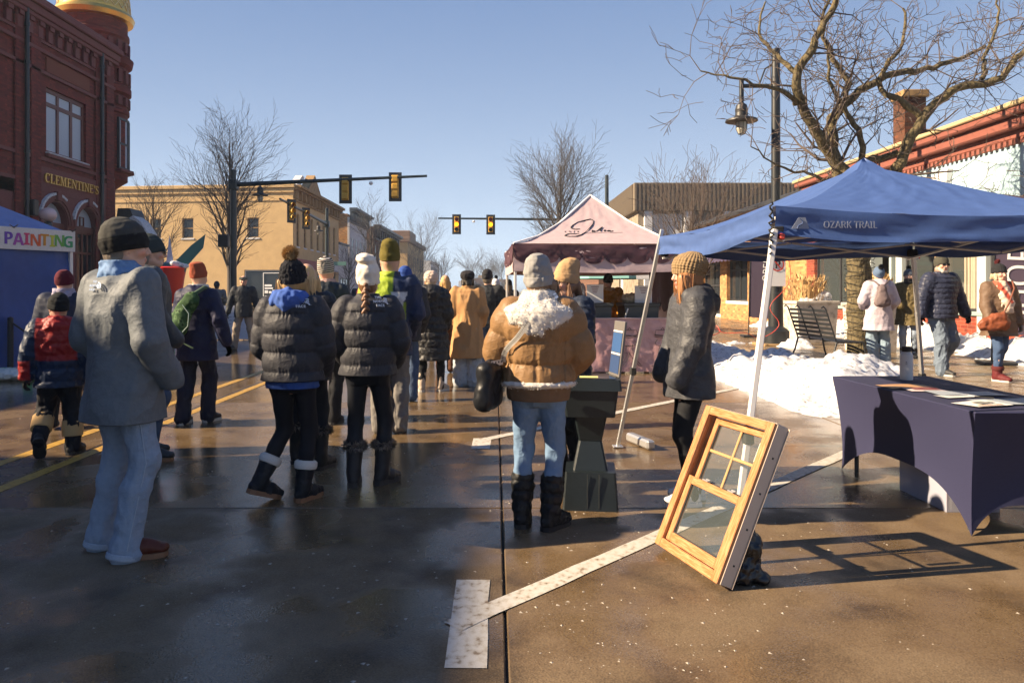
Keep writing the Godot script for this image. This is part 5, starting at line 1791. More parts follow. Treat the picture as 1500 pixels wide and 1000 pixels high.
func trees() -> void:
	# big crooked tree on the right pavement
	var o := thing("street_tree", "large bare tree with crooked spreading limbs and string lights round its trunk", "tree", Vector3(6.8, 0.13, -14.0))
	var t := MB.new()
	var c := MB.new()
	limb(t, MB.new(), [Vector3(0.02, 0, 0), Vector3(0.0, 1.2, 0.02), Vector3(-0.04, 2.4, 0), Vector3(-0.08, 3.3, 0)], 0.235, 0.2, 0.0, 0.0)
	limb(t, c, [Vector3(-0.1, 3.1, 0), Vector3(-0.55, 3.8, 0.1), Vector3(-1.0, 4.35, 0.25), Vector3(-1.35, 5.0, 0.4), Vector3(-1.25, 5.4, 0.5), Vector3(-0.95, 6.0, 0.6), Vector3(-0.7, 6.6, 0.7), Vector3(-0.8, 7.4, 0.8)], 0.14, 0.035, 0.42, 1.0)
	limb(t, c, [Vector3(-1.3, 4.7, 0.35), Vector3(-1.7, 4.85, 0.6), Vector3(-2.2, 4.9, 0.8), Vector3(-2.7, 5.0, 0.9), Vector3(-3.2, 5.15, 0.8)], 0.05, 0.012, 0.6, 0.9)
	limb(t, c, [Vector3(-1.3, 5.2, 0.4), Vector3(-1.7, 5.7, 0.2), Vector3(-1.9, 6.1, 0.0), Vector3(-1.7, 6.7, -0.1)], 0.05, 0.015, 0.55, 1.0)
	limb(t, c, [Vector3(-0.25, 3.2, -0.1), Vector3(-0.4, 4.3, -0.3), Vector3(-0.2, 4.75, -0.35), Vector3(0.45, 5.25, -0.4), Vector3(1.0, 5.5, -0.5), Vector3(1.5, 5.55, -0.6), Vector3(2.2, 5.8, -0.7), Vector3(2.9, 6.1, -0.8)], 0.13, 0.03, 0.45, 1.0)
	limb(t, c, [Vector3(-0.35, 4.5, -0.3), Vector3(-0.1, 5.2, -0.2), Vector3(-0.5, 5.7, -0.1), Vector3(-0.7, 6.4, 0.0), Vector3(-0.4, 7.0, 0)], 0.07, 0.02, 0.5, 0.9)
	limb(t, c, [Vector3(0.25, 2.7, 0.1), Vector3(0.5, 3.3, 0.2), Vector3(0.7, 3.9, 0.3), Vector3(1.05, 4.5, 0.35), Vector3(1.6, 4.95, 0.4), Vector3(2.2, 5.05, 0.5), Vector3(2.55, 5.4, 0.5), Vector3(2.9, 5.8, 0.55)], 0.13, 0.045, 0.4, 0.9)
	limb(t, c, [Vector3(0.95, 4.45, 0.35), Vector3(0.6, 4.75, 0.3), Vector3(0.35, 4.95, 0.2), Vector3(0.38, 5.3, 0.1), Vector3(0.8, 5.9, 0.0), Vector3(0.9, 6.6, -0.1)], 0.07, 0.02, 0.45, 0.9)
	limb(t, c, [Vector3(0.05, 3.2, 0.0), Vector3(0.0, 3.9, 0.1), Vector3(-0.25, 4.5, 0.2), Vector3(-0.65, 5.0, 0.3), Vector3(-0.75, 5.8, 0.3)], 0.08, 0.02, 0.45, 0.9)
	limb(t, c, [Vector3(0.0, 3.65, 0.05), Vector3(0.4, 3.75, 0.0), Vector3(0.75, 3.9, 0.0)], 0.07, 0.05, 0.3, 0.7)
	limb(t, c, [Vector3(-0.3, 3.1, 0.2), Vector3(-1.1, 3.3, 0.7), Vector3(-1.9, 3.45, 1.0), Vector3(-2.4, 3.75, 1.1)], 0.045, 0.01, 0.55, 0.7)
	limb(t, c, [Vector3(2.0, 5.1, 0.5), Vector3(2.2, 5.6, 0.2), Vector3(2.5, 6.2, 0.1), Vector3(2.5, 6.9, 0.1)], 0.045, 0.015, 0.5, 0.9)
	limb(t, c, [Vector3(0.6, 3.1, 0.1), Vector3(1.0, 3.0, 0.5), Vector3(1.6, 2.95, 0.8), Vector3(2.2, 2.75, 1.0)], 0.04, 0.008, 0.4, 0.5)
	part(o, "trunk", t.mesh(), M.bark)
	part(o, "crown", c.mesh(), M.twig)
	# string lights wound round the trunk
	var wb := MB.new()
	for k in 26:
		var pts := []
		var rr := []
		for i in 13:
			var a := TAU * i / 12.0
			pts.append(Vector3(cos(a) * 0.262 - 0.0, 0.35 + k * 0.085 + 0.03 * sin(a * 2.0 + k * 1.7) + i * 0.006, sin(a) * 0.262)); rr.append(0.005)
		wb.tube(pts, rr, 4, false)
	single("string_lights", "dark wire of string lights wound round the tree trunk", "string lights", wb.mesh(), M.black, at(6.8, 0.13, -14.0))
	upright_tree("street_tree", "tall oval bare tree beside the signal pole on the left corner", Vector3(-13.6, 0.13, -38.5), 9.8, 4.9, M.twig_grey, M.twig_grey)
	upright_tree("street_tree", "slighter bare tree between the red brick corner and the ochre wall", Vector3(-19.8, 0.13, -43.5), 7.4, 3.9, M.twig_grey, M.twig_grey, 0.75)
	upright_tree("street_tree", "wide bare tree rising behind the pink tent peak", Vector3(4.1, 0.13, -47.0), 10.0, 5.8, M.twig_grey, M.twig_grey, 1.1)
	upright_tree("street_tree", "small bare spreading tree between the pink tent and the brown fascia", Vector3(7.6, 0.13, -29.0), 4.9, 4.2, M.twig, M.twig, 0.75, 0.3)
	upright_tree("street_tree", "slim bare tree in front of the white gabled building", Vector3(-14.5, 0.13, -88.0), 11.5, 5.6, M.twig_grey, M.twig_grey, 0.6)
	upright_tree("street_tree", "low dark bare tree before the brown brick block", Vector3(-14.6, 0.13, -75.0), 5.4, 3.0, M.twig_grey, M.twig_grey, 0.6)
	for k in 6:
		upright_tree("far_tree", "hazy bare tree at the far end of the street", Vector3([-16.0, -21.0, -13.5, -9.0, -3.0, 2.5][k], 0, [-150.0, -215.0, -190.0, -300.0, -310.0, -290.0][k]), [9.0, 18.0, 9.0, 11.0, 10.0, 11.0][k], [8.0, 18.0, 8.0, 14.0, 12.0, 13.0][k], M.twig_grey, M.twig_grey, 0.45, 0.2, "far trees down the street")
# ---------------------------------------------------------------- street furniture
func signal_head(o: Node3D, xf: Transform3D, lit: int, back: bool) -> void:
	# faces local +z
	var b := MB.new()
	b.box(Vector3(-0.17, -0.55, -0.2), Vector3(0.17, 0.55, 0.02), 0.03)
	for k in 3: b.box(Vector3(-0.15, -0.5 + k * 0.36, -0.27), Vector3(0.15, -0.22 + k * 0.36, -0.2), 0.04)
	var h := part(o, "signal_head", b.mesh(), M.signal_yellow, xf)
	b = MB.new()
	b.box(Vector3(-0.31, -0.7, -0.03), Vector3(0.31, 0.7, 0.0), 0.01)
	part(h, "backplate", b.mesh(), M.black_metal)
	for k in 3:
		b = MB.new()
		b.xf = Transform3D(Basis(Vector3.RIGHT, PI / 2), Vector3(0, 0.36 - k * 0.36, 0.02))
		b.lathe([[0.0, 0.03], [0.13, 0.0], [0.14, 0.0], [0.14, -0.01]], 16)
		var cols := [Color(0.10, 0.008, 0.004), Color(0.9, 0.42, 0.02), Color(0.006, 0.03, 0.025)]
		var m := mat(cols[k], 0.25)
		if k == lit:
			m.emission_enabled = true
			m.emission = Color(1.0, 0.62, 0.08)
			m.emission_energy_multiplier = 1.6
		part(h, "signal_lens", b.mesh(), m)
		b = MB.new()
		for i in 10:
			var a0 := PI * (-0.15 + 1.3 * i / 10.0)
			var a1 := PI * (-0.15 + 1.3 * (i + 1) / 10.0)
			var c := Vector3(0, 0.36 - k * 0.36, 0)
			b.quad(c + Vector3(cos(a0) * 0.155, sin(a0) * 0.155, 0.02), c + Vector3(cos(a0) * 0.155, sin(a0) * 0.155, 0.22), c + Vector3(cos(a1) * 0.155, sin(a1) * 0.155, 0.22), c + Vector3(cos(a1) * 0.155, sin(a1) * 0.155, 0.02))
		part(h, "visor", b.mesh(), M.signal_yellow)

func pendant_lamp(o: Node3D, p: Vector3) -> void:
	var b := MB.new()
	b.xf = at(p.x, p.y, p.z)
	b.lathe([[0.11, -0.52], [0.37, -0.50], [0.36, -0.46], [0.15, -0.38], [0.14, -0.30], [0.145, -0.22], [0.12, -0.12], [0.05, -0.06], [0.045, 0.0]], 20)
	var l := part(o, "lamp_hood", b.mesh(), mat(Color(0.018, 0.017, 0.016), 0.5))
	b = MB.new()
	b.xf = at(p.x, p.y, p.z)
	b.lathe([[0.0, -0.80], [0.07, -0.78], [0.115, -0.68], [0.12, -0.52]], 16)
	part(l, "glass", b.mesh(), mat(Color(0.45, 0.42, 0.34), 0.2))
	b = MB.new()
	b.xf = at(p.x, p.y, p.z)
	for k in 8:
		var a := TAU * k / 8.0
		b.tube([Vector3(cos(a) * 0.13, -0.5, sin(a) * 0.13), Vector3(cos(a) * 0.128, -0.68, sin(a) * 0.128), Vector3(cos(a) * 0.08, -0.79, sin(a) * 0.08), Vector3(0, -0.82, 0)], [0.006, 0.006, 0.006, 0.006], 4)
	part(l, "guard", b.mesh(), M.black_metal)

func mast(label: String, base: Vector3, h: float, arm_y: float, d: Vector3, len: float, heads: Array, lit: int, face: float) -> Node3D:
	var o := thing("traffic_signal", label, "traffic light", base)
	var b := MB.new()
	b.lathe([[0.24, 0.0], [0.24, 0.5], [0.16, 0.62], [0.13, h], [0.0, h + 0.05]], 14)
	part(o, "pole", b.mesh(), M.green_black)
	b = MB.new()
	var e := d.normalized()
	b.tube([Vector3(0, arm_y, 0), Vector3(0, arm_y, 0) + e * len], [0.115, 0.06], 10)
	b.cbox(Vector3(0, arm_y, 0), Vector3(0.4, 0.5, 0.4), 0.04)
	part(o, "mast_arm", b.mesh(), M.green_black)
	for q in heads:
		var p: Vector3 = Vector3(0, arm_y - 0.15, 0) + e * q
		signal_head(o, Transform3D(Basis(Vector3.UP, face), p + Vector3(0, -0.28, 0) + Basis(Vector3.UP, face) * Vector3(0, 0, 0.2)), lit, false)
	return o

func street_furniture() -> void:
	# mast arms of the crossing
	var o := mast("dark green mast arm on the left corner with two signals seen from behind", Vector3(-12.55, 0.13, -36.0), 7.05, 6.35, Vector3(1, 0.045, 0), 9.3, [5.35, 7.75], -1, PI)
	pendant_lamp(o, Vector3(1.35, 6.3, 0.2))
	var b := MB.new()
	b.box(Vector3(-0.7, 3.35, -0.1), Vector3(-0.2, 3.95, 0.2), 0.04)
	part(o, "pedestrian_signal", b.mesh(), M.black_metal)
	b = MB.new()
	b.lathe([[0.0, -0.10], [0.08, -0.06], [0.1, 0.0], [0.08, 0.06], [0.02, 0.09]], 12)
	part(o, "camera_dome", b.mesh(), M.white, at(6.6, 6.42, 0))
	o = mast("far mast arm from the right with two signals showing amber", Vector3(7.9, 0.13, -53.0), 9.4, 6.25, Vector3(-1, 0.01, 0), 11.9, [8.2, 10.6], 1, 0.0)
	b = MB.new()
	b.lathe([[0.0, -0.10], [0.08, -0.06], [0.1, 0.0], [0.08, 0.06], [0.02, 0.09]], 12)
	part(o, "camera_dome", b.mesh(), M.white, at(-9.4, 6.15, 0))
	o = mast("mast arm running back over the side street before the ochre building", Vector3(-13.0, 0.13, -58.0), 7.6, 6.4, Vector3(0.06, 0.0, 1), 16.0, [9.0, 13.5], -1, 0.9)
	pendant_lamp(o, Vector3(-0.5, 6.3, 0.6))
	b = MB.new()
	b.box(Vector3(0.15, 3.2, -0.02), Vector3(1.5, 3.5, 0.02)); b.box(Vector3(-0.2, 2.7, -0.02), Vector3(0.25, 3.1, 0.03))
	part(o, "street_sign", b.mesh(), mat(Color(0.10, 0.22, 0.2), 0.5))
	# lamp post by the bench
	o = thing("lamp_post", "tall black lamp post with caged pendant lamp and no parking sign", "lamp post", Vector3(6.55, 0.13, -17.5))
	b = MB.new()
	b.lathe([[0.0, 0.0], [0.3, 0.0], [0.3, 0.34], [0.24, 0.4], [0.17, 0.45], [0.15, 1.5], [0.11, 1.6], [0.095, 6.9], [0.0, 6.95]], 16)
	part(o, "pole", b.mesh(), M.black_metal)
	b = MB.new()
	b.tube([Vector3(0, 6.05, 0), Vector3(-0.82, 6.05, 0)], [0.05, 0.05], 8)
	b.tube([Vector3(0, 6.6, 0), Vector3(-0.25, 6.45, 0), Vector3(-0.4, 6.05, 0)], [0.02, 0.02, 0.02], 6)
	b.tube([Vector3(-0.8, 6.2, 0), Vector3(-0.8, 5.7, 0)], [0.055, 0.055], 8)
	part(o, "arm", b.mesh(), M.black_metal)
	pendant_lamp(o, Vector3(-0.8, 5.72, 0))
	b = MB.new()
	b.box(Vector3(-0.22, 1.38, 0.17), Vector3(0.16, 2.12, 0.19), 0.004)
	var sg := part(o, "no_parking_sign", b.mesh(), M.white)
	part(sg, "letter", text_mesh("P", 0.26, 0.01, false, true), M.black, at(-0.03, 1.88, 0.196))
	b = MB.new()
	for i in 20:
		var a0 := TAU * i / 20.0
		var a1 := TAU * (i + 1) / 20.0
		var c := Vector3(-0.03, 1.88, 0.199)
		b.quad(c + Vector3(cos(a0), sin(a0), 0) * 0.125, c + Vector3(cos(a0), sin(a0), 0) * 0.155, c + Vector3(cos(a1), sin(a1), 0) * 0.155, c + Vector3(cos(a1), sin(a1), 0) * 0.125)
	b.quad(Vector3(-0.13, 1.98, 0.203), Vector3(-0.11, 2.0, 0.203), Vector3(0.07, 1.78, 0.203), Vector3(0.05, 1.76, 0.203))
	part(sg, "red_ring", b.mesh(), M.red_plastic)
	b = MB.new()
	b.box(Vector3(-0.1, 2.25, 0.12), Vector3(0.0, 3.1, 0.14)); b.box(Vector3(-0.16, 2.14, 0.1), Vector3(0.16, 2.24, 0.16), 0.02)
	part(o, "bracket", b.mesh(), M.white_metal)
	b = MB.new()
	b.box(Vector3(-0.42, -0.15, -0.42), Vector3(0.42, 0.06, 0.42), 0.02)
	part(o, "footing", b.mesh(), M.beige_dark)
	b = MB.new()
	b.cbox(Vector3(0.2, 2.95, 0.1), Vector3(0.22, 0.3, 0.2), 0.05)
	b.tube([Vector3(-0.12, 2.9, 0.12), Vector3(0.0, 2.7, 0.16), Vector3(0.15, 2.85, 0.12)], [0.02, 0.02, 0.02], 5)
	part(o, "outlet_box", b.mesh(), M.black_metal)
	b = MB.new()
	var cv := Curve3D.new()
	var kn := [Vector3(0.2, 2.1, 0.2), Vector3(0.26, 1.6, 0.22), Vector3(0.1, 1.3, 0.25), Vector3(-0.25, 0.9, 0.3), Vector3(-0.05, 0.5, 0.35), Vector3(-0.5, 0.2, 0.4), Vector3(-0.9, 0.33, 0.6), Vector3(-1.4, 0.33, 0.5), Vector3(-1.6, 0.52, 0.5), Vector3(-1.5, 0.36, 0.7), Vector3(-2.1, 0.2, 1.0)]
	for i in kn.size():
		var tg: Vector3 = (kn[mini(i + 1, kn.size() - 1)] - kn[maxi(i - 1, 0)]) * 0.2
		cv.add_point(kn[i], -tg, tg)
	var cp := []
	var cr := []
	for i in 61:
		cp.append(cv.sample_baked(cv.get_baked_length() * i / 60.0)); cr.append(0.008)
	b.tube(cp, cr, 5)
	single("extension_cord", "red extension cord hanging from lamp post onto the snow", "cord", b.mesh(), M.red_plastic, at(6.55, 0.13, -17.5))
	# feather flags
	for q in [["purple banner flag reading OPEN before the tan brick shop", "OPEN", Vector3(7.3, 0.14, -20.5), -0.12, 0.27, 1.86], ["purple banner flag reading SHOP beside the red brick shop", "SHOP", Vector3(8.95, 0.14, -12.9), -0.25, 0.55, 1.36]]:
		o = thing("banner_flag", q[0], "flag", q[2], q[3])
		b = MB.new()
		b.tube([Vector3(-0.36, 0, 0), Vector3(-0.33, 1.6, 0), Vector3(-0.28, 2.95, 0)], [0.018, 0.016, 0.012], 6)
		b.cbox(Vector3(-0.3, 0.03, 0), Vector3(0.5, 0.05, 0.5), 0.01)
		part(o, "pole", b.mesh(), M.black_metal)
		b = MB.new()
		b.prism(PackedVector2Array([Vector2(-0.36, 0.55), Vector2(0.22, 0.5), Vector2(0.34, 2.85), Vector2(-0.28, 2.95)]), -0.004, 0.004)
		part(o, "cloth", b.mesh(), cloth(Color(0.085, 0.065, 0.10), 0.8, 4.0))
		part(o, "lettering", text_mesh(q[1], q[4], 0.006), M.white, Transform3D(Basis(Vector3(0, 0, 1), PI / 2 - 0.06), Vector3(0.05 if q[4] > 0.4 else 0.12, q[5], 0.012)))
	# bench
	o = thing("bench", "black slatted steel bench standing in the snow with its back turned", "bench", Vector3(5.85, 0.13, -13.2), 1.62)
	for k in 7:
		b = MB.new()
		var y := 0.47 + k * 0.075
		b.box(Vector3(-0.7, y, -0.235 - k * 0.022), Vector3(0.7, y + 0.045, -0.223 - k * 0.022), 0.003)
		part(o, "back_slat", b.mesh(), M.black_metal)
	for k in 7:
		b = MB.new()
		b.box(Vector3(-0.7, 0.425, -0.2 + k * 0.066), Vector3(0.7, 0.437, -0.155 + k * 0.066), 0.003)
		part(o, "seat_slat", b.mesh(), M.black_metal)
	for x in [-0.71, -0.25, 0.25, 0.71]:
		b = MB.new()
		b.tube([Vector3(x, 0.42, 0.27), Vector3(x, 0.415, -0.2), Vector3(x, 0.98, -0.39), Vector3(x, 1.02, -0.43), Vector3(x, 0.99, -0.46)], [0.014, 0.014, 0.014, 0.014, 0.014], 6)
		part(o, "frame_bar", b.mesh(), M.black_metal)
	for x in [-0.71, 0.71]:
		b = MB.new()
		b.tube([Vector3(x, 0.42, -0.2), Vector3(x, 0.2, -0.26), Vector3(x, 0, -0.36)], [0.017, 0.016, 0.016], 6)
		part(o, "leg", b.mesh(), M.black_metal)
		b = MB.new()
		b.tube([Vector3(x, 0.42, 0.26), Vector3(x, 0.2, 0.3), Vector3(x, 0, 0.36)], [0.017, 0.016, 0.016], 6)
		part(o, "leg", b.mesh(), M.black_metal)
	# planters
	for q in [[7.75, -18.6, 1.05, "white square planter of dry grass beside the bench and tree trunk"], [7.9, -15.8, 0.8, "white square planter with dry grass near the walking man in navy"]]:
		o = thing("planter", q[3], "planter", Vector3(q[0], 0.13, q[1]), 0.1)
		b = MB.new()
		var w: float = q[2] * 0.5
		b.prism(PackedVector2Array([Vector2(-w * 0.86, 0), Vector2(w * 0.86, 0), Vector2(w, 1.0), Vector2(-w, 1.0)]), -w * 0.9, w * 0.9)
		b.box(Vector3(-w - 0.03, 0.95, -w * 0.9 - 0.03), Vector3(w + 0.03, 1.03, w * 0.9 + 0.03), 0.015)
		part(o, "tub", b.mesh(), tri_mat(Color(0.58, 0.54, 0.50), 0.8, M.tex_conc, null, Vector3.ONE * 0.5))
		b = MB.new()
		for k in 420:
			var a := rng.randf() * TAU
			var r := rng.randf() * w * 0.7
			var p := Vector3(cos(a) * r, 1.0, sin(a) * r)
			var tip := p + Vector3(cos(a) * 0.32 * rng.randf(), rng.randf_range(0.35, 0.72), sin(a) * 0.32 * rng.randf())
			var wd := Vector3(-sin(a), 0, cos(a)) * 0.008
			b.col = Color(0.55, 0.36, 0.16) * rng.randf_range(0.6, 1.2)
			b.tri(p - wd, p + wd, tip)
			if k % 4 == 0:
				var m2 := p.lerp(tip, 0.8)
				for e in 3: b.tri(m2 + Vector3(rng.randfn(), rng.randfn(), rng.randfn()) * 0.02, m2 + Vector3(rng.randfn(), rng.randfn(), rng.randfn()) * 0.02, tip + Vector3(rng.randfn(), rng.randfn(), rng.randfn()) * 0.02)
		part(o, "dry_grass", b.mesh(), mat(Color(1, 1, 1), 0.9, {"vertex_color_use_as_albedo": true}))
		b = MB.new()
		b.add(net([cap(Vector3(w * 0.3, 1.05, w * 0.4), Vector3(w * 0.7, 1.1, w * 0.3), 0.12, 0.16), cap(Vector3(-w * 0.5, 1.02, w * 0.5), Vector3(-w * 0.1, 1.02, w * 0.6), 0.09, 0.08)], 0.03, 0.05, 0.04, 8.0))
		part(o, "snow_cap", b.mesh(), M.snow)
	# globe street lamp in front of the red building
	o = thing("globe_lamp", "post lamp with a pinkish white glass globe before the arched windows", "lamp", Vector3(-16.2, 0.13, -27.2))
	b = MB.new()
	b.lathe([[0.14, 0], [0.14, 0.4], [0.06, 0.5], [0.05, 3.55], [0.14, 3.62], [0.13, 3.72], [0.08, 3.8]], 12)
	part(o, "post", b.mesh(), M.black_metal)
	b = MB.new()
	var pr := []
	for i in 13: pr.append([sin(PI * i / 12.0) * 0.29, 4.03 - cos(PI * i / 12.0) * 0.25])
	b.lathe(pr, 20)
	part(o, "globe", b.mesh(), mat(Color(0.62, 0.44, 0.42), 0.3))
	# stanchion with chain, sack on the ground by the blue tent
	o = thing("stanchion", "black stanchion post with a drooping rope before the blue tent", "post", Vector3(-7.75, 0, -12.0))
	b = MB.new()
	b.lathe([[0.16, 0], [0.16, 0.03], [0.045, 0.05], [0.042, 0.98], [0.0, 1.0]], 12)
	part(o, "post", b.mesh(), M.black)
	b = MB.new()
	var rp := []
	var r2 := []
	for i in 11:
		var t := i / 10.0
		rp.append(Vector3(t * 1.15, 0.92 - sin(t * PI * 0.5) * 0.62, -t * 0.3)); r2.append(0.014)
	b.tube(rp, r2, 6)
	part(o, "rope", b.mesh(), M.black)
	b = MB.new()
	b.add(net([cap(Vector3(-0.45, 0.07, 0), Vector3(0.4, 0.06, 0.05), 0.2, 0.17, {"s": Vector3(1, 0.42, 1)}), cap(Vector3(-0.2, 0.09, 0.0), Vector3(0.2, 0.08, 0.0), 0.2, 0.2, {"s": Vector3(1, 0.45, 1)})], 0.02, 0.05, 0.02, 9.0))
	for i in b.v.size():
		var p := b.v[i]
		b.c[i] = Color(0.05, 0.30, 0.10) if (absf(p.x - 0.18) < 0.07 or (absf(p.z - 0.06 - p.x * 0.2) < 0.025 and p.x < 0.2) or absf(p.x - 0.36) < 0.03) else Color(0.55, 0.55, 0.52)
	single("plastic_sack", "white and green plastic sack lying by the blue tent", "sack", b.mesh(), mat(Color(1, 1, 1), 0.45, {"vertex_color_use_as_albedo": true}), at(-7.55, 0.02, -11.9, 0.3))
	# hummingbird and flower figure
	o = thing("garden_figure", "painted metal figure of a teal winged bird over a red flower", "figure", Vector3(-7.15, 0, -16.5), 0.3)
	o.scale = Vector3.ONE * 0.86
	b = MB.new()
	b.lathe([[0.05, 1.3], [0.16, 1.35], [0.30, 1.6], [0.35, 1.95], [0.40, 2.22], [0.33, 2.25], [0.25, 2.0]], 14)
	part(o, "flower", b.mesh(), mat(Color(0.5, 0.02, 0.01), 0.4))
	b = MB.new()
	b.lathe([[0.3, 0], [0.3, 0.06], [0.05, 0.1], [0.05, 1.4]], 12)
	for k in 7:
		var a := TAU * k / 7.0
		b.prism(PackedVector2Array([Vector2(0, 0.3), Vector2(0.25 + 0.03 * k, 0.8), Vector2(0.3 + 0.03 * k, 1.4 - 0.05 * k), Vector2(0.1, 0.8)]), -0.02 + k * 0.02, 0.0 + k * 0.02)
	part(o, "leaf", b.mesh(), mat(Color(0.08, 0.22, 0.05), 0.5))
	b = MB.new()
	b.prism(PackedVector2Array([Vector2(0.0, 2.25), Vector2(0.35, 2.2), Vector2(0.8, 2.75), Vector2(0.85, 3.1), Vector2(0.5, 2.8)]), -0.02, 0.02)
	part(o, "wing", b.mesh(), mat(Color(0.01, 0.10, 0.09), 0.35))
	b = MB.new()
	b.prism(PackedVector2Array([Vector2(-0.08, 2.3), Vector2(0.1, 2.3), Vector2(0.0, 3.05)]), 0.06, 0.1)
	part(o, "wing", b.mesh(), mat(Color(0.35, 0.38, 0.5), 0.35))
	b = MB.new()
	b.add(net([cap(Vector3(-0.25, 2.3, 0.05), Vector3(0.25, 2.2, 0.05), 0.08, 0.15), cap(Vector3(-0.3, 2.38, 0.05), Vector3(-0.3, 2.45, 0.05), 0.12, 0.1)], 0.03, 0.05))
	b.tube([Vector3(-0.35, 2.42, 0.05), Vector3(-0.9, 2.5, 0.1)], [0.03, 0.01], 6)
	part(o, "bird_body", b.mesh(), mat(Color(0.02, 0.09, 0.10), 0.35))
	b = MB.new()
	b.xf = Transform3D(Basis(Vector3.RIGHT, 1.3), Vector3(-0.95, 2.45, 0))
	b.lathe([[0.0, 0.02], [0.2, 0.0], [0.2, -0.02], [0.0, -0.03]], 16)
	part(o, "disc", b.mesh(), M.black)
	b = MB.new()
	b.add(net([cap(Vector3(-0.3, 2.3, 0.1), Vector3(-0.6, 2.26, 0.1), 0.1, 0.08), cap(Vector3(0.1, 2.32, 0.15), Vector3(0.4, 2.27, 0.1), 0.08, 0.06)], 0.03, 0.05, 0.03, 8.0))
	part(o, "snow_cap", b.mesh(), M.snow)
	# iron railing with white banners beyond the far man
	o = thing("railing", "black iron railing hung with white banners behind the man in a flat cap", "railing", Vector3(-9.2, 0.0, -21.5))
	b = MB.new()
	b.box(Vector3(0, 1.15, -0.02), Vector3(4.6, 1.2, 0.02)); b.box(Vector3(0, 0.95, -0.02), Vector3(4.6, 1.0, 0.02)); b.box(Vector3(0, 0.1, -0.02), Vector3(4.6, 0.15, 0.02))
	part(o, "rail", b.mesh(), M.black)
	for k in 24:
		b = MB.new()
		b.box(Vector3(k * 0.2 - 0.01, 0.0, -0.012), Vector3(k * 0.2 + 0.01, 1.3, 0.012))
		part(o, "bar", b.mesh(), M.black)
	for k in 4:
		b = MB.new()
		b.box(Vector3(k * 1.15 + 0.03, 0.02, 0.03), Vector3(k * 1.15 + 1.1, 0.98 + (0.18 if k == 3 else 0.0), 0.045))
		part(o, "banner", b.mesh(), cloth(Color(0.62, 0.64, 0.70), 0.7, 3.0))
	b = MB.new()
	for k in 16:
		b.box(Vector3(1.45 + (k % 4) * 0.13, 0.45 + (k / 4) * 0.1, 0.047), Vector3(1.54 + (k % 4) * 0.13, 0.47 + (k / 4) * 0.1, 0.05))
	part(o, "print", b.mesh(), mat(Color(0.3, 0.32, 0.4), 0.8))
# ---------------------------------------------------------------- tents, stalls
func sheet(b: MB, nu: int, nv: int, f: Callable) -> void:
	var P := []
	for j in nv + 1:
		var row := PackedVector3Array()
		for i in nu + 1: row.append(f.call(float(i) / nu, float(j) / nv))
		P.append(row)
	var nr := func(i: int, j: int) -> Vector3:
		var a: Vector3 = P[j][mini(i + 1, nu)] - P[j][maxi(i - 1, 0)]
		var d: Vector3 = P[mini(j + 1, nv)][i] - P[maxi(j - 1, 0)][i]
		var n := a.cross(d)
		return n.normalized() if n.length() > 1e-9 else Vector3.UP
	for j in nv:
		for i in nu:
			b.quad_s(P[j][i], P[j][i + 1], P[j + 1][i + 1], P[j + 1][i], nr.call(i, j), nr.call(i + 1, j), nr.call(i + 1, j + 1), nr.call(i, j + 1))

func bar(parent: Node, n: String, a: Vector3, d: Vector3, w: float, m: Material) -> MeshInstance3D:
	var b := MB.new()
	var L := a.distance_to(d)
	b.xf = Transform3D(along(d - a), a)
	b.box(Vector3(-w, 0, -w), Vector3(w, L, w), w * 0.3)
	return part(parent, n, b.mesh(), m)

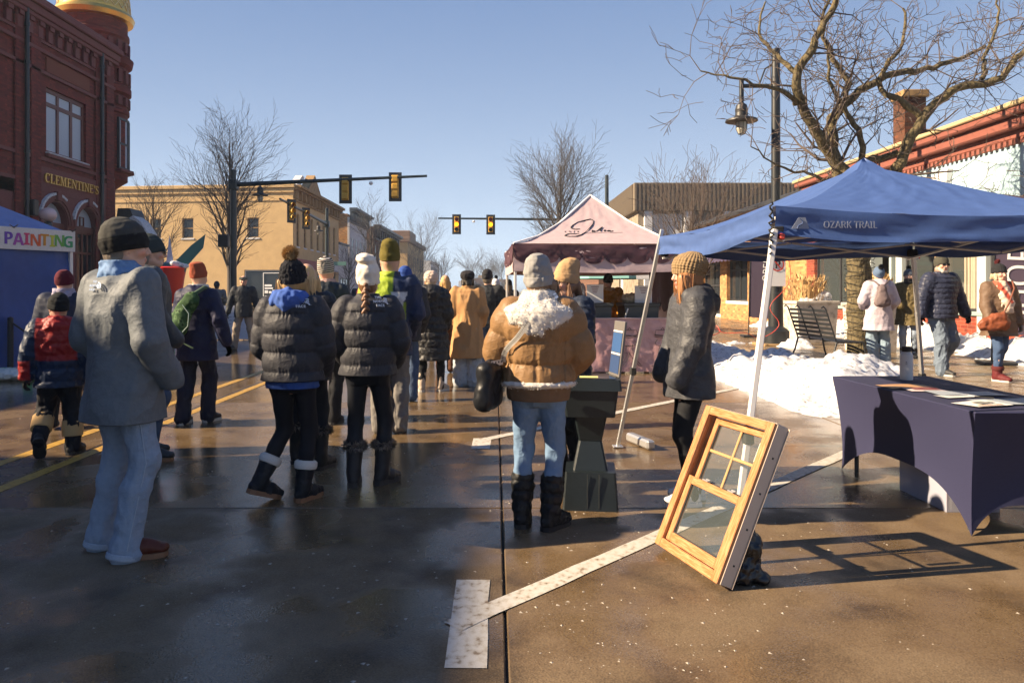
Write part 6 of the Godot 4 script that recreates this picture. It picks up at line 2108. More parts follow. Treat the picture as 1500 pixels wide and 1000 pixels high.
func blue_canopy() -> void:
	var o := thing("canopy_tent", "royal blue pop-up canopy on white slanted legs over the navy table", "canopy", Vector3(2.6, 0, -5.33))
	var off := Vector3(2.6, 0, -5.33)
	var C := [Vector3(1.543, 1.885, -4.14) - off, Vector3(3.76, 1.885, -4.27) - off, Vector3(3.64, 1.88, -6.53) - off, Vector3(1.414, 1.88, -6.4) - off]
	var peak := Vector3(2.62, 2.30, -5.33) - off
	var blue := tri_mat(Color(0.058, 0.11, 0.29), 0.55, M.tex_cloth, M.n_crease, Vector3.ONE * 0.9, 0.03)
	blue.backlight_enabled = true
	blue.backlight = Color(0.05, 0.085, 0.23)
	var nz := noise(FastNoiseLite.TYPE_SIMPLEX, 1.0, 3, 91)
	for k in 4:
		var a: Vector3 = C[k]
		var d: Vector3 = C[(k + 1) % 4]
		var b := MB.new()
		sheet(b, 36, 22, func(u: float, v: float) -> Vector3:
			var e := a.lerp(d, u)
			var p := e.lerp(peak, v)
			p.y -= 0.10 * sin(v * PI) * (1.0 - 0.35 * sin(u * PI)) * (1.0 - v) + 0.05 * sin(u * PI) * (1.0 - v) * (1.0 - v)
			p.y += sqrt(maxf(sin(u * PI), 0.0)) * (nz.get_noise_2d(u * 5.0 + k * 5.0, v * 1.2) * 0.008 * (1.0 - v) + nz.get_noise_2d((u - 0.5) * (1.0 - v) * 12.0, v * 2.0 + k * 9.0) * 0.005 + nz.get_noise_2d((u - v * 0.6) * 15.0 + k, (u + v) * 1.2) * 0.006 * sin(v * PI)) + (0.06 * smoothstep(0.90, 1.0, v))
			return p)
		part(o, "roof_panel", b.mesh(), blue)
		b = MB.new()
		var outw := (Vector3((a.x + d.x) * 0.5, 0, (a.z + d.z) * 0.5)).normalized()
		sheet(b, 44, 8, func(u: float, v: float) -> Vector3:
			var e := a.lerp(d, u)
			e.y -= 0.05 * sin(u * PI)
			var hgt := 0.155 + 0.012 * sin(u * 9.0 + k)
			return e + Vector3(0, -v * hgt, 0) + outw * (0.012 + 0.013 * sin(v * 7.0 + u * 3.0 + nz.get_noise_2d(u * 2.5, k * 3.0) * 1.4) * v * (1.0 - 0.3 * v) + 0.006 * nz.get_noise_2d(u * 3.0, v * 3.0 + k * 7.0)))
		part(o, "valance", b.mesh(), blue)
	# print on the front valance
	var txt := text_mesh("OZARK TRAIL", 0.052, 0.002)
	var fd: Vector3 = (C[1] - C[0]).normalized()
	var fx := Basis(fd, Vector3.UP, fd.cross(Vector3.UP))
	var pale := mat(Color(0.22, 0.25, 0.33), 0.7)
	part(o, "lettering", txt, pale, Transform3D(fx, C[0] + fd * 0.40 + Vector3(0, -0.107, 0) + fx.z * 0.058))
	var b := MB.new()
	b.prism(PackedVector2Array([Vector2(-0.05, 0), Vector2(0.05, 0), Vector2(0.028, 0.062), Vector2(-0.01, 0.062)]), 0, 0.002)
	part(o, "emblem", b.mesh(), pale, Transform3D(fx, C[0] + fd * 0.12 + Vector3(0, -0.13, 0) + fx.z * 0.054))
	b = MB.new()
	b.tube([Vector3(-0.018, 0.0, 0.003), Vector3(-0.012, 0.016, 0.003), Vector3(0.012, 0.028, 0.003), Vector3(0.008, 0.046, 0.003), Vector3(-0.004, 0.055, 0.003)], [0.004, 0.004, 0.004, 0.003, 0.002], 4)
	part(o, "emblem_path", b.mesh(), mat(Color(0.03, 0.06, 0.16), 0.6), Transform3D(fx, C[0] + fd * 0.12 + Vector3(0, -0.13, 0) + fx.z * 0.054))
	# legs
	var feet := [Vector3(1.225, 0.01, -3.88) - off, Vector3(4.2, 0.01, -3.78) - off, Vector3(4.0, 0.01, -6.95) - off, Vector3(1.11, 0.01, -6.79) - off]
	for k in 4:
		var top: Vector3 = C[k] + Vector3(0, -0.13, 0)
		var m: Material = M.white_metal if k == 0 else M.steel
		if k == 3: top = C[k] + (C[k] - feet[k]).normalized() * 0.06
		var lg := bar(o, "leg", feet[k], top, 0.0165, m)
		bar(lg, "inner_leg", feet[k] + Vector3(0, 0.0, 0), feet[k].lerp(top, 0.35), 0.0135, m)
		var f := MB.new()
		f.cbox(feet[k] + Vector3(0, 0.0, 0), Vector3(0.09, 0.012, 0.09), 0.003)
		part(lg, "foot_plate", f.mesh(), M.steel)
		f = MB.new()
		f.cbox(C[k] + Vector3(0.0, -0.15, 0) + (peak - C[k]) * 0.02, Vector3(0.07, 0.07, 0.07), 0.012)
		f.cbox(feet[k].lerp(top, 0.36), Vector3(0.055, 0.07, 0.055), 0.01)
		part(lg, "joint", f.mesh(), M.black)
		f = MB.new()
		f.cbox(C[k] + Vector3(0.035, -0.17, 0.01), Vector3(0.03, 0.035, 0.03), 0.006)
		part(lg, "red_button", f.mesh(), M.red_plastic)
	# scissor truss
	for k in 4:
		var a: Vector3 = C[k] + Vector3(0, -0.09, 0)
		var d: Vector3 = C[(k + 1) % 4] + Vector3(0, -0.09, 0)
		var inw := Vector3(-(a.x + d.x), 0, -(a.z + d.z)).normalized() * 0.05
		for q in 2:
			var p0 := a.lerp(d, q * 0.5) + inw
			var p1 := a.lerp(d, q * 0.5 + 0.5) + inw
			bar(o, "truss_bar", p0 + Vector3(0, 0.03, 0), p1 + Vector3(0, -0.10, 0), 0.008, M.white_metal)
			bar(o, "truss_bar", p0 + Vector3(0, -0.10, 0) + inw * 0.4, p1 + Vector3(0, 0.03, 0) + inw * 0.4, 0.008, M.white_metal)
		bar(o, "roof_bar", a + Vector3(0, 0.02, 0), peak + Vector3(0, -0.08, 0), 0.009, M.white_metal)
	# dark bunched strap on the near leg
	b = MB.new()
	var pts := []
	var rr := []
	for i in 26:
		pts.append(C[0] + Vector3(-0.03 + 0.012 * sin(i * 1.9), 0.02 - i * 0.013, 0.03 + 0.01 * cos(i * 2.3))); rr.append(0.006)
	b.tube(pts, rr, 5)
	part(o, "strap", b.mesh(), M.black)
	b = MB.new()
	b.xf = Transform3D(Basis(Vector3.UP, 0.3), Vector3(1.32, 0.05, -6.85))
	b.box(Vector3(-0.04, -0.04, -0.2), Vector3(0.04, 0.04, 0.22), 0.016)
	var t := single("metal_tube", "short silver square tube lying by the rear canopy leg", "tube", b.mesh(), M.steel)

func pink_tent() -> void:
	var pos := Vector3(0.31, 0, -12.5)
	var o := thing("pink_tent", "pale pink peaked tent with burgundy scalloped valance lettered cafe Julia", "tent", pos, 0.03)
	var pink := tri_mat(Color(0.46, 0.35, 0.365), 0.75, M.tex_cloth, M.n_crease, Vector3.ONE * 0.8, 0.12)
	pink.backlight_enabled = true
	pink.backlight = Color(0.20, 0.12, 0.12)
	var burg := tri_mat(Color(0.06, 0.02, 0.032), 0.7, M.tex_cloth, M.n_crease, Vector3.ONE * 0.8, 0.12)
	var W := 3.05
	var C := [Vector3(0, 2.2, 0), Vector3(W, 2.2, 0), Vector3(W, 2.2, -W), Vector3(0, 2.2, -W)]
	var pk := Vector3(W * 0.5, 3.2, -W * 0.5)
	var nz := noise(FastNoiseLite.TYPE_SIMPLEX, 1.0, 3, 95)
	var roof := func(k: int, u: float, v: float) -> Vector3:
		var a: Vector3 = C[k]
		var d: Vector3 = C[(k + 1) % 4]
		var e := a.lerp(d, u)
		var p := e.lerp(Vector3(pk.x, 2.2, pk.z), v)
		p.y = 2.2 + 1.0 * pow(v, 1.55)
		p.y += 0.012 * nz.get_noise_2d((u - 0.5) * 14.0 * (1.05 - v) + k * 7.0, v * 3.0) * sin(v * PI)
		return p
	for k in 4:
		var b := MB.new()
		sheet(b, 24, 26, func(u: float, v: float) -> Vector3: return roof.call(k, u, v))
		part(o, "roof_panel", b.mesh(), pink)
		var a: Vector3 = C[k]
		var d: Vector3 = C[(k + 1) % 4]
		var outw := (a + d - pk * 2.0)
		outw.y = 0
		outw = outw.normalized()
		var fall := func(u: float, v: float) -> Vector3: return a.lerp(d, u) + Vector3(0, -v * 0.46 + 0.03 * sin(u * PI) * -1.0, 0) + outw * (0.02 * nz.get_noise_2d(u * 2.2 + k * 9.0, v * 3.0) + 0.01)
		b = MB.new()
		sheet(b, 30, 6, fall)
		var vl := part(o, "valance", b.mesh(), pink)
		b = MB.new()
		var fallb := func(u: float, v: float) -> Vector3:
			var sc := absf(sin(u * PI * 8.0))
			return a.lerp(d, u) + Vector3(0, -v * (0.20 + 0.115 * sqrt(sc)) + 0.03 * sin(u * PI) * -1.0, 0) + outw * (0.02 * nz.get_noise_2d(u * 2.2 + k * 9.0, v * (0.20 + 0.115 * sqrt(sc)) / 0.46 * 3.0) + 0.019)
		sheet(b, 128, 6, fallb)
		part(vl, "scalloped_band", b.mesh(), burg)
		b = MB.new()
		b.tube([C[k], roof.call(k, 0.0, 0.3), roof.call(k, 0.0, 0.6), roof.call(k, 0.0, 1.0)], [0.018, 0.016, 0.016, 0.02], 6)
		part(o, "roof_piping", b.mesh(), M.white)
		bar(o, "leg", C[k] + (Vector3(pk.x, 2.2, pk.z) - C[k]) * 0.02 + Vector3(0, -2.2, 0), C[k] + (Vector3(pk.x, 2.2, pk.z) - C[k]) * 0.02, 0.022, M.white_metal)
	# script lettering on the front roof panel
	var strokes := {"J": [[-0.316, 0.451], [-0.418, 0.451], [-0.477, 0.474], [-0.441, 0.521], [-0.338, 0.574], [-0.197, 0.619], [-0.09, 0.632], [-0.036, 0.612], [-0.056, 0.561], [-0.128, 0.486], [-0.229, 0.391], [-0.321, 0.326], [-0.432, 0.281], [-0.558, 0.281], [-0.621, 0.308], [-0.557, 0.343], [-0.414, 0.361], [-0.157, 0.376], [0.264, 0.383], [0.414, 0.376]],
		"u": [[-0.088, 0.444], [-0.115, 0.414], [-0.105, 0.404], [-0.065, 0.434], [-0.079, 0.406], [-0.031, 0.419]],
		"l": [[-0.034, 0.409], [0.095, 0.501], [0.025, 0.414], [0.042, 0.406]],
		"i": [[0.097, 0.419], [0.129, 0.444], [0.1, 0.409], [0.134, 0.416]],
		"a": [[0.214, 0.429], [0.175, 0.426], [0.155, 0.409], [0.183, 0.409], [0.214, 0.429], [0.202, 0.406], [0.262, 0.419]],
		"c": [[-0.571, 0.409], [-0.595, 0.404], [-0.591, 0.388], [-0.572, 0.388]],
		"a2": [[-0.503, 0.404], [-0.527, 0.393], [-0.513, 0.383], [-0.499, 0.404], [-0.5, 0.381]],
		"f": [[-0.411, 0.419], [-0.427, 0.414], [-0.441, 0.376]],
		"e": [[-0.373, 0.401], [-0.346, 0.406], [-0.363, 0.414], [-0.374, 0.391], [-0.348, 0.391]]}
	var ink := MB.new()
	for s: String in strokes:
		var cv := Curve3D.new()
		var L: Array = strokes[s]
		for i in L.size():
			var v: float = L[i][1]
			var hw := W * 0.5 * (1.0 - v)
			var p: Vector3 = roof.call(0, clampf((L[i][0] / hw) * 0.5 + 0.5, 0, 1), v) + Vector3(0, 0.004, 0.008)
			var pa := Vector2(L[maxi(i - 1, 0)][0], L[maxi(i - 1, 0)][1])
			var pb := Vector2(L[mini(i + 1, L.size() - 1)][0], L[mini(i + 1, L.size() - 1)][1])
			var tg := Vector3((pb.x - pa.x), (pb.y - pa.y) * 0.78, -(pb.y - pa.y) * 1.5) * 0.16
			cv.add_point(p, -tg, tg)
		var pts := []
		var rr := []
		var n := L.size() * 5
		for i in n + 1:
			pts.append(cv.sample_baked(cv.get_baked_length() * i / n))
			rr.append((0.010 if s in ["J", "l", "u", "i", "a"] else 0.004) * (0.55 + 0.5 * absf(sin(i * 0.22))) if not (s == "J" and i > n * 0.72) else 0.003)
		ink.tube(pts, rr, 4)
	part(o, "lettering", ink.mesh(), M.black)
	# back wall edge, right side wall
	var b := MB.new()
	sheet(b, 20, 12, func(u: float, v: float) -> Vector3: return Vector3(W - 0.03 + 0.03 * sin(u * 17.0), 1.85 - v * 1.8, -0.1 - u * (W - 0.2)))
	var side := part(o, "side_wall", b.mesh(), pink)
	b = MB.new()
	sheet(b, 96, 8, func(u: float, v: float) -> Vector3: return Vector3(W - 0.05 + 0.03 * sin(u * 17.0), 1.86 - v * (0.55 + 0.3 * sqrt(absf(sin(u * PI * 6.0)))), -0.1 - u * (W - 0.2)))
	part(side, "scalloped_band", b.mesh(), burg)
	b = MB.new()
	for e in [[0, 0.95, 0.1], [0.25, 0.95, 0.1]]:
		pass
	for k in 3:
		var cz := -1.1 - k * 0.55
		var ring := []
		var rr := []
		for i in 15:
			var a := TAU * i / 14.0
			ring.append(Vector3(W - 0.075, 0.62 + 0.2 * sin(a), cz + 0.2 * cos(a))); rr.append(0.008)
		b.tube(ring, rr, 4)
		b.cbox(Vector3(W - 0.08, 0.66, cz - 0.07), Vector3(0.02, 0.06, 0.05)); b.cbox(Vector3(W - 0.08, 0.66, cz + 0.07), Vector3(0.02, 0.06, 0.05))
	part(side, "print", b.mesh(), M.black)
	# counter banner across the front
	o = thing("counter_banner", "pink counter cloth printed with line drawn figures carrying food", "banner", Vector3(0.34, 0, -12.75), 0.03)
	b = MB.new()
	sheet(b, 60, 16, func(u: float, v: float) -> Vector3: return Vector3(u * 3.0, 0.93 - v * 0.90, 0.016 * nz.get_noise_2d(u * 9.0, v * 3.0 + 20.0) + 0.008 * nz.get_noise_2d(u * 22.0 + v * 9.0, v * 8.0)))
	var bp := tri_mat(Color(0.40, 0.235, 0.25), 0.42, M.tex_cloth, M.n_crease, Vector3.ONE * 0.7, 0.3)
	part(o, "cloth", b.mesh(), bp)
	b = MB.new()
	b.box(Vector3(0, 0.93, -0.04), Vector3(3.0, 0.95, 0.02), 0.006)
	part(o, "top_rail", b.mesh(), pink)
	for x0 in [1.95, 2.52, 0.9]:
		b = MB.new()
		var S := []
		S.append([[-0.13, 0.68], [-0.12, 0.74], [0.12, 0.74], [0.14, 0.70], [0.12, 0.64], [-0.13, 0.66], [-0.13, 0.68]])
		S.append([[-0.14, 0.63], [0.0, 0.61], [0.14, 0.63]]); S.append([[-0.14, 0.655], [0.0, 0.64], [0.14, 0.66]])
		S.append([[-0.09, 0.58], [-0.13, 0.53], [-0.11, 0.49], [-0.05, 0.47], [0.05, 0.47], [0.10, 0.49], [0.12, 0.53], [0.08, 0.57]])
		S.append([[-0.04, 0.5], [-0.08, 0.36], [0.06, 0.36], [0.05, 0.5]])
		S.append([[-0.06, 0.36], [-0.08, 0.25], [-0.15, 0.14], [-0.2, 0.13]]); S.append([[0.0, 0.35], [-0.03, 0.25], [-0.11, 0.13]])
		S.append([[0.0, 0.35], [0.06, 0.25], [0.17, 0.13], [0.22, 0.14]]); S.append([[0.06, 0.36], [0.1, 0.25], [0.2, 0.15]])
		S.append([[-0.03, 0.75], [0.0, 0.785], [0.03, 0.75]])
		for st in S:
			var pts := []
			var rr := []
			for q in st: pts.append(Vector3(x0 + q[0], q[1], 0.034)); rr.append(0.0055)
			b.tube(pts, rr, 4)
		part(o, "print", b.mesh(), M.black)
	# bins, counter goods behind the banner
	for q in [[1.72, -13.35, "dark grey wheeled bin holding a white menu card in the pink tent"], [2.55, -13.4, "dark grey wheeled bin holding bags beside the side wall"]]:
		o = thing("wheeled_bin", q[2], "bin", Vector3(q[0], 0, q[1]), 0.05)
		b = MB.new()
		b.prism(PackedVector2Array([Vector2(-0.25, 0.08), Vector2(0.25, 0.08), Vector2(0.30, 1.13), Vector2(-0.30, 1.13)]), -0.3, 0.3)
		part(o, "tub", b.mesh(), M.gray_plastic)
		b = MB.new()
		b.box(Vector3(-0.33, 1.13, -0.33), Vector3(0.33, 1.2, 0.33), 0.02)
		part(o, "lid", b.mesh(), M.gray_plastic)
		b = MB.new()
		b.tube([Vector3(-0.25, 1.1, 0.31), Vector3(-0.3, 0.95, 0.32), Vector3(-0.3, 0.2, 0.28)], [0.018, 0.018, 0.018], 6)
		part(o, "handle_pipe", b.mesh(), M.steel)
		for s in [-0.22, 0.22]:
			b = MB.new()
			b.xf = Transform3D(Basis(Vector3(0, 0, 1), PI / 2), Vector3(s, 0.09, -0.25))
			b.lathe([[0.0, -0.03], [0.09, -0.03], [0.09, 0.03], [0.0, 0.03]], 14)
			part(o, "wheel", b.mesh(), M.black)
	for q in [[1.76, 1.2, -13.2, 0.29, 0.32, "white printed menu card standing on the grey bin"], [2.62, 1.2, -13.25, 0.3, 0.3, "white printed price card behind the canopy leg"]]:
		o = thing("menu_card", q[5], "card", Vector3(q[0], q[1], q[2]), -0.05)
		b = MB.new()
		b.box(Vector3(-q[3] * 0.5, 0, -0.01), Vector3(q[3] * 0.5, q[4], 0.01))
		part(o, "card", b.mesh(), M.white)
		b = MB.new()
		for k in 4: b.box(Vector3(-0.07 + 0.01 * k, q[4] * (0.86 - k * 0.1), 0.01), Vector3(0.07 - 0.012 * k, q[4] * (0.89 - k * 0.1), 0.013))
		part(o, "print", b.mesh(), mat(Color(0.2, 0.05, 0.06), 0.8))
	# red flowers on a stand by the left bin, white bags, little bowls
	o = thing("flower_pot", "small potted plant with red blooms beside the tan hat", "plant", Vector3(1.24, 0, -13.1))
	b = MB.new()
	b.cyl(Vector3(0, 0, 0), Vector3(0, 1.3, 0), 0.05, 0.04, 8)
	part(o, "stand", b.mesh(), M.cream)
	b = MB.new()
	for k in 160:
		var p := Vector3(rng.randfn() * 0.09, 1.42 + rng.randfn() * 0.1, rng.randfn() * 0.09)
		b.tri(p, p + Vector3(rng.randfn(), rng.randfn(), rng.randfn()) * 0.03, p + Vector3(rng.randfn(), rng.randfn(), rng.randfn()) * 0.03)
	part(o, "leaves", b.mesh(), mat(Color(0.05, 0.09, 0.04), 0.8))
	for q in [[-0.12, 1.55], [0.1, 1.56], [0.02, 1.47]]:
		part(o, "bloom", net_mesh(net([cap(Vector3(q[0], q[1], 0.07), Vector3(q[0], q[1] + 0.01, 0.07), 0.045, 0.04)], 0.012, 0.01, 0.012, 30.0)), M.red_plastic)
	part(thing("paper_bag", "white crumpled bag standing on the grey bin by the menu card", "bag", Vector3(1.52, 1.2, -13.35)), "sack", net_mesh(net([cap(Vector3(0, 0.08, 0), Vector3(0.02, 0.28, 0), 0.1, 0.06)], 0.015, 0.02, 0.03, 14.0)), M.white)
	part(thing("snack_bag", "beige bag of goods lying on the right grey bin", "bag", Vector3(2.42, 1.2, -13.35)), "sack", net_mesh(net([cap(Vector3(-0.1, 0.07, 0), Vector3(0.1, 0.08, 0), 0.08, 0.1)], 0.015, 0.02, 0.03, 14.0)), mat(Color(0.36, 0.28, 0.18), 0.5))
	# teal market umbrella beyond
	o = thing("market_umbrella", "pale teal market umbrella standing beyond the pink tent", "umbrella", Vector3(4.0, 0, -24.0))
	b = MB.new()
	for k in 8:
		var a0 := TAU * k / 8.0
		var a1 := TAU * (k + 1) / 8.0
		b.tri(Vector3(cos(a1) * 1.6, 1.95, sin(a1) * 1.6), Vector3(0, 2.65, 0), Vector3(cos(a0) * 1.6, 1.95, sin(a0) * 1.6))
		b.quad(Vector3(cos(a0) * 1.6, 1.78, sin(a0) * 1.6), Vector3(cos(a1) * 1.6, 1.78, sin(a1) * 1.6), Vector3(cos(a1) * 1.6, 1.95, sin(a1) * 1.6), Vector3(cos(a0) * 1.6, 1.95, sin(a0) * 1.6))
	part(o, "canopy", b.mesh(), cloth(Color(0.20, 0.42, 0.42), 0.7, 2.0))
	b = MB.new()
	b.cyl(Vector3(0, 0, 0), Vector3(0, 2.7, 0), 0.025, -1, 8)
	part(o, "pole", b.mesh(), M.white_metal)
	b = MB.new()
	b.box(Vector3(-0.25, 1.75, 0.02), Vector3(0.25, 2.35, 0.03))
	single("hanging_sign", "white paper sign hung before the teal umbrella", "sign", b.mesh(), M.white, at(4.45, 0, -22.3))

func painting_tent() -> void:
	# local x runs along the lettered wall away from the camera, z out of that wall
	var u := Vector3(0.48, 0, -0.877).normalized()
	var o := thing("blue_tent", "blue walled tent with a white banner of rainbow letters reading PAINTING", "tent", Vector3(-7.35, 0, -13.0))
	var X := Transform3D(Basis(u, Vector3.UP, u.cross(Vector3.UP)), Vector3.ZERO)
	var blue := tri_mat(Color(0.020, 0.062, 0.24), 0.6, M.tex_cloth, M.n_crease, Vector3.ONE * 0.6, 0.2)
	var W := 3.05
	var nz := noise(FastNoiseLite.TYPE_SIMPLEX, 1.0, 3, 97)
	var C := [Vector3(-W, 2.4, 0), Vector3(0, 2.4, 0), Vector3(0, 2.4, -W), Vector3(-W, 2.4, -W)]
	var pk := Vector3(-W * 0.5, 3.3, -W * 0.5)
	for k in 4:
		var a: Vector3 = C[k]
		var d: Vector3 = C[(k + 1) % 4]
		var b := MB.new()
		b.xf = X
		b.tri(a, d, pk)
		part(o, "roof_panel", b.mesh(), blue)
		b = MB.new()
		b.xf = X
		sheet(b, 26, 18, func(s: float, v: float) -> Vector3:
			var p: Vector3 = (a as Vector3).lerp(d, s) + Vector3(0, -v * 2.38, 0)
			var n := (d - a as Vector3).cross(Vector3.UP).normalized()
			return p + n * (0.06 * nz.get_noise_2d(s * 5.0 + k * 4.0, v * 1.6)))
		part(o, "wall", b.mesh(), blue)
		b = MB.new()
		b.xf = X
		b.box(a + Vector3(-0.025, -2.4, -0.025), a + Vector3(0.025, 0.0, 0.025))
		part(o, "leg", b.mesh(), M.white_metal)
	var b := MB.new()
	b.xf = X
	b.box(Vector3(-2.9, 2.08, 0.07), Vector3(0.03, 2.44, 0.082), 0.003)
	var bn := part(o, "banner", b.mesh(), cloth(Color(0.60, 0.58, 0.56), 0.7, 3.0))
	var cols := [Color(0.12, 0.05, 0.32), Color(0.30, 0.06, 0.30), Color(0.50, 0.04, 0.12), Color(0.55, 0.10, 0.03), Color(0.50, 0.22, 0.02), Color(0.45, 0.45, 0.04), Color(0.12, 0.32, 0.06), Color(0.03, 0.24, 0.10)]
	var word := "PAINTING"
	var xs := [-1.08, -0.92, -0.79, -0.65, -0.5, -0.37, -0.25, -0.10]
	for k in 8:
		var tm := text_mesh(word[k], 0.27, 0.006, false, true)
		part(bn, "letter", tm, mat(cols[k], 0.7), X * at(xs[k], 2.255 - 0.012 * (k % 2), 0.088))
	for x in [-1.0, -0.03, -2.0]:
		b = MB.new()
		b.xf = X
		b.tube([Vector3(x - 0.06, 2.47, 0.09), Vector3(x, 2.43, 0.1), Vector3(x + 0.07, 2.48, 0.09)], [0.008, 0.012, 0.008], 5)
		part(bn, "tie", b.mesh(), M.black)

func stalls() -> void:
	blue_canopy()
	pink_tent()
	painting_tent()
# ---------------------------------------------------------------- demonstration window, pedestal, table
func window_and_table() -> void:
	var ex := Vector3(0.28, 0, 0.96).normalized()
	var up := Vector3(0.3835, 0.917, -0.112).normalized()
	up = (up - ex * up.dot(ex)).normalized()
	var zn := ex.cross(up)
	var o := thing("sash_window", "pine double hung window unit leaning outdoors against the canopy leg", "window", Vector3(0.872, 0.041, -4.11))
	o.transform.basis = Basis(ex, up, zn)
	var grain := mottle(512, noise(FastNoiseLite.TYPE_SIMPLEX, 0.02, 5, 71), noise(FastNoiseLite.TYPE_SIMPLEX, 0.2, 2, 72), [Color(0.70, 0.52, 0.36), Color(0.98, 0.92, 0.84), Color(0.80, 0.64, 0.48), Color(1, 0.96, 0.9), Color(0.86, 0.72, 0.56)], 0.14)
	var wood_v := tri_mat(Color(0.51, 0.295, 0.17), 0.42, grain, null, Vector3(7.0, 0.35, 7.0))
	var wood_h := tri_mat(Color(0.51, 0.295, 0.17), 0.42, grain, null, Vector3(0.35, 7.0, 7.0))
	var clad := mat(Color(0.52, 0.42, 0.33), 0.5)
	var W := 0.604
	var H := 0.806
	var D := 0.08
	var fw := 0.052
	var bd := func(n: String, x0: float, y0: float, x1: float, y1: float, z0: float, z1: float, m: Material, ch := 0.003) -> MeshInstance3D:
		var b := MB.new()
		b.box(Vector3(x0, y0, z0), Vector3(x1, y1, z1), ch)
		return part(o, n, b.mesh(), m)
	bd.call("stile", 0, 0, fw, H, -0.02, 0, wood_v)
	bd.call("stile", W - fw, 0, W, H, -0.02, 0, wood_v)
	bd.call("rail", fw + 0.0005, 0, W - fw - 0.0005, fw * 0.9, -0.02, -0.001, wood_h)
	bd.call("rail", fw + 0.0005, H - fw * 0.85, W - fw - 0.0005, H, -0.02, -0.001, wood_h)
	# jamb box behind, clad outside
	bd.call("jamb", 0.004, 0.004, 0.03, H - 0.004, -D, -0.0205, wood_v)
	bd.call("jamb", W - 0.03, 0.004, W - 0.004, H - 0.004, -D, -0.0205, wood_v)
	bd.call("jamb", 0.0305, 0.004, W - 0.0305, 0.03, -D, -0.0205, wood_h)
	bd.call("jamb", 0.0305, H - 0.03, W - 0.0305, H - 0.004, -D, -0.0205, wood_h)
	bd.call("cladding", W - 0.0035, 0.002, W + 0.004, H - 0.002, -D - 0.004, -0.018, clad, 0.002)
	bd.call("cladding", -0.004, 0.002, 0.0035, H - 0.002, -D - 0.004, -0.018, clad, 0.002)
	bd.call("cladding", 0.005, H - 0.0035, W - 0.005, H + 0.004, -D - 0.004, -0.018, clad, 0.002)
	bd.call("fin", W - 0.02, 0.0, W + 0.012, H, -D - 0.008, -D - 0.0045, clad, 0.001)
	# sashes: lower in front, upper set back
	var sash := func(y0: float, y1: float, z: float, sw: float, rt: float, rb: float) -> void:
		var s: MeshInstance3D = bd.call("sash", fw, y0, fw + sw, y1, z - 0.03, z, wood_v)
		var q := MB.new()
		q.box(Vector3(W - fw - sw, y0, z - 0.03), Vector3(W - fw, y1, z), 0.003)
		part(s, "sash_stile", q.mesh(), wood_v)
		q = MB.new()
		q.box(Vector3(fw + sw + 0.0004, y0, z - 0.03), Vector3(W - fw - sw - 0.0004, y0 + rb, z - 0.0006), 0.003)
		part(s, "sash_rail", q.mesh(), wood_h)
		q = MB.new()
		q.box(Vector3(fw + sw + 0.0004, y1 - rt, z - 0.03), Vector3(W - fw - sw - 0.0004, y1, z - 0.0006), 0.003)
		part(s, "sash_rail", q.mesh(), wood_h)
		q = MB.new()
		q.box(Vector3(fw + sw - 0.004, y0 + rb - 0.004, z - 0.018), Vector3(W - fw - sw + 0.004, y1 - rt + 0.004, z - 0.014))
		part(s, "pane", q.mesh(), M.pane)
		q = MB.new()
		for e in [[fw + sw, y0 + rb, fw + sw + 0.006, y1 - rt], [W - fw - sw - 0.006, y0 + rb, W - fw - sw, y1 - rt], [fw + sw + 0.006, y0 + rb, W - fw - sw - 0.006, y0 + rb + 0.006]]:
			q.box(Vector3(e[0], e[1], z - 0.013), Vector3(e[2], e[3], z - 0.008))
		part(s, "bead", q.mesh(), M.black)
	sash.call(0.048, 0.415, -0.022, 0.042, 0.042, 0.05)
	sash.call(0.372, 0.762, -0.056, 0.04, 0.036, 0.042)
	var munt := mat(Color(0.36, 0.23, 0.10), 0.5)
	bd.call("muntin", 0.292, 0.414, 0.308, 0.726, -0.068, -0.060, munt)
	bd.call("muntin", 0.094, 0.572, 0.290, 0.588, -0.068, -0.060, munt)
	bd.call("muntin", 0.310, 0.572, 0.510, 0.588, -0.068, -0.060, munt)
	for x in [0.17, 0.40]:
		bd.call("sash_lock", x, 0.415, x + 0.05, 0.424, -0.05, -0.026, M.steel, 0.003)
		bd.call("sash_lock", x + 0.02, 0.424, x + 0.055, 0.432, -0.045, -0.035, M.steel, 0.002)
	bd.call("sticker", 0.462, 0.60, 0.488, 0.70, -0.0695, -0.0685, M.white, 0.0)
	for k in 4: bd.call("screw_hole", W + 0.0042, 0.1 + k * 0.18, W + 0.0046, 0.11 + k * 0.18, -0.06, -0.05, M.black, 0.0)
	# weight bag at the leg
	var P := [cap(Vector3(0, 0.05, 0), Vector3(0.03, 0.17, 0.0), 0.06, 0.05), cap(Vector3(0.03, 0.17, 0), Vector3(0.02, 0.34, -0.06), 0.045, 0.03), cap(Vector3(-0.06, 0.03, 0.02), Vector3(0.08, 0.03, 0.03), 0.04, 0.035)]
	part(thing("weight_bag", "black crumpled plastic bag tied at the canopy leg behind the window", "bag", Vector3(1.215, 0.0, -3.66)), "sack", net_mesh(net(P, 0.010, 0.03, 0.02, 16.0)), mat(Color(0.008, 0.009, 0.011), 0.28))

	# pedestal
	o = thing("pedestal_stand", "black moulded plastic hourglass pedestal with a deep tray top", "stand", Vector3(0.635, 0, -5.0), -0.12)
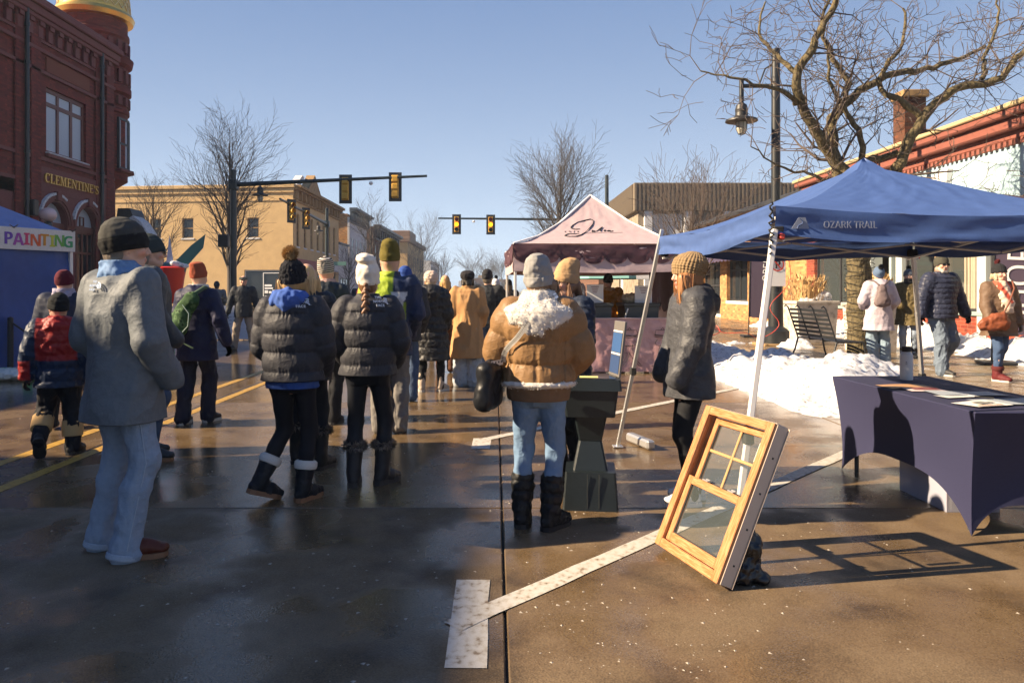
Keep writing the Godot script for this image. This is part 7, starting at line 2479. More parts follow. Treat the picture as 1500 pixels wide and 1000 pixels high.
	var fr := func(n: String, w0: float, y0: float, w1: float, y1: float, m: Material) -> void:
		var b := MB.new()
		var h0 := w0 * 0.5
		var h1 := w1 * 0.5
		var c := 0.012
		var ring := func(h: float, y: float) -> Array: return [Vector3(-h + c, y, h), Vector3(h - c, y, h), Vector3(h, y, h - c), Vector3(h, y, -h + c), Vector3(h - c, y, -h), Vector3(-h + c, y, -h), Vector3(-h, y, -h + c), Vector3(-h, y, h - c)]
		var A: Array = ring.call(h0, y0)
		var B: Array = ring.call(h1, y1)
		for k in 8:
			var q := (k + 1) % 8
			b.quad(A[k], A[q], B[q], B[k])
			b.tri(Vector3(0, y1, 0), B[k], B[q]); b.tri(Vector3(0, y0, 0), A[q], A[k])
		part(o, n, b.mesh(), m)
	fr.call("base", 0.36, 0.0, 0.325, 0.245, M.black_plastic)
	fr.call("lower_neck", 0.225, 0.245, 0.15, 0.43, M.black_plastic)
	fr.call("upper_neck", 0.15, 0.432, 0.215, 0.60, M.black_plastic)
	fr.call("tub", 0.315, 0.60, 0.355, 0.775, M.black_plastic)
	fr.call("rim", 0.40, 0.775, 0.385, 0.845, M.black_plastic)
	var b := MB.new()
	b.box(Vector3(-0.165, 0.846, -0.165), Vector3(0.165, 0.852, 0.165), 0.002)
	part(o, "lid_glass", b.mesh(), M.glass_dark)
	b = MB.new()
	for x in [-0.02, 0.055]: b.box(Vector3(x - 0.0015, 0.02, 0.171), Vector3(x + 0.0015, 0.235, 0.182))
	part(o, "seam", b.mesh(), M.gray_plastic)
	b = MB.new()
	b.box(Vector3(-0.07, 0.853, 0.05), Vector3(0.05, 0.855, 0.13))
	single("yellow_card", "small pale yellow card lying on the pedestal lid", "card", b.mesh(), mat(Color(0.6, 0.56, 0.22), 0.7), at(0.635, 0, -5.0, -0.12))
	o = thing("brochure_holder", "clear acrylic brochure holder with blue leaflets standing on the pedestal", "holder", Vector3(0.80, 0.846, -5.04), -1.42)
	b = MB.new()
	b.xf = Transform3D(Basis(Vector3.RIGHT, -0.12), Vector3.ZERO)
	b.box(Vector3(-0.11, 0, -0.012), Vector3(0.11, 0.37, 0.004), 0.002)
	part(o, "acrylic", b.mesh(), mat(Color(0.16, 0.15, 0.145), 0.15))
	for q in [[0.02, 0.14, Color(0.04, 0.07, 0.16)], [0.16, 0.29, Color(0.045, 0.10, 0.24)], [0.145, 0.155, Color(0.7, 0.7, 0.68)], [0.295, 0.305, Color(0.7, 0.7, 0.7)]]:
		b = MB.new()
		b.xf = Transform3D(Basis(Vector3.RIGHT, -0.12), Vector3.ZERO)
		b.box(Vector3(-0.095, q[0], 0.005), Vector3(0.095, q[1], 0.008))
		part(o, "leaflet", b.mesh(), mat(q[2], 0.3))

	# table under a stretch cover
	o = thing("covered_table", "folding table in a tight navy stretch cover under the blue canopy", "table", Vector3(2.72, 0, -4.25))
	var navy := tri_mat(Color(0.0185, 0.020, 0.062), 0.75, M.tex_cloth, M.n_weave, Vector3.ONE * 5.0, 0.25)
	var TW := 0.76
	var TL := 1.8
	var TH := 0.73
	b = MB.new()
	b.box(Vector3(0, TH - 0.012, -TL), Vector3(TW, TH, 0), 0.011)
	part(o, "cover_top", b.mesh(), navy)
	var corners := [Vector3(0, 0, -TL), Vector3(0, 0, 0), Vector3(TW, 0, 0), Vector3(TW, 0, -TL)]
	var cen := Vector3(TW * 0.5, 0, -TL * 0.5)
	for k in 4:
		var A: Vector3 = corners[k]
		var B: Vector3 = corners[(k + 1) % 4]
		var long := A.distance_to(B)
		b = MB.new()
		var outw := ((A + B) * 0.5 - cen).normalized()
		sheet(b, 40, 22, func(u: float, v: float) -> Vector3:
			var arc := 1.0 - pow(absf(2.0 * u - 1.0), 3.0)
			var hem := arc * (0.25 if long > 1.0 else 0.17)
			var y := lerpf(TH - 0.006, hem, v)
			var inset := 0.085 * sin(clampf(v, 0, 1) * PI * 0.62) * (1.0 if long > 1.0 else 1.0)
			# corners pull in towards the legs by the same amount on both sides
			var ca := A + Vector3(signf(cen.x - A.x) * inset * 0.45, 0, signf(cen.z - A.z) * inset * 1.1)
			var cb := B + Vector3(signf(cen.x - B.x) * inset * 0.45, 0, signf(cen.z - B.z) * inset * 1.1)
			var p := ca.lerp(cb, u)
			var tight := 0.006 * sin(u * 60.0) * exp(-absf(u - (1.0 if k == 0 else 0.0)) * 14.0) * (1.0 - v)
			return Vector3(p.x, y, p.z) + outw * (-0.03 * arc * sin(v * PI * 0.5) + tight * sin(u * PI) + 0.002 * sin(v * 9.0 + u * 13.0) * sin(u * PI)))
		part(o, "cover_side", b.mesh(), navy)
	for q in [[0.10, -0.2], [TW - 0.1, -0.2], [0.1, -TL + 0.2], [TW - 0.1, -TL + 0.2]]:
		b = MB.new()
		b.cyl(Vector3(q[0], 0.0, q[1]), Vector3(q[0], TH - 0.02, q[1]), 0.016, -1, 8)
		part(o, "leg", b.mesh(), M.gray_plastic)
	# bottle
	o = thing("water_bottle", "white steel water bottle with a black cap on the navy table", "bottle", Vector3(3.17, 0.731, -5.78), 0.4)
	b = MB.new()
	b.lathe([[0.0, 0.0], [0.044, 0.0], [0.046, 0.006], [0.046, 0.185], [0.042, 0.2], [0.032, 0.212], [0.03, 0.222], [0.0, 0.222]], 24)
	part(o, "flask", b.mesh(), mat(Color(0.60, 0.60, 0.62), 0.45))
	b = MB.new()
	b.lathe([[0.033, 0.216], [0.034, 0.25], [0.03, 0.256], [0.0, 0.257]], 20)
	b.tube([Vector3(0.03, 0.24, 0), Vector3(0.055, 0.248, 0), Vector3(0.066, 0.235, 0), Vector3(0.06, 0.222, 0), Vector3(0.034, 0.222, 0)], [0.006, 0.006, 0.006, 0.006, 0.006], 6)
	part(o, "cap", b.mesh(), M.black)
	b = MB.new()
	b.tube([Vector3(-0.006, 0.135, 0.0465), Vector3(0.0, 0.142, 0.047), Vector3(0.006, 0.135, 0.0465)], [0.0015, 0.002, 0.0015], 4)
	b.tube([Vector3(-0.006, 0.122, 0.0465), Vector3(0.0, 0.131, 0.047), Vector3(0.006, 0.122, 0.0465)], [0.0015, 0.002, 0.0015], 4)
	part(o, "emblem", b.mesh(), M.black, Transform3D(Basis(Vector3.UP, -0.9), Vector3.ZERO))
	# leaflets on the table
	var specs := [[2.93, -5.35, 0.34, 0.2, 0.12, Color(0.42, 0.24, 0.12), "tan folder lying at the back of the navy table"], [2.96, -5.17, 0.26, 0.18, -0.05, Color(0.6, 0.5, 0.5), "red and white brochure lying on the tan folder"], [3.12, -4.98, 0.44, 0.22, 0.0, Color(0.30, 0.34, 0.40), "long grey printed sheet lying near the bottle"], [2.98, -4.84, 0.26, 0.12, 0.25, Color(0.62, 0.62, 0.62), "white form lying beside a black pen"], [3.16, -4.60, 0.40, 0.24, 0.05, Color(0.30, 0.34, 0.38), "grey picture sheet lying along the table middle"], [2.92, -4.50, 0.27, 0.19, 0.3, Color(0.66, 0.64, 0.62), "white catalogue with a small house picture near the table end"]]
	for i in specs.size():
		var q: Array = specs[i]
		o = thing("leaflet", q[6], "paper", Vector3(q[0], 0.7325 + i * 0.0012, q[1]), q[4])
		b = MB.new()
		sheet(b, 8, 6, func(u: float, v: float) -> Vector3: return Vector3((u - 0.5) * q[2], 0.003 + 0.004 * sin(u * 3.0 + i) * v, (v - 0.5) * -q[3]))
		part(o, "sheet", b.mesh(), mat(q[5], 0.5))
		b = MB.new()
		if i == 1:
			b.box(Vector3(-0.125, 0.0075, -0.085), Vector3(0.125, 0.0085, -0.06)); b.box(Vector3(-0.08, 0.0075, -0.03), Vector3(0.09, 0.0085, 0.03))
			part(o, "print", b.mesh(), mat(Color(0.22, 0.05, 0.05), 0.5))
		elif i == 5:
			b.box(Vector3(-0.04, 0.0085, -0.04), Vector3(0.04, 0.0095, 0.03)); b.box(Vector3(0.05, 0.0085, -0.02), Vector3(0.08, 0.0095, 0.02))
			part(o, "print", b.mesh(), mat(Color(0.2, 0.2, 0.18), 0.5))
			b = MB.new()
			b.box(Vector3(-0.13, 0.0085, 0.075), Vector3(0.06, 0.0095, 0.09))
			part(o, "print", b.mesh(), mat(Color(0.6, 0.2, 0.05), 0.5))
		elif i == 3:
			b.box(Vector3(-0.06, 0.0085, -0.03), Vector3(0.06, 0.0092, -0.025)); b.box(Vector3(-0.06, 0.0085, 0.0), Vector3(0.08, 0.0092, 0.005))
			part(o, "print", b.mesh(), M.black)
	b = MB.new()
	b.cyl(Vector3(3.03, 0.748, -4.74), Vector3(3.12, 0.748, -4.69), 0.005, -1, 8)
	single("pen", "black pen lying on the white form on the table", "pen", b.mesh(), M.black)
	# storage box under the table
	o = thing("storage_box", "clear plastic storage box with papers under the navy table", "box", Vector3(3.06, 0.0, -5.08), 0.0)
	b = MB.new()
	for q in [[-0.17, -0.28, 0.17, -0.274], [-0.17, 0.274, 0.17, 0.28], [-0.17, -0.274, -0.164, 0.274], [0.164, -0.274, 0.17, 0.274]]: b.box(Vector3(q[0], 0.006, q[1]), Vector3(q[2], 0.24, q[3]))
	b.box(Vector3(-0.17, 0.0, -0.28), Vector3(0.17, 0.006, 0.28))
	var tubm := mat(Color(0.45, 0.46, 0.56), 0.3, {"transparency": BaseMaterial3D.TRANSPARENCY_ALPHA})
	tubm.albedo_color.a = 0.55
	part(o, "tub", b.mesh(), tubm)
	b = MB.new()
	b.box(Vector3(-0.18, 0.24, -0.29), Vector3(0.18, 0.256, 0.29), 0.006)
	part(o, "lid", b.mesh(), mat(Color(0.35, 0.35, 0.42), 0.4))
	var ci := 0
	for q in [[-0.2, Color(0.08, 0.12, 0.3)], [-0.05, Color(0.5, 0.5, 0.5)], [0.1, Color(0.1, 0.13, 0.25)], [0.19, Color(0.45, 0.07, 0.05)], [0.24, Color(0.5, 0.5, 0.48)]]:
		b = MB.new()
		b.box(Vector3(-0.13, 0.01, q[0]), Vector3(0.13, 0.2, q[0] + 0.03))
		part(o, "file", b.mesh(), mat(q[1], 0.6))
# ---------------------------------------------------------------- who stands where
const TALL := [[-0.015, 0, -0.014, 0.086, 0.106], [0.04, 0, -0.014, 0.091, 0.110], [0.09, 0, -0.018, 0.084, 0.100], [0.13, 0, -0.026, 0.078, 0.092], [0.165, 0.004, -0.04, 0.062, 0.072], [0.185, 0.006, -0.05, 0.035, 0.04], [0.193, 0.006, -0.05, 0.012, 0.014]]

# the spot on the back of a jacket nearest to (x, y) in the wearer's frame
func on_back(who: Node3D, x: float, y: float, front := false) -> Transform3D:
	var a: Array = (rigs[who].jacket as MeshInstance3D).mesh.surface_get_arrays(0)
	var V: PackedVector3Array = a[Mesh.ARRAY_VERTEX]
	var N: PackedVector3Array = a[Mesh.ARRAY_NORMAL]
	var best := 9.0
	var k := 0
	for i in V.size():
		if (N[i].z > -0.35) != front: continue
		var d := absf(V[i].x - x) + absf(V[i].y - y)
		if d < best: best = d; k = i
	var n := N[k]
	var xx := Vector3.UP.cross(n).normalized()
	return Transform3D(Basis(xx, n.cross(xx), n), V[k] + n * 0.011)

func logo(who: Node3D, x: float, y: float, m: Material, size := 0.021) -> void:
	var X := on_back(who, x, y)
	var jacket: Node = rigs[who].jacket
	part(jacket, "logo_lettering", text_mesh("THE\nNORTH\nFACE", size * 1.35, 0.002, false, true), m, X * at(-size * 1.0, 0, 0))
	var b := MB.new()
	for q in 3:
		var r := size * (0.7 + q * 0.75)
		for i in 6:
			var a0 := PI * 0.5 * i / 6.0
			var a1 := PI * 0.5 * (i + 1) / 6.0
			b.quad(Vector3(cos(a0), sin(a0), 0) * r, Vector3(cos(a0), sin(a0), 0) * (r + size * 0.5), Vector3(cos(a1), sin(a1), 0) * (r + size * 0.5), Vector3(cos(a1), sin(a1), 0) * r)
	part(jacket, "logo", b.mesh(), m, X * at(size * 0.9, -size * 1.2, 0.001))

func people() -> void:
	var PIx := PI
	var jeans := cloth(Color(0.25, 0.305, 0.385), 0.85, 2.6, 0.7, "wrinkle")
	var jeans_dk := cloth(Color(0.055, 0.085, 0.15), 0.85, 2.6, 0.7, "wrinkle")
	var jeans_lt := cloth(Color(0.135, 0.215, 0.335), 0.85, 2.6, 0.8, "wrinkle")
	var black_cl := cloth(Color(0.012, 0.013, 0.017), 0.8, 9.0, 0.4)
	var puffer := cloth(Color(0.036, 0.037, 0.045), 0.6, 3.2, 0.55, "wrinkle")
	var leather := cloth(Color(0.10, 0.028, 0.016), 0.38, 6.0, 0.25, "crease")
	var rubber := mat(Color(0.02, 0.02, 0.022), 0.6)
	var sole_w := mat(Color(0.42, 0.40, 0.37), 0.7)
	var sole_tan := mat(Color(0.20, 0.10, 0.05), 0.7)
	var boot_bk := cloth(Color(0.013, 0.015, 0.02), 0.5, 8.0, 0.4)
	var white_wool := cloth(Color(0.60, 0.57, 0.53), 0.95, 12.0, 0.4, "knit")
	var glove_bk := {"mat": cloth(Color(0.012, 0.013, 0.015), 0.7, 9.0, 0.5)}
	var grey_logo := mat(Color(0.62, 0.62, 0.64), 0.7)

	# 1 man in the grey shell jacket
	var p := person({"label": "man in grey shell jacket, washed jeans and brown shoes, hands in pockets", "h": 1.77, "head_size": 1.05, "pos": Vector3(-2.02, 0, -4.08), "turn": PIx - 0.55, "cell": 0.013, "face": 0.007,
		"feet": [[0.165, 0.02, 0.1], [-0.145, -0.03, -0.72]], "arms": [[0.23, 0.93, 0.10], [-0.23, 0.93, 0.12]], "head": [-0.55, 0.02], "show_hands": [],
		"top": {"mat": cloth(Color(0.135, 0.15, 0.165), 0.62, 2.2, 0.55, "wrinkle"), "hem": 0.70, "bulk": 0.036, "flare": 0.018, "sleeve": 0.024, "fold": 0.022, "ff": 3.6, "fsy": 0.55, "collar": 0.05, "arm_k": 0.03},
		"legs": {"mat": jeans, "thigh": 0.092, "knee": 0.072, "calf": 0.070, "ankle": 0.070, "fold": 0.014, "ff": 7.0, "flare": 0.012, "length": 1.05, "seam": cloth(Color(0.33, 0.38, 0.45), 0.9, 9.0)},
		"shoes": {"mat": leather, "sole": sole_tan, "sole_h": 0.028},
		"layers": [{"name": "collar", "mat": cloth(Color(0.13, 0.23, 0.42), 0.7, 7.0), "rows": [[1.46, 0.115, 0.115], [1.50, 0.108, 0.11], [1.565, 0.094, 0.1]], "fold": 0.022}],
		"hat": {"mat": cloth(Color(1, 1, 1), 0.95, 14.0, 1.0, "knit", true), "cuff": 0.075, "cuff_y": -0.045, "fold": 0.006, "paint": func(v: Vector3) -> Color: return Color(0.016, 0.016, 0.018) if v.y < 0.035 else Color(0.06, 0.06, 0.058)},
		"hair": {"col": Color(0.14, 0.11, 0.09)}})
	logo(p, -0.02, 1.44, mat(Color(0.16, 0.25, 0.42), 0.6), 0.014)
	# 2 tall man beyond him
	person({"label": "tall man in slate jacket, dark beanie and sunglasses behind the grey jacket", "h": 1.86, "pos": Vector3(-2.92, 0, -6.35), "turn": PIx - 1.0, "cell": 0.018, "face": 0.007, "show_hands": [],
		"feet": [[0.12, 0.0, 0.1], [-0.13, 0.0, -0.5]], "head": [-0.15, 0.0],
		"top": {"mat": cloth(Color(0.06, 0.068, 0.08), 0.6, 2.6, 0.8, "wrinkle"), "hem": 0.78, "bulk": 0.04, "fold": 0.016, "ff": 5.0, "hood": 0.05},
		"legs": {"mat": jeans_dk, "thigh": 0.092, "knee": 0.075, "calf": 0.073, "ankle": 0.07}, "shoes": {"mat": rubber, "sole": sole_tan},
		"hat": {"mat": cloth(Color(0.035, 0.045, 0.045), 0.95, 14.0, 1.0, "knit"), "cuff": 0.07, "cuff_y": -0.04}, "hair": {"col": Color(0.2, 0.16, 0.12)}})
	glasses(rigs.keys()[-1], true)
	# 3 boy in red and navy
	p = person({"label": "boy in red and navy puffer jacket with tan snow boots walking away", "h": 1.36, "pos": Vector3(-3.75, 0, -6.45), "turn": PIx + 0.35, "cell": 0.0135, "face": 0.007, "head_size": 1.12,
		"feet": [[0.11, -0.22, 0.1, 0.02, 0.95], [-0.11, 0.05, -0.3]], "arms": [[0.33, 0.80, -0.02], [-0.30, 0.82, 0.05]], "head": [0.4, 0.0], "gloves": glove_bk,
		"top": {"mat": cloth(Color(1, 1, 1), 0.5, 3.0, 0.5, "wrinkle", true), "hem": 0.76, "bulk": 0.036, "pitch": 0.14, "amp": 0.014, "fold": 0.016, "hood": 0.05,
			"paint": func(v: Vector3) -> Color: return Color(0.26, 0.022, 0.02) if (v.y > 0.83 and absf(v.x) < 0.155) or (v.x > 0.2 and v.y < 0.83 and v.y > 0.66 and v.z < -0.01) else Color(0.017, 0.028, 0.062)},
		"legs": {"mat": black_cl, "thigh": 0.10, "knee": 0.09, "calf": 0.085, "ankle": 0.07, "fold": 0.02},
		"shoes": {"mat": cloth(Color(0.02, 0.02, 0.022), 0.6, 8.0), "sole": rubber, "shaft": 0.13, "top": 0.072, "bulk": 0.012, "size": 1.1, "cuff": cloth(Color(0.46, 0.30, 0.14), 0.9, 10.0), "cuff_h": 0.12, "cuff_at": -0.05},
		"hat": {"mat": cloth(Color(0.012, 0.014, 0.016), 0.9, 14.0, 0.8, "knit"), "cuff": 0.06, "cuff_y": -0.04}})
	glasses(p, true, Color(0.05, 0.35, 0.33))
	# 3b woman in maroon hat behind the boy
	person({"label": "woman in maroon knit hat and lilac scarf behind the boy", "f": true, "h": 1.60, "pos": Vector3(-4.42, 0, -7.7), "turn": PIx + 0.2, "cell": 0.022, "show_hands": [],
		"top": {"mat": cloth(Color(0.02, 0.026, 0.05), 0.6, 6.0), "hem": 0.8, "bulk": 0.05}, "legs": {"mat": black_cl}, "shoes": {"mat": boot_bk, "shaft": 0.2},
		"layers": [{"name": "scarf", "mat": cloth(Color(0.34, 0.31, 0.40), 0.95, 9.0, 0.8, "knit"), "rows": [[1.42, 0.13, 0.13], [1.49, 0.125, 0.128], [1.58, 0.105, 0.12]], "fold": 0.02}],
		"hat": {"mat": cloth(Color(0.085, 0.012, 0.022), 0.95, 10.0, 1.2, "knit"), "cuff": 0.07, "cuff_y": -0.03}})
	# 4 woman in navy coat with a green backpack
	p = person({"label": "woman in dark navy coat and rust beanie walking away with green backpack", "f": true, "h": 1.66, "pos": Vector3(-3.2, 0, -8.05), "turn": PIx - 0.12, "cell": 0.016, "gloves": glove_bk, "show_hands": [1],
		"feet": [[0.10, -0.08, 0.05], [-0.10, 0.10, -0.25]], "arms": [[0.2, 0.98, 0.2], [-0.40, 0.80, 0.0]], "lean": 0.06,
		"top": {"mat": cloth(Color(0.016, 0.018, 0.05), 0.6, 6.0), "hem": 0.70, "bulk": 0.03, "flare": 0.02, "fold": 0.013, "ff": 6.0, "hood": 0.06},
		"legs": {"mat": cloth(Color(0.014, 0.017, 0.035), 0.7, 6.0), "thigh": 0.09, "knee": 0.075, "calf": 0.075, "ankle": 0.078, "fold": 0.02}, "shoes": {"mat": boot_bk, "sole": sole_w, "shaft": 0.03},
		"layers": [{"name": "scarf", "mat": white_wool, "rows": [[1.43, 0.15, 0.13], [1.50, 0.135, 0.13], [1.57, 0.10, 0.11]], "fold": 0.022}],
		"hat": {"mat": cloth(Color(0.30, 0.075, 0.04), 0.95, 14.0, 0.8, "knit"), "cuff": 0.0, "rows": TALL.slice(0, 5) + [[0.172, 0, -0.04, 0.02, 0.025]]}})
	var bp := thing("backpack", "green camouflage sling backpack on the navy coat", "backpack", p.position, p.rotation.y)
	var bn := net([cap(Vector3(0.13, 1.02, -0.24), Vector3(-0.07, 1.32, -0.24), 0.12, 0.085, {"s": Vector3(1, 1, 0.6)}), cap(Vector3(0.05, 1.02, -0.27), Vector3(0.02, 1.14, -0.28), 0.09, 0.07, {"s": Vector3(1, 1, 0.7)})], 0.014, 0.03, 0.01, 9.0)
	var cam := noise(FastNoiseLite.TYPE_CELLULAR, 16.0, 1, 3)
	part(bp, "pack", net_mesh(paint(bn, func(v: Vector3) -> Color:
		var q := cam.get_noise_3dv(v)
		return Color(0.035, 0.075, 0.03) if q > -0.55 else (Color(0.09, 0.16, 0.07) if q > -0.75 else Color(0.015, 0.03, 0.015)))), cloth(Color(1, 1, 1), 0.8, 9.0, 0.4, "weave", true))
	var b := MB.new()
	b.tube([Vector3(-0.08, 1.38, -0.2), Vector3(-0.12, 1.45, -0.06), Vector3(-0.12, 1.42, 0.1)], [0.022, 0.022, 0.022], 6)
	b.tube([Vector3(0.18, 0.95, -0.22), Vector3(0.0, 0.87, -0.27), Vector3(-0.1, 0.82, -0.26)], [0.008, 0.007, 0.01], 5)
	part(bp, "strap", b.mesh(), mat(Color(0.05, 0.09, 0.05), 0.8))
	b = MB.new()
	b.tube([Vector3(-0.02, 1.27, -0.325), Vector3(-0.09, 1.18, -0.325), Vector3(-0.08, 1.05, -0.325), Vector3(-0.02, 0.99, -0.325)], [0.004, 0.004, 0.004, 0.004], 4)
	part(bp, "piping", b.mesh(), mat(Color(0.3, 0.4, 0.36), 0.7))
	# 5 man with the flat cap, facing the camera
	person({"label": "man in flat cap and dark padded jacket facing the crowd by the railing", "h": 1.76, "pos": Vector3(-6.0, 0, -17.9), "turn": 0.25, "cell": 0.02, "face": 0.008, "gloves": glove_bk,
		"feet": [[0.22, 0.0, 0.3], [-0.22, 0.0, -0.4]], "arms": [[0.34, 0.86, 0.06], [-0.36, 0.84, 0.04]],
		"top": {"mat": cloth(Color(0.018, 0.022, 0.03), 0.6, 6.0), "hem": 0.76, "bulk": 0.03, "pitch": 0.16, "amp": 0.008, "fold": 0.012}, "legs": {"mat": cloth(Color(0.24, 0.20, 0.165), 0.85, 6.0), "thigh": 0.095, "knee": 0.08, "calf": 0.075, "ankle": 0.072, "fold": 0.02}, "shoes": {"mat": rubber, "sole": rubber},
		"hat": {"mat": cloth(Color(0.055, 0.058, 0.055), 0.9, 10.0), "rows": [[0.0, 0, -0.005, 0.09, 0.11], [0.03, 0, 0.0, 0.10, 0.125], [0.055, 0, 0.0, 0.095, 0.12], [0.075, 0, 0, 0.05, 0.07]], "extra": [cap(Vector3(0.04, 0.015, 0.1), Vector3(-0.04, 0.015, 0.1), 0.045, 0.045, {"s": Vector3(1, 0.3, 1)})], "tilt": 0.0}, "hair": {"col": Color(0.3, 0.28, 0.26)}})
	# 6 woman in black puffer with pompom hat
	p = person({"label": "woman in cropped black puffer and pompom hat striding with blue hood out", "f": true, "h": 1.60, "pos": Vector3(-1.36, 0, -5.05), "turn": PIx - 0.1, "cell": 0.012, "show_hands": [],
		"feet": [[0.215, -0.05, -0.75, 0.0, 0.34], [-0.075, 0.05, -0.35, 0.0, 0.0]], "arms": [[0.16, 0.99, 0.20], [-0.17, 0.97, 0.20]], "sway": 0.0,
		"top": {"mat": puffer, "hem": 0.885, "bulk": 0.040, "pitch": 0.138, "amp": 0.017, "pleat": 0.0035, "fold": 0.007, "ff": 5.0, "waist": -0.012, "sleeve": 0.03, "arm_k": 0.012, "collar": 0.06},
		"legs": {"mat": cloth(Color(0.010, 0.011, 0.016), 0.75, 9.0, 0.3), "thigh": 0.085, "knee": 0.058, "calf": 0.056, "ankle": 0.045, "fold": 0.005, "hip": 0.004},
		"shoes": {"mat": boot_bk, "sole": sole_tan, "sole_h": 0.035, "shaft": 0.13, "top": 0.062, "bulk": 0.008, "cuff": white_wool, "lace": mat(Color(0.6, 0.58, 0.55), 0.8), "fold": 0.006},
		"layers": [{"name": "hood", "mat": cloth(Color(0.055, 0.115, 0.38), 0.9, 9.0, 0.5), "rows": [[1.44, 0.12, 0.125, -0.03], [1.50, 0.122, 0.135, -0.04], [1.56, 0.105, 0.12, -0.03]], "fold": 0.03, "ff": 10.0, "extra": [[-0.07, 1.48, -0.12, 0.07, 1.48, -0.12, 0.055, 0.055], [0.0, 1.52, -0.12, 0.0, 1.44, -0.13, 0.06, 0.05]]},
			{"name": "hoodie_hem", "mat": cloth(Color(0.035, 0.085, 0.30), 0.9, 9.0, 0.5), "rows": [[0.835, 0.196, 0.158], [0.90, 0.196, 0.158]], "fold": 0.012}],
		"hat": {"mat": cloth(Color(0.014, 0.015, 0.02), 0.95, 7.0, 1.6, "knit"), "cuff": 0.075, "cuff_y": -0.045, "ribs": 22, "rib_amp": 0.002, "fold": 0.010, "ff": 30.0, "pom": Color(0.42, 0.28, 0.13), "pom_r": 0.056},
		"hair": {"col": Color(0.36, 0.22, 0.09), "len": 0.16, "locks": [[0.075, 0.0], [0.07, -0.04], [-0.075, 0.0]], "strands": 90}})
	logo(p, -0.105, 1.335, grey_logo)
	# 7 woman close behind her, fur topped boots
	person({"label": "blonde woman in dark jacket and fur topped boots hidden behind pompom hat", "f": true, "h": 1.63, "pos": Vector3(-1.52, 0, -6.05), "turn": PIx, "cell": 0.017, "show_hands": [],
		"feet": [[0.12, 0.16, 0.1], [-0.15, -0.06, -0.35, 0.0, 0.0]],
		"top": {"mat": cloth(Color(0.024, 0.026, 0.032), 0.5, 2.6, 0.7, "wrinkle"), "hem": 0.74, "bulk": 0.033, "fold": 0.013, "pitch": 0.13, "amp": 0.012}, "legs": {"mat": black_cl, "knee": 0.06, "calf": 0.055, "ankle": 0.045, "fold": 0.006},
		"shoes": {"mat": cloth(Color(0.022, 0.02, 0.02), 0.5, 8.0), "sole": rubber, "shaft": 0.22, "top": 0.062, "bulk": 0.006, "fur": Color(0.17, 0.14, 0.12)},
		"hair": {"col": Color(0.50, 0.33, 0.15), "len": 0.30, "locks": [[-0.085, 0.0], [0.085, 0.0], [0.0, -0.09], [-0.06, -0.06], [0.06, -0.06], [0.10, -0.02]], "strands": 160}})
	# 8 striped beanie
	p = person({"label": "woman in striped cream and black beanie with dark quilted jacket", "f": true, "h": 1.72, "pos": Vector3(-1.80, 0, -8.0), "turn": PIx - 0.1, "cell": 0.018, "show_hands": [],
		"top": {"mat": cloth(Color(0.028, 0.034, 0.042), 0.5, 3.0, 0.6, "wrinkle"), "hem": 0.78, "bulk": 0.036, "pitch": 0.1, "amp": 0.012, "fold": 0.013, "hood": 0.055}, "legs": {"mat": black_cl, "knee": 0.075, "calf": 0.07, "ankle": 0.07}, "shoes": {"mat": boot_bk, "sole": rubber, "shaft": 0.1},
		"layers": [{"name": "scarf", "mat": cloth(Color(0.46, 0.30, 0.26), 0.95, 9.0, 0.8, "knit"), "rows": [[1.46, 0.125, 0.125], [1.51, 0.12, 0.125], [1.57, 0.095, 0.105]], "fold": 0.02}],
		"hat": {"mat": cloth(Color(1, 1, 1), 0.95, 12.0, 1.0, "knit", true), "cell": 0.0055, "rows": TALL.slice(0, 4) + [[0.15, 0, -0.03, 0.045, 0.055], [0.165, 0, -0.03, 0.012, 0.015]], "paint": func(v: Vector3) -> Color: return Color(0.02, 0.02, 0.025) if fposmod(v.y * 46.0, 1.0) < 0.42 and v.y > 0.0 else Color(0.55, 0.50, 0.44)}})
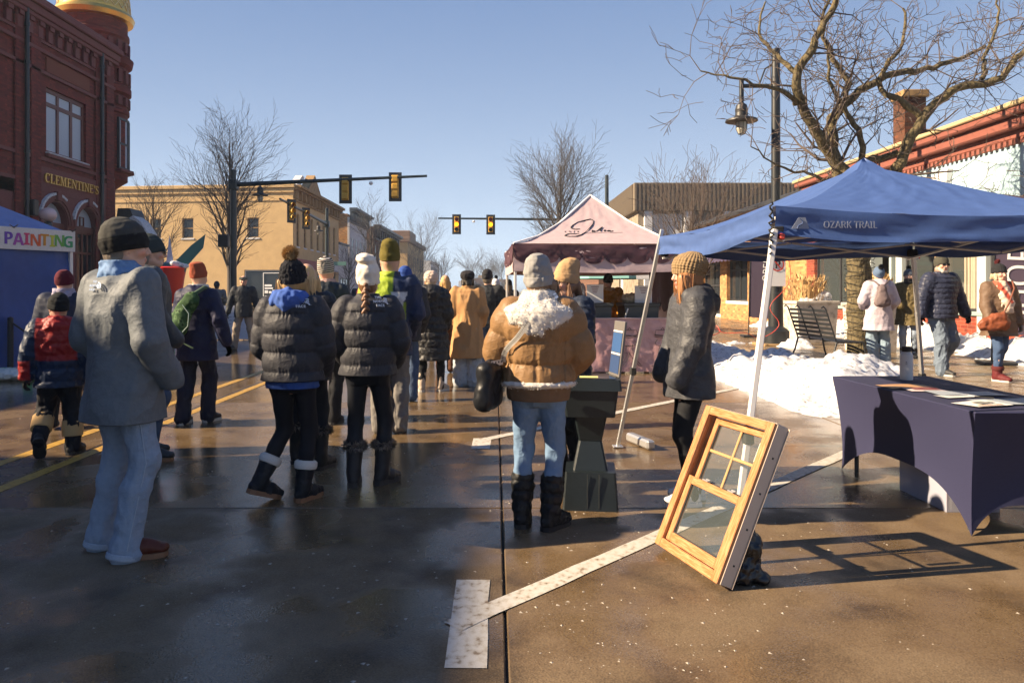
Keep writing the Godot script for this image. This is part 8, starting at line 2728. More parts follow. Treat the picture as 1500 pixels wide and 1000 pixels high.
	# 9 woman with cream beanie and braid
	p = person({"label": "woman in cropped black puffer and tall cream beanie with a brown braid", "f": true, "h": 1.60, "pos": Vector3(-0.93, 0, -5.5), "turn": PIx + 0.05, "cell": 0.012, "show_hands": [],
		"feet": [[0.10, -0.02, 0.05], [-0.12, 0.02, -0.65]], "arms": [[0.19, 0.99, 0.16], [-0.20, 0.97, 0.16]],
		"top": {"mat": puffer, "hem": 0.87, "bulk": 0.040, "pitch": 0.138, "amp": 0.017, "pleat": 0.0035, "fold": 0.007, "ff": 5.0, "waist": -0.012, "sleeve": 0.03, "arm_k": 0.012, "collar": 0.04},
		"legs": {"mat": cloth(Color(0.012, 0.014, 0.02), 0.6, 9.0, 0.3), "thigh": 0.086, "knee": 0.06, "calf": 0.058, "ankle": 0.048, "fold": 0.005},
		"shoes": {"mat": cloth(Color(0.03, 0.028, 0.03), 0.45, 8.0, 0.4), "sole": cloth(Color(0.05, 0.045, 0.045), 0.6, 8.0), "sole_h": 0.04, "shaft": 0.20, "top": 0.062, "bulk": 0.008, "fur": Color(0.20, 0.165, 0.14), "lace": mat(Color(0.05, 0.05, 0.05), 0.8)},
		"hat": {"mat": cloth(Color(0.72, 0.655, 0.565), 0.95, 9.0, 0.5, "weave"), "cell": 0.006, "rows": [[-0.05, 0, -0.014, 0.090, 0.110], [0.04, 0, -0.014, 0.096, 0.114], [0.09, 0, -0.018, 0.088, 0.104], [0.12, 0, -0.02, 0.074, 0.088], [0.15, 0.012, -0.035, 0.078, 0.09], [0.18, 0.02, -0.045, 0.066, 0.072], [0.198, 0.022, -0.05, 0.035, 0.04], [0.204, 0.022, -0.05, 0.012, 0.014]], "fold": 0.012, "ff": 9.0, "tilt": -0.18},
		"hair": {"col": Color(0.16, 0.075, 0.035), "braid": 11}})
	logo(p, -0.105, 1.335, grey_logo)
	# 10 green and navy jacket
	p = person({"label": "tall person in lime green, white and navy ski jacket with olive beanie", "h": 1.82, "pos": Vector3(-1.05, 0, -7.5), "turn": PIx + 0.1, "cell": 0.017, "show_hands": [], "head_size": 1.1,
		"top": {"mat": cloth(Color(1, 1, 1), 0.6, 3.0, 0.6, "wrinkle", true), "hem": 0.74, "bulk": 0.03, "fold": 0.022, "ff": 5.0, "collar": 0.06, "paint": func(v: Vector3) -> Color:
			if v.x > -0.02 + (1.35 - v.y) * 0.1: return Color(0.30, 0.40, 0.035) if v.y > 0.8 else Color(0.02, 0.03, 0.06)
			if v.x > -0.14 - (v.y - 1.3) * 0.4 and v.y < 1.40 and v.y > 1.08: return Color(0.55, 0.55, 0.56)
			return Color(0.02, 0.035, 0.075) if v.x < -0.16 or v.y > 1.3 else Color(0.20, 0.30, 0.03)},
		"legs": {"mat": cloth(Color(0.16, 0.15, 0.14), 0.85, 6.0), "thigh": 0.095, "knee": 0.08, "calf": 0.08, "ankle": 0.078, "fold": 0.02}, "shoes": {"mat": rubber, "sole": rubber},
		"hat": {"mat": cloth(Color(0.13, 0.105, 0.025), 0.95, 10.0, 0.9, "knit"), "rows": TALL, "tilt": -0.1}})
	# crowd further on
	var crowd := [
		["person in dark coat and royal blue knit hat beyond the green jacket", -1.15, -9.6, 1.70, 0.0, Color(0.03, 0.032, 0.04), 0.78, Color(0.03, 0.07, 0.27), jeans_dk, false, Color(0, 0, 0)],
		["person in light dotted fleece beside the cream beanie", -1.6, -10.8, 1.62, 0.0, Color(0.36, 0.36, 0.37), 0.8, Color(0.03, 0.03, 0.03), jeans_dk, true, Color(0.2, 0.1, 0.05)],
		["person with shoulder length golden hair and blue scarf in rust jacket", -0.86, -13.0, 1.68, 0.1, Color(0.20, 0.075, 0.03), 0.75, Color(0, 0, 0, 0), cloth(Color(0.10, 0.04, 0.02), 0.8), true, Color(0.42, 0.24, 0.08)],
		["man in black jacket and jeans with dark cap beside the camel coat", -0.13, -12.8, 1.75, -0.2, Color(0.022, 0.024, 0.028), 0.82, Color(0.03, 0.03, 0.033), jeans_dk, false, Color(0.1, 0.08, 0.06)],
		["man in dark beanie turned round to face the camera", -0.16, -16.2, 1.74, PI, Color(0.03, 0.035, 0.045), 0.8, Color(0.03, 0.035, 0.03), jeans_dk, false, Color(0.1, 0.08, 0.06)],
		["person in white hat with dark bobble near the pink tent corner", 0.02, -17.0, 1.66, 0.1, Color(0.02, 0.022, 0.03), 0.8, Color(0.6, 0.6, 0.62), black_cl, true, Color(0.3, 0.2, 0.1)],
		["person in brown hood near the pink tent left leg", 0.33, -18.2, 1.66, 0.0, Color(0.05, 0.038, 0.034), 0.8, Color(0.02, 0.02, 0.02), black_cl, true, Color(0.1, 0.06, 0.03)],
		["person in tan coat far down the street", -1.7, -19.0, 1.66, 0.0, Color(0.25, 0.15, 0.07), 0.7, Color(0.2, 0.1, 0.05), black_cl, true, Color(0.1, 0.06, 0.03)],
		["person in black coat far down beside the tan coat", -2.4, -22.0, 1.7, 0.0, Color(0.02, 0.02, 0.025), 0.7, Color(0.02, 0.02, 0.02), black_cl, false, Color(0.1, 0.06, 0.03)],
		["person in maroon jacket far behind the striped beanie", -3.6, -21.0, 1.72, 0.0, Color(0.14, 0.02, 0.03), 0.8, Color(0.02, 0.02, 0.02), black_cl, true, Color(0.1, 0.06, 0.03)],
		["person in navy coat far behind the striped beanie", -4.3, -24.0, 1.72, 0.3, Color(0.02, 0.025, 0.05), 0.8, Color(0.05, 0.03, 0.02), jeans_dk, false, Color(0.1, 0.06, 0.03)],
		["person in brown coat standing beyond the white banners", -6.2, -25.0, 1.68, PI, Color(0.16, 0.08, 0.04), 0.75, Color(0.12, 0.05, 0.03), black_cl, true, Color(0.12, 0.06, 0.03)],
		["person in pale hat beyond the white banners", -7.0, -26.0, 1.70, PI, Color(0.05, 0.05, 0.06), 0.75, Color(0.5, 0.46, 0.4), black_cl, true, Color(0.12, 0.06, 0.03)],
		["person in grey jacket beyond the iron railing near the bird figure", -8.9, -24.0, 1.68, 0.4, Color(0.12, 0.13, 0.14), 0.75, Color(0.05, 0.06, 0.07), black_cl, false, Color(0.12, 0.06, 0.03)]]
	for q in crowd:
		var d := {"label": q[0], "f": q[9], "h": q[3], "pos": Vector3(q[1], 0, q[2]), "turn": PIx + q[4], "cell": 0.024 if q[2] > -15 else 0.032, "face": 0.011, "show_hands": [], "group": "",
			"top": {"mat": cloth(q[5], 0.7, 6.0), "hem": q[6], "bulk": 0.03, "fold": 0.02}, "legs": {"mat": q[8], "knee": 0.075, "calf": 0.07, "ankle": 0.068}, "shoes": {"mat": boot_bk, "shaft": 0.05},
			"hair": {"col": q[10], "len": 0.18 if q[9] else 0.0, "strands": 60 if q[7].a == 0.0 else 0}}
		if q[7].a > 0.0: d.hat = {"mat": cloth(q[7], 0.95, 10.0, 0.8, "knit"), "cuff": 0.06, "cuff_y": -0.03}
		if q[1] == 0.02: d.hat.pom = Color(0.03, 0.03, 0.03)
		p = person(d)
		p.remove_meta("group") if p.has_meta("group") else null
	# 12 long black coat
	p = person({"label": "woman in long black quilted coat and beige boots with a shoulder bag", "f": true, "h": 1.67, "pos": Vector3(-0.90, 0, -10.55), "turn": PIx, "cell": 0.018, "show_hands": [],
		"feet": [[0.13, 0.0, 0.1], [-0.15, 0.05, -0.5]],
		"top": {"name": "coat", "mat": cloth(Color(0.026, 0.026, 0.028), 0.45, 3.0, 0.7, "wrinkle"), "hem": 0.46, "bulk": 0.045, "flare": 0.02, "pitch": 0.11, "amp": 0.016, "fold": 0.022, "ff": 11.0, "hood": 0.075}, "legs": {"mat": black_cl, "knee": 0.062, "calf": 0.06, "ankle": 0.05},
		"shoes": {"mat": cloth(Color(0.42, 0.34, 0.27), 0.85, 8.0), "sole": sole_w, "shaft": 0.16, "bulk": 0.006},
		"hat": {"mat": cloth(Color(0.58, 0.45, 0.36), 0.95, 8.0, 1.4, "knit"), "rows": [[-0.02, 0, -0.014, 0.1, 0.118], [0.04, 0, -0.014, 0.105, 0.122], [0.09, 0, -0.018, 0.085, 0.1], [0.125, 0, -0.02, 0.04, 0.05]], "fold": 0.014, "ff": 22.0}, "hair": {"col": Color(0.4, 0.3, 0.2)}})
	bag_with_strap("black shoulder bag hanging on the long black coat", p, Vector3(0.17, 1.12, -0.2), Vector3(0.10, 1.45, -0.13), 0.1, 0.13)
	# 13 camel coat
	p = person({"label": "woman in long camel wool coat, dark cap and wide pale jeans", "f": true, "h": 1.70, "pos": Vector3(-0.41, 0, -11.2), "turn": PIx - 0.05, "cell": 0.017, "show_hands": [],
		"top": {"name": "coat", "mat": cloth(Color(0.42, 0.235, 0.105), 0.9, 9.0, 0.5), "hem": 0.42, "bulk": 0.033, "flare": 0.02, "fold": 0.03, "ff": 4.5, "fsy": 0.4, "collar": 0.045}, "legs": {"mat": cloth(Color(0.33, 0.36, 0.40), 0.85, 5.0), "thigh": 0.095, "knee": 0.10, "calf": 0.108, "ankle": 0.115, "fold": 0.03}, "shoes": {"mat": cloth(Color(0.2, 0.12, 0.07), 0.7), "sole": sole_w},
		"hat": {"mat": cloth(Color(0.022, 0.02, 0.022), 0.9, 10.0), "rows": [[-0.01, 0, -0.012, 0.105, 0.125], [0.04, 0, -0.012, 0.11, 0.128], [0.085, 0, -0.016, 0.098, 0.115], [0.11, 0, -0.02, 0.05, 0.06]], "fold": 0.01}, "hair": {"col": Color(0.03, 0.02, 0.015), "len": 0.06}})
	tan_puffer_woman(jeans_lt, boot_bk, white_wool)
	# 18 her companion behind the pedestal
	p = person({"label": "woman with glasses and tan slouch beanie reaching over the black pedestal", "f": true, "h": 1.58, "pos": Vector3(0.53, 0, -5.5), "turn": -1.0, "cell": 0.015, "face": 0.0055, "show_hands": [0], "grip": [0.6, 0.5],
		"arms": [[0.36, 0.95, 0.22], [-0.2, 0.95, 0.16]], "head": [-0.1, 0.12], "palms": [[0.3, -0.9, 0.1], [0, 0, 1]],
		"top": {"mat": cloth(Color(0.02, 0.028, 0.05), 0.6, 6.0), "hem": 0.78, "bulk": 0.04, "fold": 0.02}, "legs": {"mat": black_cl}, "shoes": {"mat": boot_bk, "sole": rubber, "shaft": 0.12},
		"hat": {"mat": cloth(Color(0.42, 0.27, 0.14), 0.95, 9.0, 0.6), "rows": TALL, "cuff": 0.075, "cuff_y": -0.035, "tilt": -0.25}, "hair": {"col": Color(0.15, 0.08, 0.045), "len": 0.1, "strands": 60}})
	glasses(p, false)
	# 19 vendor in the pink tent
	person({"label": "vendor in mustard parka with fur collar bending over the grey bins", "h": 1.70, "pos": Vector3(2.12, 0, -14.1), "turn": -0.1, "cell": 0.017, "face": 0.008, "lean": 0.12, "head": [0.1, 0.35], "arms": [[0.22, 1.0, 0.3], [-0.2, 1.02, 0.32]], "grip": [0.6, 0.6],
		"top": {"name": "parka", "mat": cloth(Color(0.40, 0.17, 0.018), 0.8, 6.0), "hem": 0.62, "bulk": 0.033, "fold": 0.025}, "legs": {"mat": black_cl}, "shoes": {"mat": boot_bk},
		"layers": [{"name": "fur_collar", "mat": cloth(Color(0.50, 0.34, 0.20), 0.95, 8.0, 1.5, "knit"), "rows": [[1.42, 0.16, 0.12], [1.48, 0.15, 0.125], [1.53, 0.11, 0.11]], "fold": 0.03, "ff": 22.0}],
		"hat": {"mat": cloth(Color(0.016, 0.016, 0.018), 0.95, 10.0), "cuff": 0.065, "cuff_y": -0.035}, "hair": {"col": Color(0.05, 0.03, 0.02)}})
	profile_woman()
	right_group(jeans, jeans_dk, black_cl, boot_bk, glove_bk, sole_w, rubber)

func glasses(who: Node3D, dark: bool, col := Color(0.01, 0.01, 0.012)) -> void:
	var X: Transform3D = rigs[who].head
	var b := MB.new()
	b.xf = X
	var lens := MB.new()
	lens.xf = X
	for s in [-1.0, 1.0]:
		var ring := []
		var rr := []
		for i in 15:
			var a := TAU * i / 14.0
			ring.append(Vector3(0.034 * s + cos(a) * 0.025, 0.004 + sin(a) * 0.019, 0.108 - absf(0.034 * s + cos(a) * 0.025) * 0.2)); rr.append(0.002)
		b.tube(ring, rr, 4)
		b.tube([Vector3(0.058 * s, 0.01, 0.098), Vector3(0.079 * s, 0.01, 0.05), Vector3(0.083 * s, 0.008, -0.01)], [0.003, 0.0025, 0.0025], 4)
		for i in 12:
			var a0 := TAU * i / 12.0
			var a1 := TAU * (i + 1) / 12.0
			var c := Vector3(0.034 * s, 0.004, 0.103)
			lens.tri(c, c + Vector3(cos(a0) * 0.025, sin(a0) * 0.019, -cos(a0) * s * 0.004), c + Vector3(cos(a1) * 0.025, sin(a1) * 0.019, -cos(a1) * s * 0.004))
	b.tube([Vector3(-0.01, 0.012, 0.107), Vector3(0.01, 0.012, 0.107)], [0.002, 0.002], 4)
	var o := thing("sunglasses" if dark else "eyeglasses", "%s worn by the %s" % ["dark sunglasses" if dark else "thin framed glasses", str(who.get_meta("label")).split(" in ")[0].split(" with ")[0] + " " + " ".join(str(who.get_meta("label")).split(" ").slice(-3))], "glasses", who.position, who.rotation.y)
	part(o, "frame", b.mesh(), mat(col, 0.3))
	part(o, "lens", lens.mesh(), mat(Color(0.01, 0.012, 0.014), 0.1) if dark else M.pane)

func bag_with_strap(label: String, who: Node3D, c: Vector3, top: Vector3, w: float, h: float) -> void:
	var o := thing("shoulder_bag", label, "bag", who.position, who.rotation.y)
	part(o, "pouch", net_mesh(net([cap(c + Vector3(-w * 0.4, -h * 0.5, 0), c + Vector3(w * 0.4, -h * 0.5, 0), w * 0.6, w * 0.6, {"s": Vector3(1, 1, 0.55)}), cap(c + Vector3(-w * 0.3, h * 0.4, 0), c + Vector3(w * 0.3, h * 0.4, 0), w * 0.5, w * 0.5, {"s": Vector3(1, 1, 0.5)})], 0.016, 0.05, 0.01, 8.0)), cloth(Color(0.012, 0.012, 0.014), 0.45, 8.0))
	var b := MB.new()
	b.tube([c + Vector3(0, h * 0.6, 0), c.lerp(top, 0.6) + Vector3(0, 0, -0.04), top, top + Vector3(0, -0.02, 0.16)], [0.012, 0.012, 0.012, 0.012], 6)
	part(o, "strap", b.mesh(), M.black)

func tan_puffer_woman(jeans_lt: Material, boot_bk: Material, wool: Material) -> void:
	var tan_m := cloth(Color(0.235, 0.135, 0.062), 0.5, 3.2, 0.6, "wrinkle")
	var p := person({"label": "woman in tan puffer with white fleece collar, grey beanie and light jeans", "f": true, "h": 1.585, "pos": Vector3(0.262, 0, -4.52), "turn": PI - 0.12, "cell": 0.0125, "face": 0.007, "show_hands": [], "head": [-0.4, 0.0],
		"feet": [[0.10, 0.02, 0.0], [-0.09, -0.03, -0.55]], "arms": [[0.15, 0.99, 0.18, 1.0, -0.2, -0.6], [-0.15, 0.99, 0.18, -1.0, -0.2, -0.6]],
		"top": {"mat": tan_m, "hem": 0.95, "bulk": 0.052, "vseam": 0.15, "pitch": 0.155, "amp": 0.022, "pleat": 0.004, "fold": 0.009, "ff": 5.0, "waist": -0.01, "sleeve": 0.042, "arm_k": 0.014, "collar": 0.03, "extra": [[-0.10, 1.34, -0.13, 0.10, 1.34, -0.13, 0.09, 0.09, Vector3(1, 1, 0.7)], [0.0, 1.32, -0.15, 0.0, 1.17, -0.16, 0.12, 0.05, Vector3(1, 1, 0.55)]]},
		"legs": {"mat": jeans_lt, "thigh": 0.093, "knee": 0.062, "calf": 0.054, "ankle": 0.042, "fold": 0.011, "ff": 8.0, "hip": 0.004},
		"shoes": {"mat": cloth(Color(0.011, 0.012, 0.014), 0.5, 8.0, 0.6, "crease"), "sole": mat(Color(0.012, 0.012, 0.014), 0.7), "shaft": 0.19, "top": 0.066, "bulk": 0.012, "pitch": 0.06, "amp": 0.010, "fold": 0.008},
		"layers": [{"name": "fleece_collar", "mat": wool, "tufts": 9000, "rows": [[1.425, 0.235, 0.185, -0.05], [1.455, 0.215, 0.18, -0.05], [1.48, 0.165, 0.15, -0.03], [1.53, 0.122, 0.122, -0.01], [1.575, 0.102, 0.108, -0.005]], "fold": 0.012, "ff": 12.0, "extra": [[-0.17, 1.41, -0.10, 0.17, 1.41, -0.10, 0.052, 0.052, Vector3(1, 0.8, 1)], [-0.10, 1.40, -0.19, 0.10, 1.40, -0.19, 0.05, 0.05, Vector3(1, 1, 1)], [-0.13, 1.39, -0.15, 0.13, 1.39, -0.15, 0.06, 0.06, Vector3(1, 1, 1)], [0, 1.43, -0.16, 0, 1.34, -0.215, 0.08, 0.06, Vector3(1.5, 1, 0.6)], [0.2, 1.40, -0.06, 0.16, 1.38, 0.08, 0.045, 0.04, Vector3(1, 1, 1)], [-0.2, 1.40, -0.06, -0.16, 1.38, 0.08, 0.045, 0.04, Vector3(1, 1, 1)]]},
			{"name": "fleece_hem", "mat": wool, "tufts": 3000, "rows": [[0.93, 0.228, 0.19], [0.955, 0.25, 0.21], [0.982, 0.23, 0.192]], "fold": 0.012, "ff": 30.0},
			{"name": "waistband", "mat": cloth(Color(0.16, 0.10, 0.058), 0.9, 9.0), "rows": [[0.845, 0.204, 0.166], [0.89, 0.212, 0.174], [0.94, 0.212, 0.174]], "fold": 0.005}],
		"hat": {"mat": cloth(Color(0.27, 0.265, 0.26), 0.95, 12.0, 0.6), "cell": 0.0058, "rows": [[-0.03, 0, -0.014, 0.088, 0.108], [0.04, 0, -0.014, 0.093, 0.112], [0.09, 0, -0.018, 0.084, 0.1], [0.13, 0, -0.024, 0.07, 0.082], [0.155, 0.0, -0.032, 0.045, 0.052], [0.165, 0, -0.035, 0.015, 0.018]], "cuff": 0.065, "cuff_y": -0.05, "fold": 0.012, "ff": 12.0, "tilt": -0.2},
		"hair": {"col": Color(0.20, 0.12, 0.07), "len": 0.12, "locks": [[-0.075, 0.03], [-0.07, 0.05], [0.07, 0.03]], "strands": 110}})
	# seams that cut the puffer into squares
	# shoulder bag at the left hip with a pale woven strap across the back
	var o := thing("shoulder_bag", "black crossbody bag with pale woven strap on the tan puffer", "bag", p.position, p.rotation.y)
	var c := Vector3(0.275, 0.89, -0.10)
	var bn := net([cap(c + Vector3(0.03, -0.12, -0.10), c + Vector3(-0.01, -0.12, 0.09), 0.05, 0.05, {"s": Vector3(0.9, 1, 1)}), cap(c + Vector3(0.02, 0.06, -0.09), c + Vector3(-0.01, 0.06, 0.08), 0.045, 0.045, {"s": Vector3(0.9, 1, 1)}), cap(c + Vector3(0.03, -0.10, -0.11), c + Vector3(0.02, 0.05, -0.10), 0.055, 0.05), cap(c + Vector3(0.01, -0.1, 0.0), c + Vector3(0.0, 0.05, 0.0), 0.06, 0.055), cap(c + Vector3(0.0, -0.1, 0.09), c + Vector3(0.0, 0.04, 0.07), 0.05, 0.045)], 0.011, 0.05, 0.008, 10.0)
	part(o, "pouch", net_mesh(bn), cloth(Color(0.012, 0.013, 0.016), 0.42, 7.0, 0.5, "crease"))
	var b := MB.new()
	b.tube([c + Vector3(0.06, -0.05, -0.13), c + Vector3(0.05, -0.02, -0.03), c + Vector3(0.04, -0.05, 0.08)], [0.004, 0.004, 0.004], 5)
	part(o, "zip", b.mesh(), M.steel)
	# strap laid on the back surface
	var path := []
	for i in 15:
		var t := i / 14.0
		var X := on_back(p, lerpf(-0.115, 0.215, t), lerpf(1.43, 1.01, t))
		path.append(X.origin + X.basis.z * 0.012)
	for it in 2:
		for i in range(1, 14): path[i] = (path[i - 1] + path[i] * 2.0 + path[i + 1]) * 0.25 + Vector3(0, 0, -0.003)
	path.append(c + Vector3(-0.01, 0.10, -0.07))
	b = MB.new()
	for i in path.size() - 1:
		var a: Vector3 = path[i]
		var d: Vector3 = path[i + 1]
		var sd := (d - a).cross(Vector3(0, 0, -1)).normalized() * 0.016
		b.quad(a + sd, a - sd, d - sd, d + sd)
		for q in 4:
			var m := a.lerp(d, q / 4.0 + 0.06) + Vector3(0, 0, -0.003)
			b.col = Color(0.05, 0.05, 0.05)
			b.quad(m + sd * 0.6, m - sd * 0.1, m - sd * 0.1 + (d - a) * 0.1, m + sd * 0.6 + (d - a) * 0.1)
			b.col = Color(0.55, 0.52, 0.47)
	part(o, "strap", b.mesh(), mat(Color(1, 1, 1), 0.8, {"vertex_color_use_as_albedo": true}))

func profile_woman() -> void:
	person({"label": "woman in profile with ribbed brown beanie, dark slate jacket and long auburn hair", "f": true, "h": 1.635, "pos": Vector3(1.30, 0, -5.02), "turn": -PI * 0.5 + 0.05, "cell": 0.012, "face": 0.0048, "show_hands": [], "head": [0.05, 0.08], "skin": Color(0.60, 0.36, 0.28),
		"feet": [[0.08, 0.04, 0.1], [-0.09, -0.04, -0.1]], "arms": [[0.19, 0.90, 0.15, 0.5, -0.3, -0.9], [-0.19, 0.90, 0.15, -0.5, -0.3, -0.9]],
		"top": {"mat": cloth(Color(0.058, 0.06, 0.068), 0.5, 2.6, 0.9, "wrinkle"), "hem": 0.76, "bulk": 0.03, "flare": 0.012, "fold": 0.014, "ff": 4.5, "waist": 0.01, "sleeve": 0.03, "hood": 0.072, "arm_k": 0.025},
		"legs": {"mat": cloth(Color(0.010, 0.011, 0.014), 0.75, 9.0, 0.3), "thigh": 0.086, "knee": 0.06, "calf": 0.058, "ankle": 0.047, "fold": 0.006},
		"shoes": {"mat": mat(Color(0.6, 0.6, 0.6), 0.6), "sole": mat(Color(0.6, 0.6, 0.6), 0.6)},
		"hat": {"mat": cloth(Color(0.27, 0.185, 0.10), 0.95, 10.0, 1.0, "knit"), "cell": 0.0046, "rows": [[-0.02, 0, -0.014, 0.094, 0.114], [0.03, 0, -0.016, 0.105, 0.126], [0.075, 0, -0.022, 0.104, 0.122], [0.11, 0, -0.03, 0.082, 0.096], [0.135, 0, -0.036, 0.05, 0.058], [0.15, 0, -0.04, 0.018, 0.02]], "pitch": 0.019, "amp": 0.006, "ribs": 30, "rib_amp": 0.0022, "cuff": 0.052, "cuff_y": -0.04, "fold": 0.004, "tilt": -0.25},
		"hair": {"col": Color(0.30, 0.14, 0.055), "len": 0.36, "locks": [[0.066, 0.03], [0.074, 0.0], [0.066, 0.06], [0.072, 0.045], [-0.06, 0.03], [0.05, -0.05]], "strands": 420}})

func right_group(jeans: Material, jeans_dk: Material, black_cl: Material, boot_bk: Material, glove_bk: Dictionary, sole_w: Material, rubber: Material) -> void:
	var y := 0.142
	# lavender coat
	var p := person({"label": "person in long lavender coat and blue bobble hat with grey backpack", "f": true, "h": 1.66, "pos": Vector3(6.52, y, -12.75), "turn": PI - 0.15, "cell": 0.017, "show_hands": [],
		"arms": [[0.2, 1.05, 0.2], [-0.24, 1.0, 0.2]],
		"top": {"name": "coat", "mat": cloth(Color(0.44, 0.39, 0.44), 0.7, 6.0), "hem": 0.62, "bulk": 0.033, "flare": 0.03, "fold": 0.013, "ff": 6.0, "hood": 0.055}, "legs": {"mat": cloth(Color(0.20, 0.27, 0.34), 0.85, 5.0), "thigh": 0.095, "knee": 0.085, "calf": 0.085, "ankle": 0.085, "fold": 0.025}, "shoes": {"mat": boot_bk},
		"hat": {"mat": cloth(Color(0.10, 0.15, 0.24), 0.95, 9.0, 1.2, "knit"), "cuff": 0.06, "pom": Color(0.02, 0.022, 0.03), "pom_r": 0.045, "tilt": -0.75}})
	var bp := thing("backpack", "small taupe backpack on the lavender coat", "backpack", p.position, p.rotation.y)
	part(bp, "pack", net_mesh(net([cap(Vector3(0.02, 1.12, -0.24), Vector3(0.02, 1.30, -0.22), 0.12, 0.075, {"s": Vector3(1, 1, 0.6)}), cap(Vector3(-0.06, 1.06, -0.24), Vector3(0.1, 1.06, -0.24), 0.05, 0.05)], 0.014, 0.03, 0.01, 9.0)), cloth(Color(0.16, 0.12, 0.12), 0.6, 8.0))
	var b := MB.new()
	for s in [-1.0, 1.0]: b.tube([Vector3(0.02 + s * 0.04, 1.36, -0.2), Vector3(s * 0.12, 1.44, -0.12), Vector3(s * 0.15, 1.44, 0.0)], [0.014, 0.014, 0.014], 6)
	part(bp, "strap", b.mesh(), mat(Color(0.11, 0.085, 0.085), 0.7))
	# olive coat
	person({"label": "person in olive parka and grey bobble hat by the canopy leg", "f": true, "h": 1.64, "pos": Vector3(7.72, y, -14.0), "turn": -0.5, "cell": 0.018, "face": 0.009, "show_hands": [], "arms": [[0.14, 1.05, 0.24], [-0.14, 1.05, 0.24]],
		"top": {"name": "coat", "mat": cloth(Color(0.125, 0.095, 0.042), 0.75, 6.0), "hem": 0.66, "bulk": 0.03, "flare": 0.02, "fold": 0.016, "hood": 0.055}, "legs": {"mat": jeans}, "shoes": {"mat": boot_bk, "shaft": 0.1},
		"layers": [{"name": "neck_warmer", "mat": cloth(Color(0.03, 0.03, 0.035), 0.9), "rows": [[1.47, 0.09, 0.1], [1.53, 0.085, 0.105, 0.01], [1.60, 0.08, 0.105, 0.02]], "fold": 0.012}],
		"hat": {"mat": cloth(Color(0.11, 0.13, 0.16), 0.95, 9.0, 1.2, "knit"), "cuff": 0.06, "ribs": 20, "rib_amp": 0.002, "pom": Color(0.03, 0.03, 0.035), "pom_r": 0.045}})
	# navy puffer man walking towards the camera
	p = person({"label": "man in navy puffer, camouflage cap and sunglasses walking along the pavement", "h": 1.78, "pos": Vector3(6.75, y, -11.35), "turn": 0.12, "cell": 0.014, "face": 0.006, "gloves": glove_bk, "twist": 0.1,
		"feet": [[0.13, -0.22, 0.15, 0.0, 0.5], [-0.07, 0.16, 0.3]], "arms": [[0.40, 0.88, 0.05], [-0.38, 0.84, 0.0]], "head": [-0.05, 0.05],
		"top": {"mat": cloth(Color(0.03, 0.035, 0.062), 0.42, 3.0, 0.6, "wrinkle"), "hem": 0.84, "bulk": 0.052, "pitch": 0.075, "amp": 0.012, "pleat": 0.002, "fold": 0.01, "ff": 14.0, "collar": 0.04},
		"legs": {"mat": cloth(Color(0.13, 0.165, 0.215), 0.85, 2.6, 0.7, "wrinkle"), "thigh": 0.1, "knee": 0.085, "calf": 0.082, "ankle": 0.08, "fold": 0.025}, "shoes": {"mat": rubber, "sole": sole_w},
		"hat": {"mat": cloth(Color(0.06, 0.058, 0.045), 0.9, 7.0, 0.8), "cuff": 0.0, "rows": [[-0.045, 0, -0.02, 0.09, 0.108], [0.02, 0, -0.012, 0.094, 0.114], [0.07, 0, -0.014, 0.088, 0.106], [0.1, 0, -0.018, 0.066, 0.08], [0.12, 0, -0.02, 0.03, 0.036]], "tilt": -0.35},
		"hair": {"col": Color(0.35, 0.33, 0.31)}})
	# trimmed beard
	var X: Transform3D = rigs[p].head
	b = MB.new()
	b.xf = X
	b.add(net([cap(Vector3(0.05, -0.062, 0.03), Vector3(0.026, -0.098, 0.058), 0.026, 0.026), cap(Vector3(-0.05, -0.062, 0.03), Vector3(-0.026, -0.098, 0.058), 0.026, 0.026), cap(Vector3(0.024, -0.1, 0.062), Vector3(-0.024, -0.1, 0.062), 0.024, 0.024), cap(Vector3(0.024, -0.047, 0.085), Vector3(-0.024, -0.047, 0.085), 0.009, 0.009)], 0.006, 0.015, 0.004, 60.0))
	part(p, "beard", b.mesh(), mat(Color(0.42, 0.39, 0.36), 0.9))
	glasses(p, true)
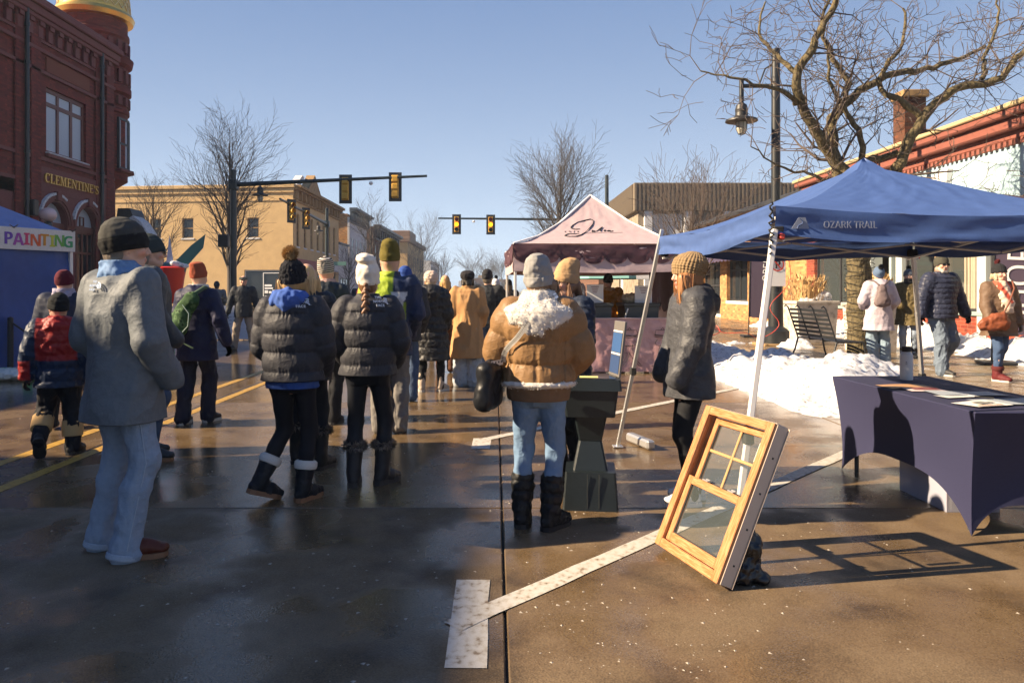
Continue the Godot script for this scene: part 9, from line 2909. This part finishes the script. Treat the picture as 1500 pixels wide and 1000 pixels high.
	# brown coat woman
	p = person({"label": "woman in brown padded coat, coral scarf and burgundy boots on the pavement", "f": true, "h": 1.62, "pos": Vector3(7.12, y, -10.6), "turn": 0.0, "cell": 0.014, "face": 0.006, "gloves": {"mat": cloth(Color(0.25, 0.2, 0.16), 0.9, 9.0, 0.8, "knit")}, "head": [0.12, 0.08],
		"feet": [[0.06, -0.10, 0.1], [-0.07, 0.12, 0.45]], "arms": [[0.30, 0.84, 0.04], [-0.24, 0.90, 0.16]],
		"top": {"name": "coat", "mat": cloth(Color(0.135, 0.085, 0.055), 0.55, 3.0, 0.6, "wrinkle"), "hem": 0.68, "bulk": 0.033, "flare": 0.03, "fold": 0.012, "ff": 6.0, "pitch": 0.18, "amp": 0.01},
		"legs": {"mat": cloth(Color(0.05, 0.085, 0.165), 0.85, 5.0), "thigh": 0.088, "knee": 0.066, "calf": 0.055, "ankle": 0.042}, "shoes": {"mat": cloth(Color(0.11, 0.018, 0.02), 0.6, 8.0), "sole": sole_w, "shaft": 0.07, "bulk": 0.01, "cuff": cloth(Color(0.09, 0.02, 0.02), 0.9)},
		"layers": [{"name": "scarf", "mat": cloth(Color(1, 1, 1), 0.9, 8.0, 0.5, "weave", true), "rows": [[1.40, 0.125, 0.12, 0.02], [1.46, 0.12, 0.12, 0.015], [1.53, 0.1, 0.105, 0.0]], "fold": 0.016, "ff": 9.0, "extra": [[0.03, 1.44, 0.12, 0.04, 1.10, 0.19, 0.055, 0.075, Vector3(1, 1, 0.45)], [-0.05, 1.45, 0.12, -0.02, 1.2, 0.18, 0.05, 0.05, Vector3(1, 1, 0.45)]], "paint": func(v: Vector3) -> Color: return Color(0.55, 0.10, 0.06) if sin(v.x * 40.0 + v.y * 22.0) > 0.25 and v.y > 1.1 else Color(0.58, 0.47, 0.38)}],
		"hat": {"mat": cloth(Color(0.02, 0.02, 0.022), 0.95, 9.0, 1.2, "knit"), "cuff": 0.06, "pom": Color(0.14, 0.02, 0.025), "pom_r": 0.04}, "hair": {"col": Color(0.45, 0.34, 0.22), "len": 0.05}})
	var bag := thing("shoulder_bag", "rust brown slouchy leather bag held against the brown coat", "bag", p.position, p.rotation.y)
	part(bag, "pouch", net_mesh(net([cap(Vector3(-0.31, 0.80, 0.16), Vector3(-0.10, 0.82, 0.22), 0.09, 0.10, {"s": Vector3(1, 1, 0.7)}), cap(Vector3(-0.20, 0.90, 0.2), Vector3(-0.10, 0.92, 0.22), 0.06, 0.06)], 0.014, 0.05, 0.016, 10.0)), cloth(Color(0.22, 0.065, 0.03), 0.45, 7.0, 0.4, "crease"))
	b = MB.new()
	b.tube([Vector3(-0.1, 0.95, 0.23), Vector3(-0.02, 1.1, 0.24), Vector3(0.1, 1.3, 0.17), Vector3(0.13, 1.42, 0.08)], [0.012, 0.012, 0.012, 0.012], 6)
	part(bag, "strap", b.mesh(), mat(Color(0.16, 0.05, 0.025), 0.5))
